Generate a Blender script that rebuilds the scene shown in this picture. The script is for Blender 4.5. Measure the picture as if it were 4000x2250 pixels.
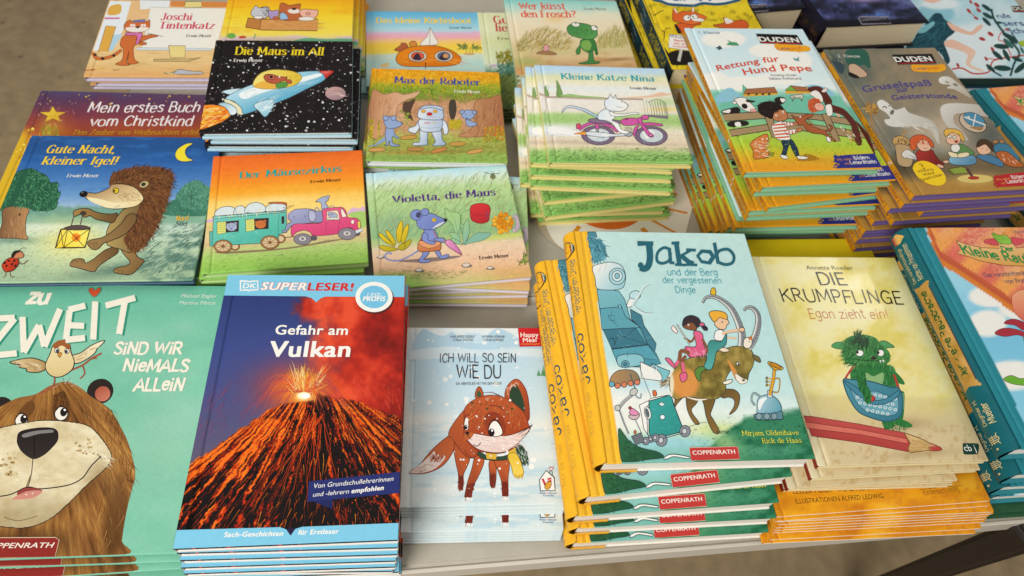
# A market table covered with stacks of picture books.  Units: metres, the top of the back table is z = 0.
import bpy, bmesh, math, random
import numpy as np
from mathutils import Vector, Matrix

for o in list(bpy.data.objects): bpy.data.objects.remove(o)
scene = bpy.context.scene
COL = scene.collection
R = math.radians

# ------------------------------------------------------------------ camera
cd = bpy.data.cameras.new('camera'); cam = bpy.data.objects.new('camera', cd); COL.objects.link(cam)
PITCH, ROLL = 0.96838, 0.17816
cam.matrix_world = Matrix.Translation((0, 0, 0.5981)) @ Matrix.Rotation(math.pi/2 - PITCH, 4, 'X') @ Matrix.Rotation(ROLL, 4, 'Z')
cd.sensor_width = 36; cd.lens = 2679.8*36/4000
cd.clip_start = .01; cd.clip_end = 100
cd.dof.use_dof = True; cd.dof.focus_distance = .56; cd.dof.aperture_fstop = 9
scene.camera = cam

# ------------------------------------------------------------------ light: an airy covered market, soft light from above and in front
w = bpy.data.worlds.new('World'); scene.world = w; w.use_nodes = True
bg = w.node_tree.nodes['Background']; bg.inputs[0].default_value = (1.0, .97, .92, 1); bg.inputs[1].default_value = .235
def area(name, loc, target, size, power, color):
    l = bpy.data.lights.new(name, 'AREA'); l.shape = 'RECTANGLE'; l.size, l.size_y = size; l.energy = power; l.color = color
    o = bpy.data.objects.new(name, l); COL.objects.link(o); o.location = loc
    o.rotation_euler = (Vector(target) - Vector(loc)).to_track_quat('-Z', 'Y').to_euler(); return o
a_ = area('front_daylight', (-.9, -1.6, 1.55), (0, .5, 0), (1.4, 1.1), 24, (1, .98, .945)); a_.data.spread = R(95)
area('overhead_daylight', (-.35, .75, 2.7), (0, .5, 0), (3.0, 2.6), 35, (1, .98, .945))
area('far_window_daylight', (1.67, 2.2, 2.12), (.34, .45, .06), (.36, .30), 3.2, (1, .97, .9))
vs = scene.view_settings
vs.view_transform = 'Standard'; vs.look = 'None'; vs.exposure = -.28; vs.gamma = 1; vs.use_curve_mapping = False
scene.cycles.use_denoising = True
scene.cycles.max_bounces = 6

# ------------------------------------------------------------------ colours and materials
def lin(c):
    c = np.asarray(c, float); return np.where(c <= .04045, c/12.92, ((c + .055)/1.055)**2.4)
def hx(s):
    if not isinstance(s, str): return np.asarray(s, float)
    s = s.lstrip('#'); return np.array([int(s[i:i+2], 16)/255 for i in (0, 2, 4)])
def mat(name, color='ffffff', rough=.5, attr=False, noise=0., nscale=40., bump=0., bscale=900., coat=0., spec=.5, stripes=None):
    m = bpy.data.materials.new(name); m.use_nodes = True; nt = m.node_tree; N = nt.nodes; L = nt.links
    b = N['Principled BSDF']; b.inputs['Roughness'].default_value = rough; b.inputs['Specular IOR Level'].default_value = spec
    b.inputs['Coat Weight'].default_value = coat; b.inputs['Coat Roughness'].default_value = .12
    tc = N.new('ShaderNodeTexCoord')
    if attr:
        a = N.new('ShaderNodeAttribute'); a.attribute_name = 'Col'; src = a.outputs['Color']
    else:
        a = N.new('ShaderNodeRGB'); a.outputs[0].default_value = (*lin(hx(color)), 1); src = a.outputs[0]
    if noise:
        n = N.new('ShaderNodeTexNoise'); n.inputs['Scale'].default_value = nscale; n.inputs['Detail'].default_value = 6; n.inputs['Roughness'].default_value = .65
        L.new(tc.outputs['Object'], n.inputs['Vector'])
        mr = N.new('ShaderNodeMapRange'); mr.inputs[1].default_value = .25; mr.inputs[2].default_value = .75
        mr.inputs[3].default_value = 1 - noise; mr.inputs[4].default_value = 1 + noise; L.new(n.outputs['Fac'], mr.inputs[0])
        mx = N.new('ShaderNodeVectorMath'); mx.operation = 'SCALE'; L.new(src, mx.inputs[0]); L.new(mr.outputs[0], mx.inputs['Scale']); src = mx.outputs[0]
    if stripes:
        mp = N.new('ShaderNodeMapping'); mp.inputs['Scale'].default_value = (18, 18, stripes); L.new(tc.outputs['Object'], mp.inputs[0])
        n = N.new('ShaderNodeTexNoise'); n.inputs['Scale'].default_value = 1; n.inputs['Detail'].default_value = 3; L.new(mp.outputs[0], n.inputs['Vector'])
        mr = N.new('ShaderNodeMapRange'); mr.inputs[1].default_value = .35; mr.inputs[2].default_value = .62; mr.inputs[3].default_value = .86; mr.inputs[4].default_value = 1.03
        L.new(n.outputs['Fac'], mr.inputs[0])
        mx = N.new('ShaderNodeVectorMath'); mx.operation = 'SCALE'; L.new(src, mx.inputs[0]); L.new(mr.outputs[0], mx.inputs['Scale']); src = mx.outputs[0]
    L.new(src, b.inputs['Base Color'])
    if bump:
        n = N.new('ShaderNodeTexNoise'); n.inputs['Scale'].default_value = bscale; n.inputs['Detail'].default_value = 3; L.new(tc.outputs['Object'], n.inputs['Vector'])
        bp = N.new('ShaderNodeBump'); bp.inputs['Strength'].default_value = bump; bp.inputs['Distance'].default_value = .0003
        L.new(n.outputs['Fac'], bp.inputs['Height']); L.new(bp.outputs[0], b.inputs['Normal'])
    return m
INK = mat('printed_cover', attr=True, rough=.38, noise=.04, nscale=260, bump=.03, bscale=1500, spec=.12)
INK_GLOSS = mat('glossy_printed_cover', attr=True, rough=.16, noise=.04, nscale=200, bump=.10, bscale=420, spec=.4)
INK_FLAT = mat('matte_printed_cover', attr=True, rough=.6, noise=.06, nscale=300, bump=.10, bscale=2200, spec=.10)
PAGES = mat('page_edges', 'f6efe2', rough=.8, stripes=2600)
CREAM_PAGES = mat('cream_page_edges', 'e6d3ae', rough=.8, stripes=2400)
CLOTHS = {}
def cloth(c):
    if c not in CLOTHS: CLOTHS[c] = mat('case_' + c, c, rough=.45, noise=.06, nscale=150, bump=.12, bscale=2500, spec=.4)
    return CLOTHS[c]

# ------------------------------------------------------------------ tagging
def tag(o, label=None, cat=None, group=None, kind=None):
    if label: o['label'] = label
    if cat: o['category'] = cat
    if group: o['group'] = group
    if kind: o['kind'] = kind
    return o
def link(name, me, parent=None, loc=None):
    o = bpy.data.objects.new(name, me); COL.objects.link(o)
    if parent: o.parent = parent
    if loc is not None: o.location = loc
    return o
def mesh(name, v, f, m, smooth=False):
    me = bpy.data.meshes.new(name); me.from_pydata([tuple(map(float, p)) for p in v], [], f); me.materials.append(m)
    if smooth: me.polygons.foreach_set('use_smooth', [True]*len(me.polygons))
    me.update(); return me

# ------------------------------------------------------------------ noise and curves for the printed pictures
def _h(i, j, s):
    n = (i*374761393 + j*668265263 + s*2147483647 + 1274126177) & 0xffffffff
    n = ((n ^ (n >> 13))*1274126177) & 0xffffffff
    return ((n ^ (n >> 16)) & 0xffff)/65535.
def vn(x, y, s=0):
    x = np.asarray(x, float); y = np.asarray(y, float)
    i = np.floor(x).astype(np.int64); j = np.floor(y).astype(np.int64); fx = x - i; fy = y - j
    fx = fx*fx*(3 - 2*fx); fy = fy*fy*(3 - 2*fy)
    a, b, c, d = _h(i, j, s), _h(i + 1, j, s), _h(i, j + 1, s), _h(i + 1, j + 1, s)
    return (a*(1 - fx) + b*fx)*(1 - fy) + (c*(1 - fx) + d*fx)*fy
def fbm(x, y, s=0, o=4):
    r = 0; a = .5; t = 0
    for k in range(o): r = r + a*vn(x*2**k, y*2**k, s + k); t += a; a *= .55
    return r/t
def sst(a, b, x):
    t = np.clip((x - a)/(b - a), 0, 1); return t*t*(3 - 2*t)
def mixc(c, d, t):
    return c*(1 - t[..., None]) + hx(d)*t[..., None]
def ramp(t, *stops):
    out = np.zeros(np.shape(t) + (3,)); ks = [k for k, _ in stops]; cs = [hx(c) for _, c in stops]
    for i in range(3): out[..., i] = np.interp(t, ks, [c[i] for c in cs])
    return out
def blob(x, y, cx, cy, rx, ry, a=0.):
    ca, sa = math.cos(R(a)), math.sin(R(a)); dx, dy = x - cx, y - cy
    return np.exp(-(((dx*ca + dy*sa)/rx)**2 + ((-dx*sa + dy*ca)/ry)**2))
def P(s):
    if isinstance(s, str): return np.array([[float(k) for k in q.split(',')] for q in s.split()])
    return np.asarray(s, float)
def crom(p, closed, n=5):
    p = np.asarray(p, float); m = len(p)
    if m < 3: return p
    out = []
    for i in range(m if closed else m - 1):
        if closed: a, b, c, d = p[i - 1], p[i], p[(i + 1) % m], p[(i + 2) % m]
        else: a, b, c, d = p[max(i - 1, 0)], p[i], p[i + 1], p[min(i + 2, m - 1)]
        for k in range(n):
            t = k/n
            out.append(.5*(2*b + (c - a)*t + (2*a - 5*b + 4*c - d)*t*t + (3*b - a - 3*c + d)*t**3))
    if not closed: out.append(p[-1])
    return np.array(out)
def inside(pt, poly):
    x, y = pt; r = False; n = len(poly)
    for i in range(n):
        x1, y1 = poly[i]; x2, y2 = poly[i - 1]
        if (y1 > y) != (y2 > y) and x < (x2 - x1)*(y - y1)/(y2 - y1 + 1e-12) + x1: r = not r
    return r

# ------------------------------------------------------------------ letter skeletons (for the serif, brush and pen lettering)
GL = {}
for row in '''A 6.2 l0,0 3,7 6,0|l1.2,2.3 4.8,2.3
B 5 l.5,0 .5,7|c.5,7 3,7 4,5.4 3,3.8 .5,3.7|c.5,3.7 3.4,3.7 4.6,1.9 3.4,0 .5,0
C 5.4 c5,5.8 3.5,7 1.5,6.4 .4,3.5 1.5,.6 3.5,0 5,1.2
D 5.6 l.5,0 .5,7|c.5,7 3.4,6.9 5.1,5 5.1,2 3.4,.1 .5,0
E 4.6 l.5,0 .5,7|l.5,7 4.2,7|l.5,3.6 3.6,3.6|l.5,0 4.3,0
F 4.5 l.5,0 .5,7|l.5,7 4.2,7|l.5,3.6 3.6,3.6
G 6 c5,5.8 3.5,7 1.5,6.4 .4,3.5 1.5,.6 3.5,0 5,1.2|l5,0 5,3.2 3.2,3.2
H 6 l.6,0 .6,7|l5.2,0 5.2,7|l.6,3.5 5.2,3.5
I 2.2 l1,0 1,7
J 4.4 l3.4,7 3.4,2|c3.4,2 2.9,.3 1.5,-.2 .3,.9
K 5.6 l.6,0 .6,7|l5,7 .6,3|l2.2,4.2 5.2,0
L 4.6 l.6,7 .6,0|l.6,0 4.3,0
M 7.4 l.6,0 .9,7|l.9,7 3.6,1 6.3,7|l6.3,7 6.7,0
N 6 l.7,0 .7,7|l.7,7 5,0|l5,0 5,7
O 6.2 c3,7 .8,5.6 .5,3.5 .8,1.4 3,0 5.2,1.4 5.6,3.5 5.2,5.6 3,7
P 5 l.6,0 .6,7|c.6,7 3.4,7 4.5,5.2 3.4,3.3 .6,3.2
R 5.4 l.6,0 .6,7|c.6,7 3.4,7 4.4,5.3 3.4,3.6 .6,3.5|l2.3,3.5 5,0
S 4.8 c4.3,6 3,7 1.2,6.7 .7,5.2 2.4,3.8 4.2,2.4 4,.7 2.2,0 .4,1
T 5.4 l2.7,0 2.7,7|l.2,7 5.2,7
U 6 c.6,7 .6,2.4 1.6,.3 3,0 4.6,.4 5.3,2.4 5.3,7
V 6 l.2,7 3,0 5.8,7
W 8.4 l.3,7 2.2,0 4.2,6.4 6.2,0 8.1,7
Z 5 l.4,7 4.8,7|l4.8,7 .3,0|l.3,0 4.8,0
a 4.5 c.7,4 1.8,4.8 3.2,4.5 3.6,3.2|l3.6,3.4 3.6,.1|c3.6,2.8 1.4,2.6 .4,1.3 1.4,.05 2.8,.4 3.6,1.4
b 4.6 l.6,0 .6,7|c.6,3.4 1.8,4.7 3.6,4.3 4.2,2.4 3.4,.3 1.8,0 .6,1.2
c 4 c3.7,3.9 2.6,4.8 1,4.4 .3,2.4 1,.4 2.6,0 3.7,.9
d 4.7 l4,0 4,7|c4,3.4 3,4.7 1.1,4.3 .4,2.4 1.1,.3 3,0 4,1.2
e 4.3 l.5,2.6 3.9,2.6|c3.9,2.6 3.5,4.3 2.2,4.7 .8,4.1 .4,2.3 1,.5 2.4,0 3.8,.9
f 3 c3.2,6.4 2.2,7 1.3,6.2 1.2,5|l1.2,5 1.2,0|l.1,4.6 2.7,4.6
g 4.6 c3.9,3.4 3,4.7 1.1,4.3 .4,2.6 1.1,.8 3,.6 3.9,1.7|l3.9,4.7 3.9,-.6|c3.9,-.6 3.3,-2 1.8,-2.2 .5,-1.5
h 4.6 l.6,0 .6,7|c.6,3.2 1.8,4.7 3.3,4.5 3.9,3.2|l3.9,3.2 3.9,0
i 1.9 l.9,0 .9,4.7|l.9,6.3 .9,6.9
j 1.9 l.9,6.3 .9,6.9|c.9,4.7 .9,-.8 .2,-2 -.7,-1.8
k 4.6 l.6,0 .6,7|l4,4.7 .6,2|l1.9,3 4.3,0
l 1.9 l.9,0 .9,7
m 7 l.6,0 .6,4.7|c.6,3.3 1.7,4.7 3,4.4 3.5,3.2|l3.5,3.2 3.5,0|c3.5,3.3 4.6,4.7 5.9,4.4 6.4,3.2|l6.4,3.2 6.4,0
n 4.6 l.6,0 .6,4.7|c.6,3.2 1.8,4.7 3.3,4.5 3.9,3.2|l3.9,3.2 3.9,0
o 4.6 c2.3,4.7 .8,4 .3,2.35 .8,.7 2.3,0 3.8,.7 4.3,2.35 3.8,4 2.3,4.7
p 4.6 l.6,-2.2 .6,4.7|c.6,3.4 1.8,4.7 3.6,4.3 4.2,2.4 3.4,.3 1.8,0 .6,1.2
r 3.2 l.6,0 .6,4.7|c.6,3 1.4,4.4 2.4,4.7 3.1,4.2
s 3.8 c3.4,3.9 2.4,4.7 1.1,4.5 .7,3.5 1.9,2.6 3.3,1.6 3,.3 1.8,0 .4,.7
t 3 l1.3,6.4 1.3,.9|c1.3,.9 1.9,-.1 2.9,.5|l.1,4.6 2.8,4.6
u 4.6 l.6,4.7 .6,1.4|c.6,1.4 1.4,.1 2.8,.2 3.9,1.6|l3.9,4.7 3.9,0
v 4.4 l.2,4.7 2.2,0 4.2,4.7
w 6.4 l.2,4.7 1.7,0 3.2,4.2 4.7,0 6.2,4.7
x 4.4 l.2,4.7 4.1,0|l4,4.7 .3,0
z 4 l.4,4.6 3.8,4.6|l3.8,4.6 .3,0|l.3,0 3.9,0
ß 4.8 l.6,0 .6,5.4|c.6,5.4 1.2,6.9 2.6,6.9 3.5,5.6 2.5,4 3.9,3 4,1 2.8,0 1.8,.3
1 3 l.4,5.6 1.7,7|l1.7,7 1.7,0
2 4.4 c.5,5.6 1.6,7 3.4,6.6 3.8,5 2.4,2.8 .4,0|l.4,0 4,0
3 4.2 c.5,6.3 2,7 3.4,6.2 3.3,4.6 1.8,3.8 3.6,3 3.7,1 2.2,0 .4,.7
. 1.8 l.7,0 .7,.6
, 1.8 l.8,.6 .4,-1
! 2 l1,2 1,7|l1,0 1,.7
? 4.2 c.5,5.8 1.6,7 3.3,6.5 3.5,4.8 2,3.4 1.9,2|l1.9,0 1.9,.7
- 3.2 l.4,2.6 2.8,2.6'''.split('\n'):
    k, adv, ss = row.split(' ', 2); GL[k] = (float(adv), [(q[0], P(q[1:])) for q in ss.split('|')])
for k, b in (('ä', 'a'), ('ö', 'o'), ('ü', 'u')):
    a_, s_ = GL[b]; GL[k] = (a_, s_ + [('l', P('1.2,6 1.2,6.7')), ('l', P('3.2,6 3.2,6.7'))])
for k, b in (('Ä', 'A'), ('Ö', 'O'), ('Ü', 'U')):
    a_, s_ = GL[b]; GL[k] = (a_, s_ + [('l', P('1.8,8 1.8,8.7')), ('l', P('4.2,8 4.2,8.7'))])
_tx = {}
def sans(text, shear=0., sp=0.):
    key = (text, shear, sp)
    if key not in _tx:
        c = bpy.data.curves.new('lettering', 'FONT'); c.body = text; c.size = 1; c.shear = shear; c.resolution_u = 3; c.fill_mode = 'FRONT'
        c.space_character = 1 + sp*1.5
        o = bpy.data.objects.new('lettering', c); COL.objects.link(o)
        dg = bpy.context.evaluated_depsgraph_get(); dg.update(); ev = o.evaluated_get(dg); me = ev.to_mesh()
        v = np.array([q.co[:2] for q in me.vertices]); f = [tuple(p.vertices) for p in me.polygons]
        ev.to_mesh_clear(); bpy.data.objects.remove(o); bpy.data.curves.remove(c); _tx[key] = (v, f)
    return _tx[key]
CAP = .729

class Art:
    """One printed cover: a soft painted ground on a fine grid plus flat shapes, all drawn on the design's own sheet
    and mapped flat onto the cover (w x h metres).  Ends up as vertex colours of the cover's mesh."""
    def __init__(s, name, w, h, corners, res=(70, 70), seed=1, ink=None, groove=.0085, gd=.0011, edge=None, x0=0.):
        s.name, s.w, s.h, s.res, s.ink, s.groove, s.gd, s.edge, s.x0 = name, w, h, res, ink or INK, groove, gd, edge, x0
        s.rng = random.Random(seed); s.pen = 1.75
        dst = [(-w/2, h/2), (w/2, h/2), (w/2, -h/2), (-w/2, -h/2)]
        A, B = [], []
        for (x, y), (X, Y) in zip(corners, dst):
            A += [[x, y, 1, 0, 0, 0, -X*x, -X*y], [0, 0, 0, x, y, 1, -Y*x, -Y*y]]; B += [X, Y]
        s.H = np.append(np.linalg.solve(np.array(A), np.array(B)), 1).reshape(3, 3); s.Hi = np.linalg.inv(s.H)
        s.v, s.c, s.f, s.n, s.lay = [], [], [], 0, 0
        s.fn = lambda x, y: np.ones(x.shape + (3,))*.8
    def m(s, p):
        p = np.asarray(p, float); q = np.c_[p, np.ones(len(p))] @ s.H.T; return q[:, :2]/q[:, 2:]
    def mi(s, p):
        p = np.asarray(p, float); q = np.c_[p, np.ones(len(p))] @ s.Hi.T; return q[:, :2]/q[:, 2:]
    def bg(s, fn): s.fn = fn
    def gz(s, x): return -s.gd*np.exp(-((x + s.w/2 - s.groove)/.0013)**2)
    def raw(s, q, faces, cols, dz=0.):
        """q: points on the cover in metres"""
        e = .0004; ok = q.copy(); ok[:, 0] = np.clip(q[:, 0], -s.w/2 + s.x0 + e, s.w/2 - e); ok[:, 1] = np.clip(q[:, 1], -s.h/2 + e, s.h/2 - e)
        s.lay += 1; gx = ok[:, 0]; wide = max(gx[list(f)].max() - gx[list(f)].min() for f in faces[:400]) > .0025 if faces else False
        z = 2e-5 + s.lay*1.5e-6 + dz + (0*gx if wide else s.gz(gx))   # wide shapes bridge the hinge groove
        s.v.append(np.c_[ok, z]); s.c.append(np.broadcast_to(cols, (len(q), 3)))
        s.f += [tuple(i + s.n for i in f) for f in faces]; s.n += len(q)
    def p(s, col, pts, o=None, sm=1, g=None, n=5):
        """filled shape; o=(colour,width) outline; g=(x0,y0,x1,y1,colour2) gradient"""
        p = P(pts); p = crom(p, True, n) if sm else p
        c = np.tile(hx(col), (len(p), 1))
        if g:
            a, b = np.array(g[:2], float), np.array(g[2:4], float); t = np.clip((p - a) @ (b - a)/((b - a) @ (b - a)), 0, 1); c = c*(1 - t[:, None]) + hx(g[4])*t[:, None]
        s.raw(s.m(p), [tuple(range(len(p)))], c)
        if o: s.l(o[0], o[1]*s.pen, np.vstack([p, p[:1]]), sm=0)
        return s
    def e(s, col, cx, cy, rx, ry=None, a=0, o=None, g=None, n=20):
        ry = ry or rx; t = np.linspace(0, 2*math.pi, n, endpoint=False); ca, sa = math.cos(R(a)), math.sin(R(a))
        x, y = rx*np.cos(t), ry*np.sin(t)
        return s.p(col, np.c_[cx + x*ca - y*sa, cy + x*sa + y*ca], o, 0, g)
    def ribbon(s, p, hw, col, dz=0.):
        p = np.asarray(p, float); d = np.gradient(p, axis=0); d /= np.linalg.norm(d, axis=1)[:, None] + 1e-9
        n = np.c_[-d[:, 1], d[:, 0]]; hw = np.broadcast_to(hw, (len(p),))[:, None]
        v = np.vstack([p + n*hw, p - n*hw]); k = len(p)
        s.raw(s.m(v), [(i, i + 1, k + i + 1, k + i) for i in range(k - 1)], hx(col) if np.ndim(col) < 2 else np.vstack([col, col]), dz)
    def l(s, col, wd, pts, sm=1, taper=0, n=5):
        p = P(pts); p = crom(p, False, n) if sm and len(p) > 2 else p
        if len(p) == 2: p = np.array([p[0], (p[0] + p[1])/2, p[1]])
        t = np.linspace(0, 1, len(p)); hw = wd/2*(np.ones(len(p)) if not taper else (1 - t*.9 if taper == 1 else .15 + np.sin(math.pi*t)*.85))
        s.ribbon(p, hw, col); return s
    def hair(s, n, region, ang, ln, wd, cols, curve=0., jit=14, band=3e-5):
        """n pen or brush strokes rooted inside a region (polygon); ang in degrees (sheet, y down) or f(x,y)"""
        band *= .4; poly = P(region); lo, hi = poly.min(0), poly.max(0); r = s.rng; k = 0; V, F, C, Z = [], [], [], []
        while k < n:
            q = (r.uniform(lo[0], hi[0]), r.uniform(lo[1], hi[1])); k += 1
            if not inside(q, poly): continue
            a = ang(*q) if callable(ang) else ang
            a = R(a + r.gauss(0, jit)); L = ln*r.uniform(.55, 1.25); W = wd*r.uniform(.6, 1.2)/2; cv = curve*r.uniform(.4, 1.2)
            d = np.array([math.cos(a), math.sin(a)]); nn = np.array([-d[1], d[0]])
            p0 = np.array(q); p1 = p0 + d*L*.5 + nn*L*cv*.5; p2 = p0 + d*L + nn*L*cv*1.6
            b = len(V); V += [p0 + nn*W, p0 - nn*W, p1 + nn*W*.8, p1 - nn*W*.8, p2 + nn*W*.15, p2 - nn*W*.15]
            F += [(b, b + 1, b + 3, b + 2), (b + 2, b + 3, b + 5, b + 4)]; c = hx(cols[r.randrange(len(cols))])*r.uniform(.93, 1.06); C += [c]*6
            Z += [r.random()*band]*6
        if V:
            C = np.array(C); C = C*.82 + .18*np.mean([hx(c) for c in cols], axis=0)
            s.raw(s.m(np.array(V)), F, np.clip(np.array(C), 0, 1), np.array(Z)); s.lay += int(band/1.5e-6) + 1
        return s
    def paint(s, region, fn, step):
        """soft brushwork inside a shape: a fine sheet of vertex colours"""
        poly = P(region); lo, hi = poly.min(0), poly.max(0); gx = np.arange(lo[0], hi[0] + step, step); gy = np.arange(lo[1], hi[1] + step, step); X, Y = np.meshgrid(gx, gy)
        ins = np.zeros(X.shape, bool); n = len(poly)
        for i in range(n):
            x1, y1 = poly[i]; x2, y2 = poly[i - 1]
            ins ^= ((y1 > Y) != (y2 > Y)) & (X < (x2 - x1)*(Y - y1)/(y2 - y1 + 1e-12) + x1)
        ok = ins[:-1, :-1] & ins[1:, :-1] & ins[:-1, 1:] & ins[1:, 1:]; J, I = np.nonzero(ok); nx = len(gx)
        ids = np.stack([J*nx + I, J*nx + I + 1, (J + 1)*nx + I + 1, (J + 1)*nx + I], 1); u, inv = np.unique(ids, return_inverse=True)
        q = np.c_[X.ravel()[u], Y.ravel()[u]]; s.raw(s.m(q), [tuple(r) for r in inv.reshape(-1, 4).tolist()], np.clip(fn(q[:, 0], q[:, 1]), 0, 1)); return s
    def dots(s, n, region, r0, r1, cols, asp=.8):
        poly = P(region); lo, hi = poly.min(0), poly.max(0); r = s.rng
        for k in range(n):
            q = (r.uniform(lo[0], hi[0]), r.uniform(lo[1], hi[1]))
            if inside(q, poly):
                a = r0 + (r1 - r0)*r.random()**2.5; s.e(cols[r.randrange(len(cols))], q[0], q[1], a, a*asp, n=8); s.lay -= 1
        s.lay += 1; return s
    def frame(s, x0, y0, x1, y1, cap, bend=0):
        a, b = np.array([x0, y0], float), np.array([x1, y1], float); L = np.linalg.norm(b - a); d = (b - a)/L
        q = s.m([a])[0]; up = s.mi([q + [0, .002]])[0] - a; up /= np.linalg.norm(up); nrm = np.array([d[1], -d[0]])
        if up @ nrm < .2: up = nrm
        up = up/(up @ nrm)
        def T(x, y):  # x in 0..1 along the line, y in cap heights
            x = np.asarray(x); y = np.asarray(y)
            return a + np.outer(x*L, d) + np.outer(y*cap + bend*4*x*(1 - x), up)
        return T, L
    def t(s, text, x0, y0, x1, y1, cap, col, st='B', bold=.0, shear=0., o=None, bend=0, pen=None, sh=None):
        """text on a base line from (x0,y0) to (x1,y1); cap = height of a capital.
        st: B sans | D serif with fat stems | H pen / brush lettering"""
        T, L = s.frame(x0, y0, x1, y1, cap, bend)
        if st == 'B':
            v, f = sans(text, shear, max(bold, 0)*1.6 + (o[1] if o else 0)); lo, hi = v[:, 0].min(), v[:, 0].max()
            def put(c, d):
                for ox, oy in ([(0, 0)] if d <= 0 else [(-d, -d*.5), (d, -d*.5), (-d, d*.5), (d, d*.5), (-d, 0), (d, 0)]):
                    s.raw(s.m(T((v[:, 0] + ox - lo)/(hi - lo), (v[:, 1] + oy)/CAP)), f, hx(c)); s.lay -= .7
            if o: put(o[0], bold + o[1])
            put(col, bold); s.lay = int(s.lay) + 1; return s
        tot = sum(GL[c][0] if c in GL else 2.6 for c in text); gap = .55 if st == 'H' else .8; tot += gap*len(text)
        sx = 1/tot; ww, wh = pen or ((.74, .085) if st == 'D' else (.45, .45)); x = gap/2; r = s.rng
        dy = 0
        for ch in text:
            if ch not in GL: x += 2.6 + gap; continue
            adv, ss = GL[ch]
            if st == 'H': dy = r.uniform(-.35, .35); dr = r.uniform(-.05, .05)
            else: dr = shear
            for kind, pp in ss:
                p = crom(pp, False, 4) if kind == 'c' else np.vstack([np.linspace(pp[i], pp[i + 1], 3)[:-1] for i in range(len(pp) - 1)] + [pp[-1:]])
                p = p.copy()
                d = np.gradient(p, axis=0); d /= np.linalg.norm(d, axis=1)[:, None] + 1e-9
                hw = np.sqrt((ww*d[:, 1])**2 + (wh*d[:, 0])**2)
                if st == 'H': hw = hw*np.linspace(1.1, .85, len(p))
                n = np.c_[-d[:, 1], d[:, 0]]
                ext = wh*.6 if st == 'H' else 0
                p[0] -= d[0]*ext; p[-1] += d[-1]*ext
                V = np.vstack([p + n*hw[:, None], p - n*hw[:, None]]); k = len(p); F = [(i, i + 1, k + i + 1, k + i) for i in range(k - 1)]
                segs = [(V, F)]
                if st == 'D' and kind == 'l' and abs(pp[-1][1] - pp[0][1]) > 2:
                    for e in (pp[0], pp[-1]):
                        if min(abs(e[1] - q_) for q_ in (0, 4.7, 7)) < .15: segs.append((np.array([[e[0] - 1.25, e[1] - wh], [e[0] + 1.25, e[1] - wh], [e[0] + 1.25, e[1] + wh], [e[0] - 1.25, e[1] + wh]]), [(0, 1, 2, 3)]))
                for V, F in segs:
                    if sh: s.raw(s.m(T((V[:, 0] + x + V[:, 1]*dr)*sx, (V[:, 1] + dy)/7) + np.array(sh[1:])), F, hx(sh[0])); s.lay += 0
                    s.raw(s.m(T((V[:, 0] + x + V[:, 1]*dr)*sx, (V[:, 1] + dy)/7)), F, hx(col), dz=(2e-5 if sh else 0)); s.lay -= .6
            x += adv + gap
        s.lay = int(s.lay) + 1; return s
    def build(s, thick, z0=0., nosides=False):
        """mesh of a board: painted top (with the hinge groove), rounded rim, underside; top at z0+thick"""
        nx, ny = s.res; w, h = s.w, s.h; e = .0007; xl = -w/2 + s.x0
        xs = np.concatenate([[xl, xl + e], np.linspace(xl + 2.5*e, w/2 - 2.5*e, nx), [w/2 - e, w/2]])
        if s.x0 == 0 and s.groove > 0: xs = np.sort(np.concatenate([xs, -w/2 + s.groove + np.array([-.003, -.002, -.0012, -.0006, 0, .0006, .0012, .002, .003])]))
        ys = np.concatenate([[-h/2, -h/2 + e], np.linspace(-h/2 + 2.5*e, h/2 - 2.5*e, ny), [h/2 - e, h/2]])
        X, Y = np.meshgrid(xs, ys); sx, sy = X.ravel(), Y.ravel()
        Z = np.full(sx.shape, z0 + thick) + s.gz(sx)
        rim = (np.abs(sx) > w/2 - e/2) | (np.abs(sy) > h/2 - e/2) | (sx < xl + e/2); Z[rim] -= e*.8
        cn = (np.abs(sx) > w/2 - e/2) & (np.abs(sy) > h/2 - e/2); sx = np.where(cn, sx - np.sign(sx)*.0009, sx); sy = np.where(cn, sy - np.sign(sy)*.0009, sy)   # bumped corners
        q = s.mi(np.c_[sx, sy]); cols = np.clip(s.fn(q[:, 0], q[:, 1]), 0, 1)
        nxx, nyy = len(xs), len(ys)
        V = [np.c_[sx, sy, Z]]; Cc = [cols]
        F = [(j*nxx + i, j*nxx + i + 1, (j + 1)*nxx + i + 1, (j + 1)*nxx + i) for j in range(nyy - 1) for i in range(nxx - 1)]
        N = nxx*nyy
        ring = [i for i in range(nxx)] + [j*nxx + nxx - 1 for j in range(1, nyy)] + [(nyy - 1)*nxx + i for i in range(nxx - 2, -1, -1)] + [j*nxx for j in range(nyy - 2, 0, -1)]
        rp = V[0][ring].copy(); rp[:, 2] = z0 + e*.4; V.append(rp); ec = cols[ring] if s.edge is None else np.tile(hx(s.edge), (len(ring), 1)); Cc.append(ec)
        k = len(ring); F += [(ring[i], N + i, N + (i + 1) % k, ring[(i + 1) % k])[::-1] for i in range(k)]
        F.append(tuple(N + i for i in range(k))[::-1]); N += k
        sm = len(F)
        if s.v:
            av = np.vstack(s.v).copy(); av[:, 2] += z0 + thick; V.append(av); Cc.append(np.vstack(s.c)); F += [tuple(i + N for i in f) for f in s.f]
        V = np.vstack(V); Cc = lin(np.clip(np.vstack(Cc), 0, 1))
        me = bpy.data.meshes.new('front_cover'); me.from_pydata(V.tolist(), [], F); me.materials.append(s.ink)
        a = me.color_attributes.new('Col', 'FLOAT_COLOR', 'POINT'); a.data.foreach_set('color', np.c_[Cc, np.ones(len(Cc))].astype(np.float32).ravel())
        me.update(); return me

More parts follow.
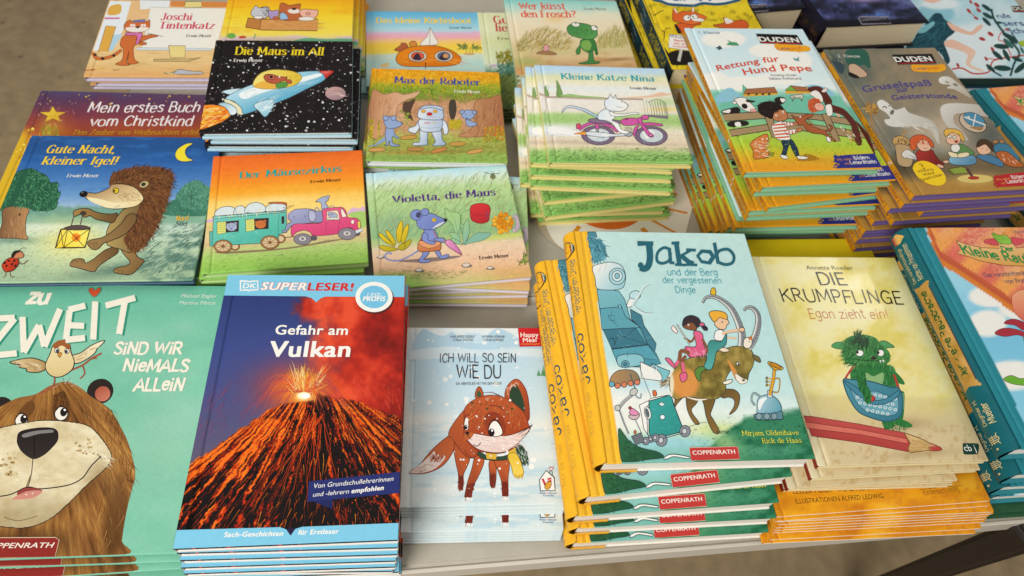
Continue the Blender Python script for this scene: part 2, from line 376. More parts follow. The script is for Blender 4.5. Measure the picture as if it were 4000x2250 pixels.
STACKS = {   # size of one book (w, h, t), its cover on the design sheet, and where each copy of the pile lies: x, y, turn, height of its top
    'allm': dict(w=0.1560, h=0.1541, t=0.0105, cor=[(314.6, 341.4), (1486.5, 352.9), (1477.9, 1127.5), (168.1, 1140.0)],
        books=[(-0.2958, 0.5844, 0.2682, 0.0652), (-0.2898, 0.5885, 0.2469, 0.0547), (-0.2951, 0.5864, 0.2447, 0.0442), (-0.2957, 0.5877, 0.2464, 0.0337), (-0.2946, 0.5861, 0.2409, 0.0232), (-0.2922, 0.5886, 0.2418, 0.0127)]),
    'zirk': dict(w=0.1560, h=0.1541, t=0.0100, cor=[(226.0, 169.3), (1628.3, 110.8), (1689.1, 1167.3), (110.1, 1276.7)],
        books=[(-0.2417, 0.4338, 0.3081, 0.04), (-0.2433, 0.4316, 0.2704, 0.03), (-0.2521, 0.4385, 0.2808, 0.02), (-0.2539, 0.4349, 0.2738, 0.01)]),
    'maxr': dict(w=0.1560, h=0.1541, t=0.0105, cor=[(222.2, 582.5), (1316.3, 619.5), (1391.6, 1393.6), (175.0, 1372.6)],
        books=[(-0.1225, 0.6066, 0.222, 0.0429), (-0.126, 0.6038, 0.1949, 0.0324), (-0.126, 0.6048, 0.179, 0.0219), (-0.1294, 0.6076, 0.2028, 0.0114)]),
    'nina': dict(w=0.1560, h=0.1541, t=0.0100, cor=[(222.1, 67.3), (1270.6, 98.4), (1510.9, 863.8), (343.6, 850.8)],
        books=[(0.0732, 0.6067, 0.2308, 0.0902), (0.059, 0.6085, 0.1731, 0.0802), (0.0589, 0.6025, 0.2017, 0.0702), (0.0628, 0.5957, 0.1803, 0.0602), (0.0512, 0.6066, 0.1875, 0.0502), (0.0631, 0.6045, 0.3603, 0.0402), (0.0651, 0.5928, 0.3843, 0.0302), (0.0613, 0.5962, 0.2616, 0.0202), (0.0691, 0.5963, 0.2831, 0.0102)]),
    'viol': dict(w=0.1560, h=0.1541, t=0.0085, cor=[(61.1, 167.1), (1267.7, 95.5), (1491.8, 1050.7), (144.2, 1171.9)],
        books=[(-0.0805, 0.4528, 0.3246, 0.037), (-0.0709, 0.4567, 0.1604, 0.0285), (-0.0763, 0.4575, 0.254, 0.02), (-0.0751, 0.4569, 0.2337, 0.0115), (-0.0721, 0.4539, 0.1975, 0.003)]),
    'josc': dict(w=0.1560, h=0.1501, t=0.0085, cor=[(1033.7, -6.6), (2230.8, 17.4), (2108.6, 725.4), (785.4, 719.2)],
        books=[(-0.481, 0.6742, 0.2641, 0.0255), (-0.4736, 0.6776, 0.2641, 0.017), (-0.4829, 0.6803, 0.2641, 0.0085)]),
    'bask': dict(w=0.1560, h=0.1541, t=0.0100, cor=[(463.7, -226.6), (1505.7, -191.4), (1480.0, 438.0), (329.1, 416.1)],
        books=[(-0.3382, 0.7355, 0.2501, 0.05), (-0.3343, 0.7449, 0.2501, 0.04), (-0.3296, 0.744, 0.2496, 0.03), (-0.3262, 0.7405, 0.253, 0.02), (-0.326, 0.7435, 0.2268, 0.01)]),
    'boat': dict(w=0.1549, h=0.1541, t=0.0090, cor=[(168.4, 93.2), (1137.2, 106.0), (1239.1, 737.3), (177.5, 740.8)],
        books=[(-0.1685, 0.7539, 0.2734, 0.018), (-0.1805, 0.7499, 0.2734, 0.009)]),
    'frog': dict(w=0.1560, h=0.1541, t=0.0095, cor=[(37.0, -13.9), (1003.8, 10.3), (1209.5, 646.2), (150.4, 636.7)],
        books=[(0.0153, 0.7778, 0.2591, 0.057), (0.0189, 0.7793, 0.2302, 0.0475), (0.0217, 0.7773, 0.2304, 0.038), (0.0235, 0.7761, 0.2199, 0.0285), (0.0267, 0.7753, 0.1988, 0.019), (0.0295, 0.7751, 0.2167, 0.0095)]),
    'gras': dict(w=0.2000, h=0.1981, t=0.0065, cor=[(1129.3, 102.9), (2317.9, 129.0), (2575.8, 940.8), (1244.0, 939.2)],
        books=[(0.0062, 0.7771, 0.2593, 0.0195), (0.0067, 0.7748, 0.2773, 0.013), (0.0077, 0.7728, 0.2614, 0.0065)]),
    'chri': dict(w=0.2100, h=0.2300, t=0.0090, cor=[(387.9, 851.1), (2151.6, 898.1), (1830.2, 2324.7), (-276.9, 2324.7)],
        books=[(-0.4567, 0.4746, 0.2244, 0.009)]),
    'igel': dict(w=0.1943, h=0.1908, t=0.0085, cor=[(284.7, 64.7), (1998.9, 85.3), (1736.2, 1364.9), (-276.7, 1393.2)],
        books=[(-0.416, 0.4014, 0.2349, 0.035), (-0.424, 0.4054, 0.2349, 0.0265), (-0.43, 0.4074, 0.2249, 0.018)]),
    'zwei': dict(w=0.2400, h=0.2500, t=0.0055, cor=[(-141.7, 33.7), (1147.1, 45.1), (888.6, 1338.3), (-769.0, 1394.6)],
        books=[(-0.3569, 0.1955, 0.2045, 0.02), (-0.3529, 0.1915, 0.2045, 0.0145), (-0.3539, 0.1835, 0.2345, 0.009), (-0.3589, 0.1875, 0.2165, 0.0035), (-0.3519, 0.1775, 0.2045, -0.002)]),
    'vulk': dict(w=0.1572, h=0.2358, t=0.0105, cor=[(274.9, 40.4), (1107.5, 44.3), (1074.9, 1283.1), (15.5, 1326.2)],
        books=[(-0.1505, 0.2211, 0.212, 0.0739), (-0.1489, 0.2199, 0.1964, 0.0634), (-0.1489, 0.2173, 0.1971, 0.0529), (-0.1504, 0.2144, 0.2007, 0.0424), (-0.1506, 0.2123, 0.2004, 0.0319), (-0.1506, 0.2132, 0.1756, 0.0214), (-0.1489, 0.2129, 0.2026, 0.0109), (-0.1481, 0.2138, 0.206, 0.0004)]),
    'sfox': dict(w=0.1372, h=0.1705, t=0.0044, cor=[(66.5, 58.7), (905.4, 62.5), (1005.3, 1097.9), (27.1, 1122.4)],
        books=[(-0.0089, 0.2553, 0.2018, 0.0285), (-0.0068, 0.2541, 0.1918, 0.0241), (-0.0068, 0.253, 0.1945, 0.0197), (-0.0066, 0.2522, 0.1962, 0.0153), (-0.0035, 0.2398, 0.1853, 0.0109), (-0.0036, 0.2389, 0.187, 0.0065), (-0.0033, 0.2382, 0.1887, 0.0021), (-0.0033, 0.2372, 0.1904, -0.0023), (-0.0031, 0.2362, 0.1921, -0.0067)]),
    'jako': dict(w=0.1795, h=0.2285, t=0.0210, cor=[(247.1, -1095.2), (1621.4, -1073.7), (2165.6, 646.5), (482.5, 688.5)], cor4=[(261.2, 84.1), (1714.4, 106.9), (2289.8, 1925.7), (510.2, 1970.1)],
        books=[(0.1513, 0.3287, 0.2084, 0.0952), (0.1352, 0.3116, 0.2789, 0.0742), (0.1352, 0.2999, 0.2426, 0.0532), (0.1432, 0.2961, 0.2244, 0.0322), (0.1446, 0.2897, 0.2271, 0.0112)]),
    'krum': dict(w=0.1577, h=0.2193, t=0.0085, cor=[(53.4, 154.2), (908.4, 160.9), (1471.4, 1372.6), (454.9, 1404.1)],
        books=[(0.3343, 0.367, 0.2128, 0.0651), (0.33, 0.3597, 0.2286, 0.0566), (0.3133, 0.3502, 0.2251, 0.0481), (0.316, 0.3512, 0.2041, 0.0396)]),
    'oran': dict(w=0.2064, h=0.1700, t=0.0043, cor=[(-193.5, -732.0), (1547.3, -797.5), (2274.6, 714.8), (290.4, 864.3)],
        books=[(0.3335, 0.3128, 0.245, 0.031), (0.3361, 0.3106, 0.2415, 0.0267), (0.3428, 0.3102, 0.2164, 0.0224), (0.3453, 0.3097, 0.2199, 0.0181), (0.3437, 0.3081, 0.2236, 0.0138), (0.3441, 0.307, 0.2224, 0.0095), (0.3452, 0.3059, 0.2195, 0.0052), (0.3436, 0.3008, 0.2209, 0.0009), (0.3405, 0.2975, 0.2142, -0.0034)]),
    'pepe': dict(w=0.1468, h=0.2236, t=0.0105, cor=[(55.2, 45.6), (797.6, 52.8), (1299.0, 926.7), (437.3, 947.8)],
        books=[(0.2428, 0.6288, 0.2743, 0.1363), (0.2607, 0.6248, 0.2986, 0.1258), (0.2598, 0.6274, 0.2796, 0.1153), (0.2652, 0.6223, 0.3761, 0.1048), (0.2614, 0.6207, 0.2883, 0.0943), (0.2635, 0.6228, 0.2864, 0.0838), (0.2608, 0.6299, 0.2776, 0.0733), (0.2632, 0.6224, 0.2574, 0.0628), (0.2597, 0.6304, 0.2519, 0.0523), (0.2602, 0.6346, 0.2436, 0.0418), (0.2521, 0.6415, 0.2743, 0.0313), (0.2476, 0.6496, 0.2743, 0.0208), (0.2461, 0.651, 0.2848, 0.0103)]),
    'grus': dict(w=0.1468, h=0.2236, t=0.0105, cor=[(101.0, 22.6), (869.1, 10.4), (1608.7, 975.5), (730.1, 1025.7)],
        books=[(0.4098, 0.6427, 0.3037, 0.1336), (0.4056, 0.6405, 0.3037, 0.1231), (0.3975, 0.6414, 0.3037, 0.1126), (0.4406, 0.6556, 0.3037, 0.1021), (0.4146, 0.6463, 0.3037, 0.0916), (0.4003, 0.6517, 0.3037, 0.0811), (0.3952, 0.6459, 0.3037, 0.0706), (0.3995, 0.6513, 0.3037, 0.0601), (0.4009, 0.651, 0.2871, 0.0496), (0.4021, 0.6479, 0.2986, 0.0391), (0.4032, 0.6469, 0.3165, 0.0286), (0.4007, 0.646, 0.3344, 0.0181)]),
    'drga': dict(w=0.1700, h=0.2330, t=0.0265, cor=[(39.4, 95.4), (1969.2, 87.7), (3788.1, 2834.0), (1489.6, 2952.2)],
        books=[(0.4825, 0.4042, 0.2335, 0.1018), (0.5, 0.395, 0.2335, 0.0753), (0.5086, 0.3948, 0.2335, 0.0488), (0.5179, 0.396, 0.2335, 0.0223)]),
    'drgb': dict(w=0.1700, h=0.2350, t=0.0265, cor=[(1093.6, 296.0), (1853.4, 237.5), (2801.7, 1200.9), (1956.8, 1314.8)],
        books=[(0.6348, 0.6873, 0.3639, 0.09), (0.6381, 0.6886, 0.3707, 0.0635), (0.6447, 0.6915, 0.3841, 0.037)]),
    'foxy': dict(w=0.1470, h=0.2200, t=0.0290, cor=[(153.4, -409.8), (1281.7, -399.5), (1930.1, 754.0), (657.8, 776.7)],
        books=[(0.1805, 0.8342, 0.3, 0.0864), (0.1751, 0.8335, 0.3128, 0.0574), (0.1698, 0.8333, 0.316, 0.0284)]),
    'blac': dict(w=0.1665, h=0.2250, t=0.0390, cor=[(-371.6, -660.7), (604.1, -675.2), (1373.4, 223.5), (297.8, 272.0)],
        books=[(0.3866, 0.998, 0.3536, 0.0787), (0.3865, 0.9958, 0.3427, 0.0397)]),
    'merm': dict(w=0.2500, h=0.2500, t=0.0200, cor=[(605.1, -279.3), (2019.6, -244.5), (2917.0, 781.9), (1334.0, 783.6)],
        books=[(0.5945, 1.0053, 0.2728, 0.04), (0.5975, 1.0023, 0.2728, 0.02)]),
}

# ------------------------------------------------------------------ books
def slab(name, w, h, z0, t, m, x0=0., bev=.0008, parent=None, inset=0.):
    bm = bmesh.new(); bmesh.ops.create_cube(bm, size=1)
    for v in bm.verts:
        v.co.x = (-w/2 + x0 if v.co.x < 0 else w/2); v.co.y *= h; v.co.z = z0 if v.co.z < 0 else z0 + t
    bmesh.ops.bevel(bm, geom=list(bm.edges), offset=min(bev, t*.45), segments=3, affect='EDGES', profile=.5)
    me = bpy.data.meshes.new(name); bm.to_mesh(me); bm.free(); me.materials.append(m)
    return link(name, me, parent) if parent is not None else me
def spine_mesh(art, w, t, bul):
    me = art.build(.0016); n = len(me.vertices); co = np.empty(n*3, np.float32); me.vertices.foreach_get('co', co); co = co.reshape(-1, 3)
    z = t/2 - co[:, 1]; out = co[:, 2] - .0016
    q = np.c_[-w/2 - out + bul*(1 - np.sqrt(np.clip(1 - .96*((z - t/2)/(t/2))**2, 0, 1))), co[:, 0], z]
    me.vertices.foreach_set('co', q.astype(np.float32).ravel()); me.polygons.foreach_set('use_smooth', [True]*len(me.polygons)); me.update(); me.name = 'spine'
    return me
def plain_spine(h, t, col, ink):
    a = Art('spine', h, t, [(0, 0), (100, 0), (100, 10), (0, 10)], res=(3, 6), ink=ink, gd=0)
    a.bg(lambda x, y: np.broadcast_to(hx(col), x.shape + (3,))); return a
def build_book(art, t, spine='f0f0f0', back='f0f0f0', board=.0021, pages=None, recess=.0035, bul=.0007, cat='book', name='book', soft=False, spine_art=None, back_board=None):
    w, h = art.w, art.h; bb = back_board or (t*.40 if t < .015 else board*1.15)
    root = link(name, None)
    link('front_cover', art.build(board, t - board), root)
    slab('back_cover', w - .0004, h - .0004, 0, bb, cloth(back), x0=art.x0, bev=.0013, parent=root)
    sa = spine_art or plain_spine(h - .0003, t - .0003, spine, art.ink)
    link('spine', spine_mesh(sa, w, t, bul), root)
    g = .0003
    slab('page_block', w - 2*recess, h - 2*recess, bb + g*.1, t - board - bb - g*.2, pages or PAGES, x0=art.x0*.6, bev=.0002, parent=root)
    return root
def dup(root, name=None):
    r = root.copy(); COL.objects.link(r)
    for ch in list(root.children):
        c = ch.copy(); COL.objects.link(c); c.parent = r
    return r
ORD = ['topmost', 'second', 'third', 'fourth', 'fifth', 'sixth', 'seventh', 'eighth', 'ninth', 'tenth', 'eleventh', 'twelfth', 'thirteenth', 'fourteenth', 'fifteenth', 'sixteenth']
def stack(key, root, top_label, pile, cat='book'):
    """lay the copies of one book out as the pile it stands in; pile: what the lower ones show, in words"""
    S = STACKS[key]
    for i, (x, y, th, z) in enumerate(S['books']):
        o = root if i == 0 else dup(root)
        o.location = (x, y, z - S['t'] + .00015*(i == 0)); o.rotation_euler = (0, 0, th)  # one copy may lie the other way round
        n = len(S['books'])
        tag(o, top_label if i == 0 else ('%s book from the top, %s' % (ORD[i], pile)), cat, 'books ' + pile if n > 1 else None)
def art_of(key, **k):
    S = STACKS[key]; return Art(key, S['w'], S['h'], S['cor'], **k)
def spine_sheet(key, t, h, res=(40, 8), **k):
    """spine drawn lying down: x 0..1000 from foot to head, y 0..(thickness) from the front cover edge downwards"""
    L = 1000; T = L*t/h
    a = Art('spine', h - .0003, t - .0003, [(0, T), (L, T), (L, 0), (0, 0)][::1] and [(0, 0), (L, 0), (L, T), (0, T)], res=res, gd=0, **k)
    return a, T

# ------------------------------------------------------------------ printed covers
GRASS = ['4f7a3c', '5d8f45', '7fae55', '38562f', '8fbf66']
def nina():
    a = art_of('nina', res=(90, 90), seed=3)
    def f(x, y):
        yy = y - .02*(x - 350) + 14*(fbm(x/90, y/30, 2) - .5)
        c = ramp(yy, (60, 'b4d8f0'), (120, 'c6e0f0'), (165, 'e6e6b8'), (215, 'f2ecd2'), (255, 'eaf0ee'), (300, 'f3efe2'), (335, 'f1ebdf'), (440, 'eee7db'), (470, 'b4d48a'), (520, 'a8cd7c'), (550, 'c9dba4'), (590, 'efe6cf'), (680, 'ead9bd'), (725, 'e4d8b4'), (770, 'a9d07c'), (850, '86bd60'))
        c = mixc(c, 'd9e7f0', .9*sst(330, 200, x - (y - 480)*.05)*0)
        c = mixc(c, 'cfe2f2', .9*blob(x, y, 390, 600, 190, 42)); c = mixc(c, 'fbf8f0', .8*blob(x, y, 420, 590, 130, 25))
        c = mixc(c, 'f1d77a', .8*blob(x, y, 1280, 430, 140, 18)); c = mixc(c, 'b5d68a', .7*blob(x, y, 1270, 370, 120, 35))
        c = mixc(c, 'b7a493', .75*blob(x, y, 950, 708, 420, 10, 1)); c = mixc(c, 'b7a493', .4*blob(x, y, 420, 690, 200, 16))
        return c*(.965 + .07*fbm(x/25, y/25, 9))[..., None]
    a.bg(f); K = '4b4548'
    a.p('ecc9ae', '262,298 330,325 700,338 1100,345 1100,352 700,347 330,334 262,312', (K, 2), sm=0)
    a.p('eec6a8', '905,335 1020,328 1150,318 1240,292 1300,302 1340,300 1340,312 1100,338', ('c99', 2) if 0 else None, sm=1)
    a.l(K, 2, '310,335 318,420 305,460 318,560'); a.l(K, 2, '1100,352 1120,470'); a.l(K, 2, '1125,352 1145,485')
    a.p('86a868', '310,235 322,260 340,318 312,318 306,280', ('5b7a48', 2)); a.p('7fa562', '400,195 425,235 452,322 402,322 405,260', ('5b7a48', 2))
    a.hair(60, '300,238 330,238 345,320 300,320', -80, 18, 2, ['5b7a48', '9cbd7a']); a.hair(90, '400,205 430,240 450,320 400,320', -80, 20, 2, ['5b7a48', '9cbd7a'])
    a.p('9fc37c', '455,312 520,306 600,318 780,332 780,340 460,328')
    for i in range(7): a.l('3d3d3f', 3.5, [(1150 + i*22, 372 - (6 if 1 < i < 5 else 0)), (1165 + i*21, 420), (1172 + i*22, 482)])
    a.l('3d3d3f', 4, '1142,372 1175,360 1205,350 1235,355 1270,376 1285,440 1302,500'); a.p('8d7c8e', '1145,475 1300,486 1302,505 1150,490', (K, 2), sm=0)
    a.hair(170, '215,470 720,462 720,520 215,560', -35, 14, 1.6, ['5f8d4a', '86b564']); a.hair(40, '1180,515 1380,505 1400,560 1200,600', 8, 12, 2, ['8a7a66'])
    a.hair(800, '330,745 1480,738 1505,850 345,850', -28, 26, 2.2, GRASS, .25, 16); a.hair(250, '330,800 1490,800 1505,850 345,850', -30, 24, 2.4, ['35542d', '466b38'], .25)
    a.hair(120, '400,640 1450,600 1480,740 380,740', 6, 14, 2, ['a58f74', '8d7b68'])
    a.p('f7f6f2', '330,580 380,565 450,582 530,600 600,618 600,640 500,648 420,640 340,632', None); a.l('8f9499', 1.6, '320,612 360,630 430,632 520,645')
    # motorbike
    for cx, cy in ((738, 640), (1165, 645)):
        a.e('7e6a83', cx, cy, 137 if cx < 900 else 134, 78, 3, (K, 3)); a.e('d3dde0', cx + 4, cy - 2, 96, 56, 3, (K, 2.5))
        a.p('f3f4f0', [(cx - 60, cy - 30), (cx - 10, cy - 48), (cx + 30, cy - 20), (cx - 10, cy + 20), (cx - 55, cy + 18)])
        a.hair(60, [(cx - 85, cy - 30), (cx + 85, cy - 40), (cx + 85, cy + 40), (cx - 70, cy + 44)], 70, 26, 2, ['8fa4ad', 'aebfc6'], 0, 8)
    M = 'd65fa8'; MD = ('7a2f5e', 3)
    a.p(M, '585,588 610,560 680,532 760,535 850,560 890,595 895,612 880,612 840,582 760,555 690,552 630,575 596,600', MD)
    a.p(M, '712,545 740,545 745,590 718,588', MD, sm=0); a.p('9aa3a8', '718,590 742,590 745,612 720,612', (K, 2), sm=0)
    a.p('d8556f', '562,548 592,545 600,572 585,590 562,588', MD, sm=0)
    a.p('8b7590', '658,516 700,505 790,512 900,520 935,535 880,548 780,545 680,537', (K, 3))
    a.p('dfe6ea', '630,616 700,612 800,622 900,632 980,610 1000,640 900,648 800,655 720,652 640,635', (K, 2.5)); a.p('eef1f2', '800,622 830,640 800,655 760,640')
    a.p('f0b23c', '630,612 585,618 540,630 590,632 635,636', ('c8582a', 2)); a.l('d96a2a', 3, '625,620 580,626')
    for i in range(9): a.l('5a6468', 2.2, [(950, 575 + i*8), (1000 + (i % 3)*6, 578 + i*7), (1012, 584 + i*7)])
    a.e('aab4b8', 985, 632, 30, 18, 0, (K, 3)); a.e('c9d2d4', 960, 630, 14, 9, 0, (K, 2))
    a.p(M, '920,530 945,508 1000,500 1050,508 1062,545 1020,558 950,560', MD); a.e('b44789', 965, 509, 14, 6, 0, MD)
    a.p(M, '1060,500 1085,500 1100,540 1150,612 1185,640 1175,655 1145,648 1095,580 1055,520', MD); a.e('e58bc2', 1163, 640, 16, 11, 0, MD)
    a.p(M, '1088,490 1105,478 1140,482 1142,508 1110,514 1092,506', MD); a.p(M, '1095,545 1150,538 1220,545 1255,552 1250,566 1180,560 1110,560', MD)
    a.p(M, '1035,575 1070,556 1060,580 1040,615 1036,645 1024,645 1022,610', MD)
    # pale cat
    C = 'e4eef5'
    a.p(C, '740,505 690,480 630,450 560,425 500,418 470,430 448,455 445,448 462,418 500,402 560,408 640,432 700,465 745,492', (K, 2.5), g=(450, 430, 700, 470, 'b5d5ee'))
    a.p(C, '735,500 740,465 770,440 815,422 850,435 870,470 872,500 850,520 900,545 925,590 985,612 970,628 920,622 885,590 850,545 800,522 745,515', (K, 2.5), g=(745, 480, 900, 520, 'f8f8f4'))
    a.p('f3f5f3', '830,445 880,465 950,468 1020,455 1062,460 1060,470 1010,472 950,485 880,488 840,480', (K, 2))
    a.p(C, '788,385 795,355 822,340 832,308 852,332 868,340 878,312 888,345 915,352 950,375 978,395 975,412 945,440 890,447 830,440 800,420', (K, 2.5), g=(795, 360, 960, 420, 'fbfaf4'))
    a.e('3b3538', 976, 398, 5, 4); a.e('3b3538', 926, 372, 4, 5); a.l(K, 2, '880,402 905,408 925,405'); a.l(K, 1.8, '885,415 930,420 950,415')
    a.t('Kleine Katze Nina', 440, 186, 1196, 206, 46, '2aa3b5', 'D'); a.t('Erwin Moser', 997, 268, 1212, 272, 20, '4a4038', 'D', pen=(.7, .25))
    return a
def space():
    a = art_of('allm', res=(60, 60), seed=8)
    a.bg(lambda x, y: mixc(np.broadcast_to(hx('1b1718'), x.shape + (3,)), '292223', fbm(x/60, y/60, 3)))
    full = '300,340 1490,350 1490,1135 175,1135'
    a.dots(330, full, 3, 12, ['f6f4ec', 'e8e8e4', 'cfcfd2', '8f8a8c'], .72); a.dots(230, full, 2, 5, ['7d7678', 'a59fa0'], .8)
    K = '4a5960'
    a.p('f3912c', '200,915 250,900 330,905 400,925 440,965 430,1000 390,1030 330,1060 270,1085 225,1098 178,1110 178,1080 190,1000')
    a.hair(420, '200,925 330,915 425,950 430,1000 330,1050 185,1095', 155, 70, 9, ['f6c53a', 'ee7d1f', 'd9501c', 'f9e08a'], .1, 12)
    a.p('cfe8f0', '370,785 450,765 550,762 520,800 430,810', (K, 3))
    a.p('e9e2bc', '385,860 415,850 520,905 555,950 545,985 500,975 470,930 400,885', (K, 3)); a.p('9fc9d6', '335,895 380,880 450,900 495,945 480,980 440,985 420,950 390,920', (K, 3), g=(380, 890, 460, 980, 'e8f4f4'))
    a.p('bfe3ee', '400,840 520,770 640,720 800,660 1000,622 1210,612 1258,660 1225,700 1100,760 940,840 760,910 580,975 545,970 530,925 470,870', (K, 3), g=(700, 680, 800, 920, '58aacb'))
    a.p('f0f8f8', '520,800 700,735 900,700 1100,650 1200,630 1220,650 1100,690 900,745 700,800 560,850'); a.hair(70, '480,860 1240,650 1230,690 620,940', -24, 120, 5, ['7cc0d8', 'e8f4f6', '4c9ec2', 'b6dde9'], 0, 3)
    a.l(K, 2, '580,830 560,790 650,770 665,800 620,825', sm=0); a.p('d4ebf2', '640,905 700,870 800,850 808,900 780,960 735,1003 690,960', (K, 3), g=(680, 880, 780, 960, '8fc6da')); a.hair(70, '660,905 790,860 790,940 735,990', -30, 60, 5, ['a4d2e2', 'eef6f6'])
    a.p('d13f3a', '1200,612 1270,608 1325,612 1290,645 1255,672 1240,640', ('7c2320', 3)); a.p('e26a5c', '1215,615 1300,614 1250,635')
    a.p('f3e27a', '632,735 650,680 700,630 780,602 880,600 980,615 1045,650 1040,690 980,735 880,755 760,765 670,755', ('8a7a2c', 3), g=(700, 630, 950, 740, 'e6c440')); a.p('eab54a', '640,735 740,695 840,740 800,762 690,758')
    a.hair(40, '920,640 1030,650 1020,690 940,700', 10, 14, 3, ['8a7a2c'])
    a.p('b95d42', '725,660 745,640 790,638 850,655 920,665 910,690 870,700 850,720 780,712 745,695', ('5a2a20', 3)); a.e('c9735a', 790, 662, 32, 24, 0, ('5a2a20', 3)); a.e('3c1f1c', 790, 660, 15, 14); a.e('5a9a4a', 880, 730, 55, 25, -10, ('2f5a2a', 2)); a.e('b95d42', 940, 700, 30, 17, 20, ('5a2a20', 2)); a.e('222222', 922, 662, 8, 6); a.e('ffffff', 860, 660, 7, 6)
    a.e('c7a09a', 1340, 802, 87, 57, 0, None, g=(1300, 760, 1360, 860, '9c7f86'))
    a.hair(40, '1270,780 1400,790 1400,830 1280,820', 4, 60, 6, ['d9bdb4', 'a98a8c'], 0, 4)
    a.t('Die Maus im All', 478, 468, 1240, 474, 64, 'f3d52e', 'D', pen=(.72, .2)); a.t('Erwin Moser', 468, 530, 715, 530, 24, 'f0eee6', 'D', pen=(.7, .25))
    return a
def circus():
    a = art_of('zirk', res=(90, 90), seed=4)
    def f(x, y):
        yy = y + .055*(x - 900) + 26*(fbm(x/220, y/26, 5) - .5)
        c = ramp(yy, (150, 'ee6f2a'), (260, 'f27a2c'), (380, 'f58f2a'), (480, 'f7a62c'), (560, 'fbc85c'), (640, 'fbd778'), (740, 'f7d98e'), (800, 'd9c47e'), (880, 'e6d39a'), (960, 'd9bd8c'), (1040, 'b9cf7c'), (1150, '9cc85c'), (1290, '8abf52'))
        c = mixc(c, 'f4b03a', .7*blob(x, y, 1000, 470, 330, 45, -3)); c = mixc(c, 'fae6a4', .6*blob(x, y, 700, 600, 420, 40, -4))
        return c*(.96 + .08*fbm(x/30, y/18, 7))[..., None]
    a.bg(f); K = '4a4038'
    a.p('d8b3cf', '160,770 230,755 240,790 160,800', None, 0); a.p('d9b2cc', '925,715 970,700 985,760 930,770'); a.p('dcb6d2', '1500,690 1545,655 1600,665 1640,645 1655,690 1500,715')
    a.p('a9cc70', '1500,715 1655,690 1665,800 1640,850 1560,760')
    a.hair(1000, '135,1110 700,1085 1665,960 1672,1150 120,1280', -24, 34, 2.3, GRASS + ['a9d070', '6d9c3c'], .22, 14); a.hair(160, '150,1060 900,1000 1650,860 1650,950 140,1110', -5, 40, 4, ['b99a6a', '8a6f4c', 'c9ac7c'], 0, 8)
    a.p('8f7a5c', '235,1075 500,1062 850,1040 1100,1005 1300,965 1500,945 1580,930 1300,985 900,1050 400,1090', None)
    # caravan
    for x, y in ((860, 950), (430, 1020)): a.e('a5744a', x, y, 45, 38, 0, ('5c3c22', 4)); a.e('d9c49a', x, y, 30, 26)
    a.p('5fb9aa', '190,880 228,880 228,1020 192,1020', (K, 3), 0)
    a.p('74cdba', '228,750 860,690 915,690 920,890 850,905 832,985 400,1008 215,1010', (K, 3), 0, g=(400, 760, 500, 1000, '55b9a6'))
    a.hair(40, '240,900 820,860 815,975 240,1000', 0, 40, 10, ['8ad8c6', '4cae9c', '66c6b2'], 0, 10); a.p('8ed8c8', '215,745 250,735 890,680 930,685 900,700 240,762', (K, 3), 0)
    a.l(K, 3, '832,985 840,800 850,700', 0); a.p('3c3238', '870,742 893,738 893,805 872,810', (K, 3), 0)
    a.p('3b3034', '345,788 466,778 464,880 345,890', (K, 3), 0); a.p('dfe27c', '260,792 345,788 345,895 262,908', (K, 3), 0); a.p('3b3034', '612,762 748,755 746,855 614,862', (K, 3), 0); a.p('dfe27c', '530,770 612,764 616,870 534,882', (K, 3), 0)
    for i in range(5): a.l(K, 2, [(272, 812 + i*18), (335, 808 + i*18)]); a.l(K, 2, [(545, 785 + i*18), (602, 782 + i*18)])
    for cx, cy, c in ((398, 838, 'a9b3cd'), (672, 815, 'd0743c')):
        a.e(c, cx - 38, cy - 18, 18, 17, 0, (K, 2)); a.e(c, cx + 36, cy - 28, 18, 17, 0, (K, 2)); a.e(c, cx, cy, 52, 40, 0, (K, 2.5)); a.e('2c2426', cx + (0 if cx < 500 else 52), cy + 18, 8, 6); a.e('2c2426', cx - 18, cy - 4, 4, 5); a.e('2c2426', cx + 14, cy - 6, 4, 5)
    for q in ('240,730 250,690 300,655 380,645 430,665 440,700 420,722 300,735', '420,720 440,655 480,640 520,652 540,690 520,715', '525,700 545,640 600,610 660,612 715,645 720,690 640,705', '720,690 735,640 800,618 890,625 915,650 900,680 800,692'):
        a.p('d9e4e6', q, (K, 3)); a.hair(12, q, 80, 50, 7, ['f6f4ec', 'a9c7d4', 'e9dca0'], 0, 6)
    a.p('c9683c', '740,612 820,603 910,610 915,640 895,625 800,620', (K, 2)); a.l('7d5a38', 5, '880,660 990,635'); a.l('7d5a38', 4, '890,672 960,655'); a.l('5b4a3c', 5, '240,738 430,722 720,700 900,690')
    def wheel(cx, cy, r, ry):
        a.e('a5744a', cx, cy, r, ry, 0, ('5c3c22', 3)); a.e('d6c094', cx, cy, r*.8, ry*.8, 0, ('5c3c22', 2))
        for k in range(9): t = k*math.pi/4.5; a.l('a5744a', 6, [(cx, cy), (cx + r*.82*math.cos(t), cy + ry*.82*math.sin(t))])
        a.e('8a5c38', cx, cy, 14, 12, 0, ('5c3c22', 2))
    wheel(318, 1022, 86, 62); wheel(760, 985, 88, 64); a.l(K, 6, '900,940 990,930')
    # elephant and pick-up
    E = 'a9abcc'
    a.p(E, '935,760 945,710 1000,675 1080,668 1150,672 1200,690 1255,700 1255,790 1150,800 1040,815 970,825 930,870 905,892 880,890 878,872 905,865 915,820 960,790', (K, 3), g=(1000, 690, 1060, 820, '8f93b8')); a.p('b9bbd8', '1130,690 1170,690 1195,730 1180,780 1145,785 1125,745', (K, 3)); a.e('2c2426', 985, 742, 4, 6); a.e('2c2426', 1090, 738, 4, 6)
    k = 'e8608c'
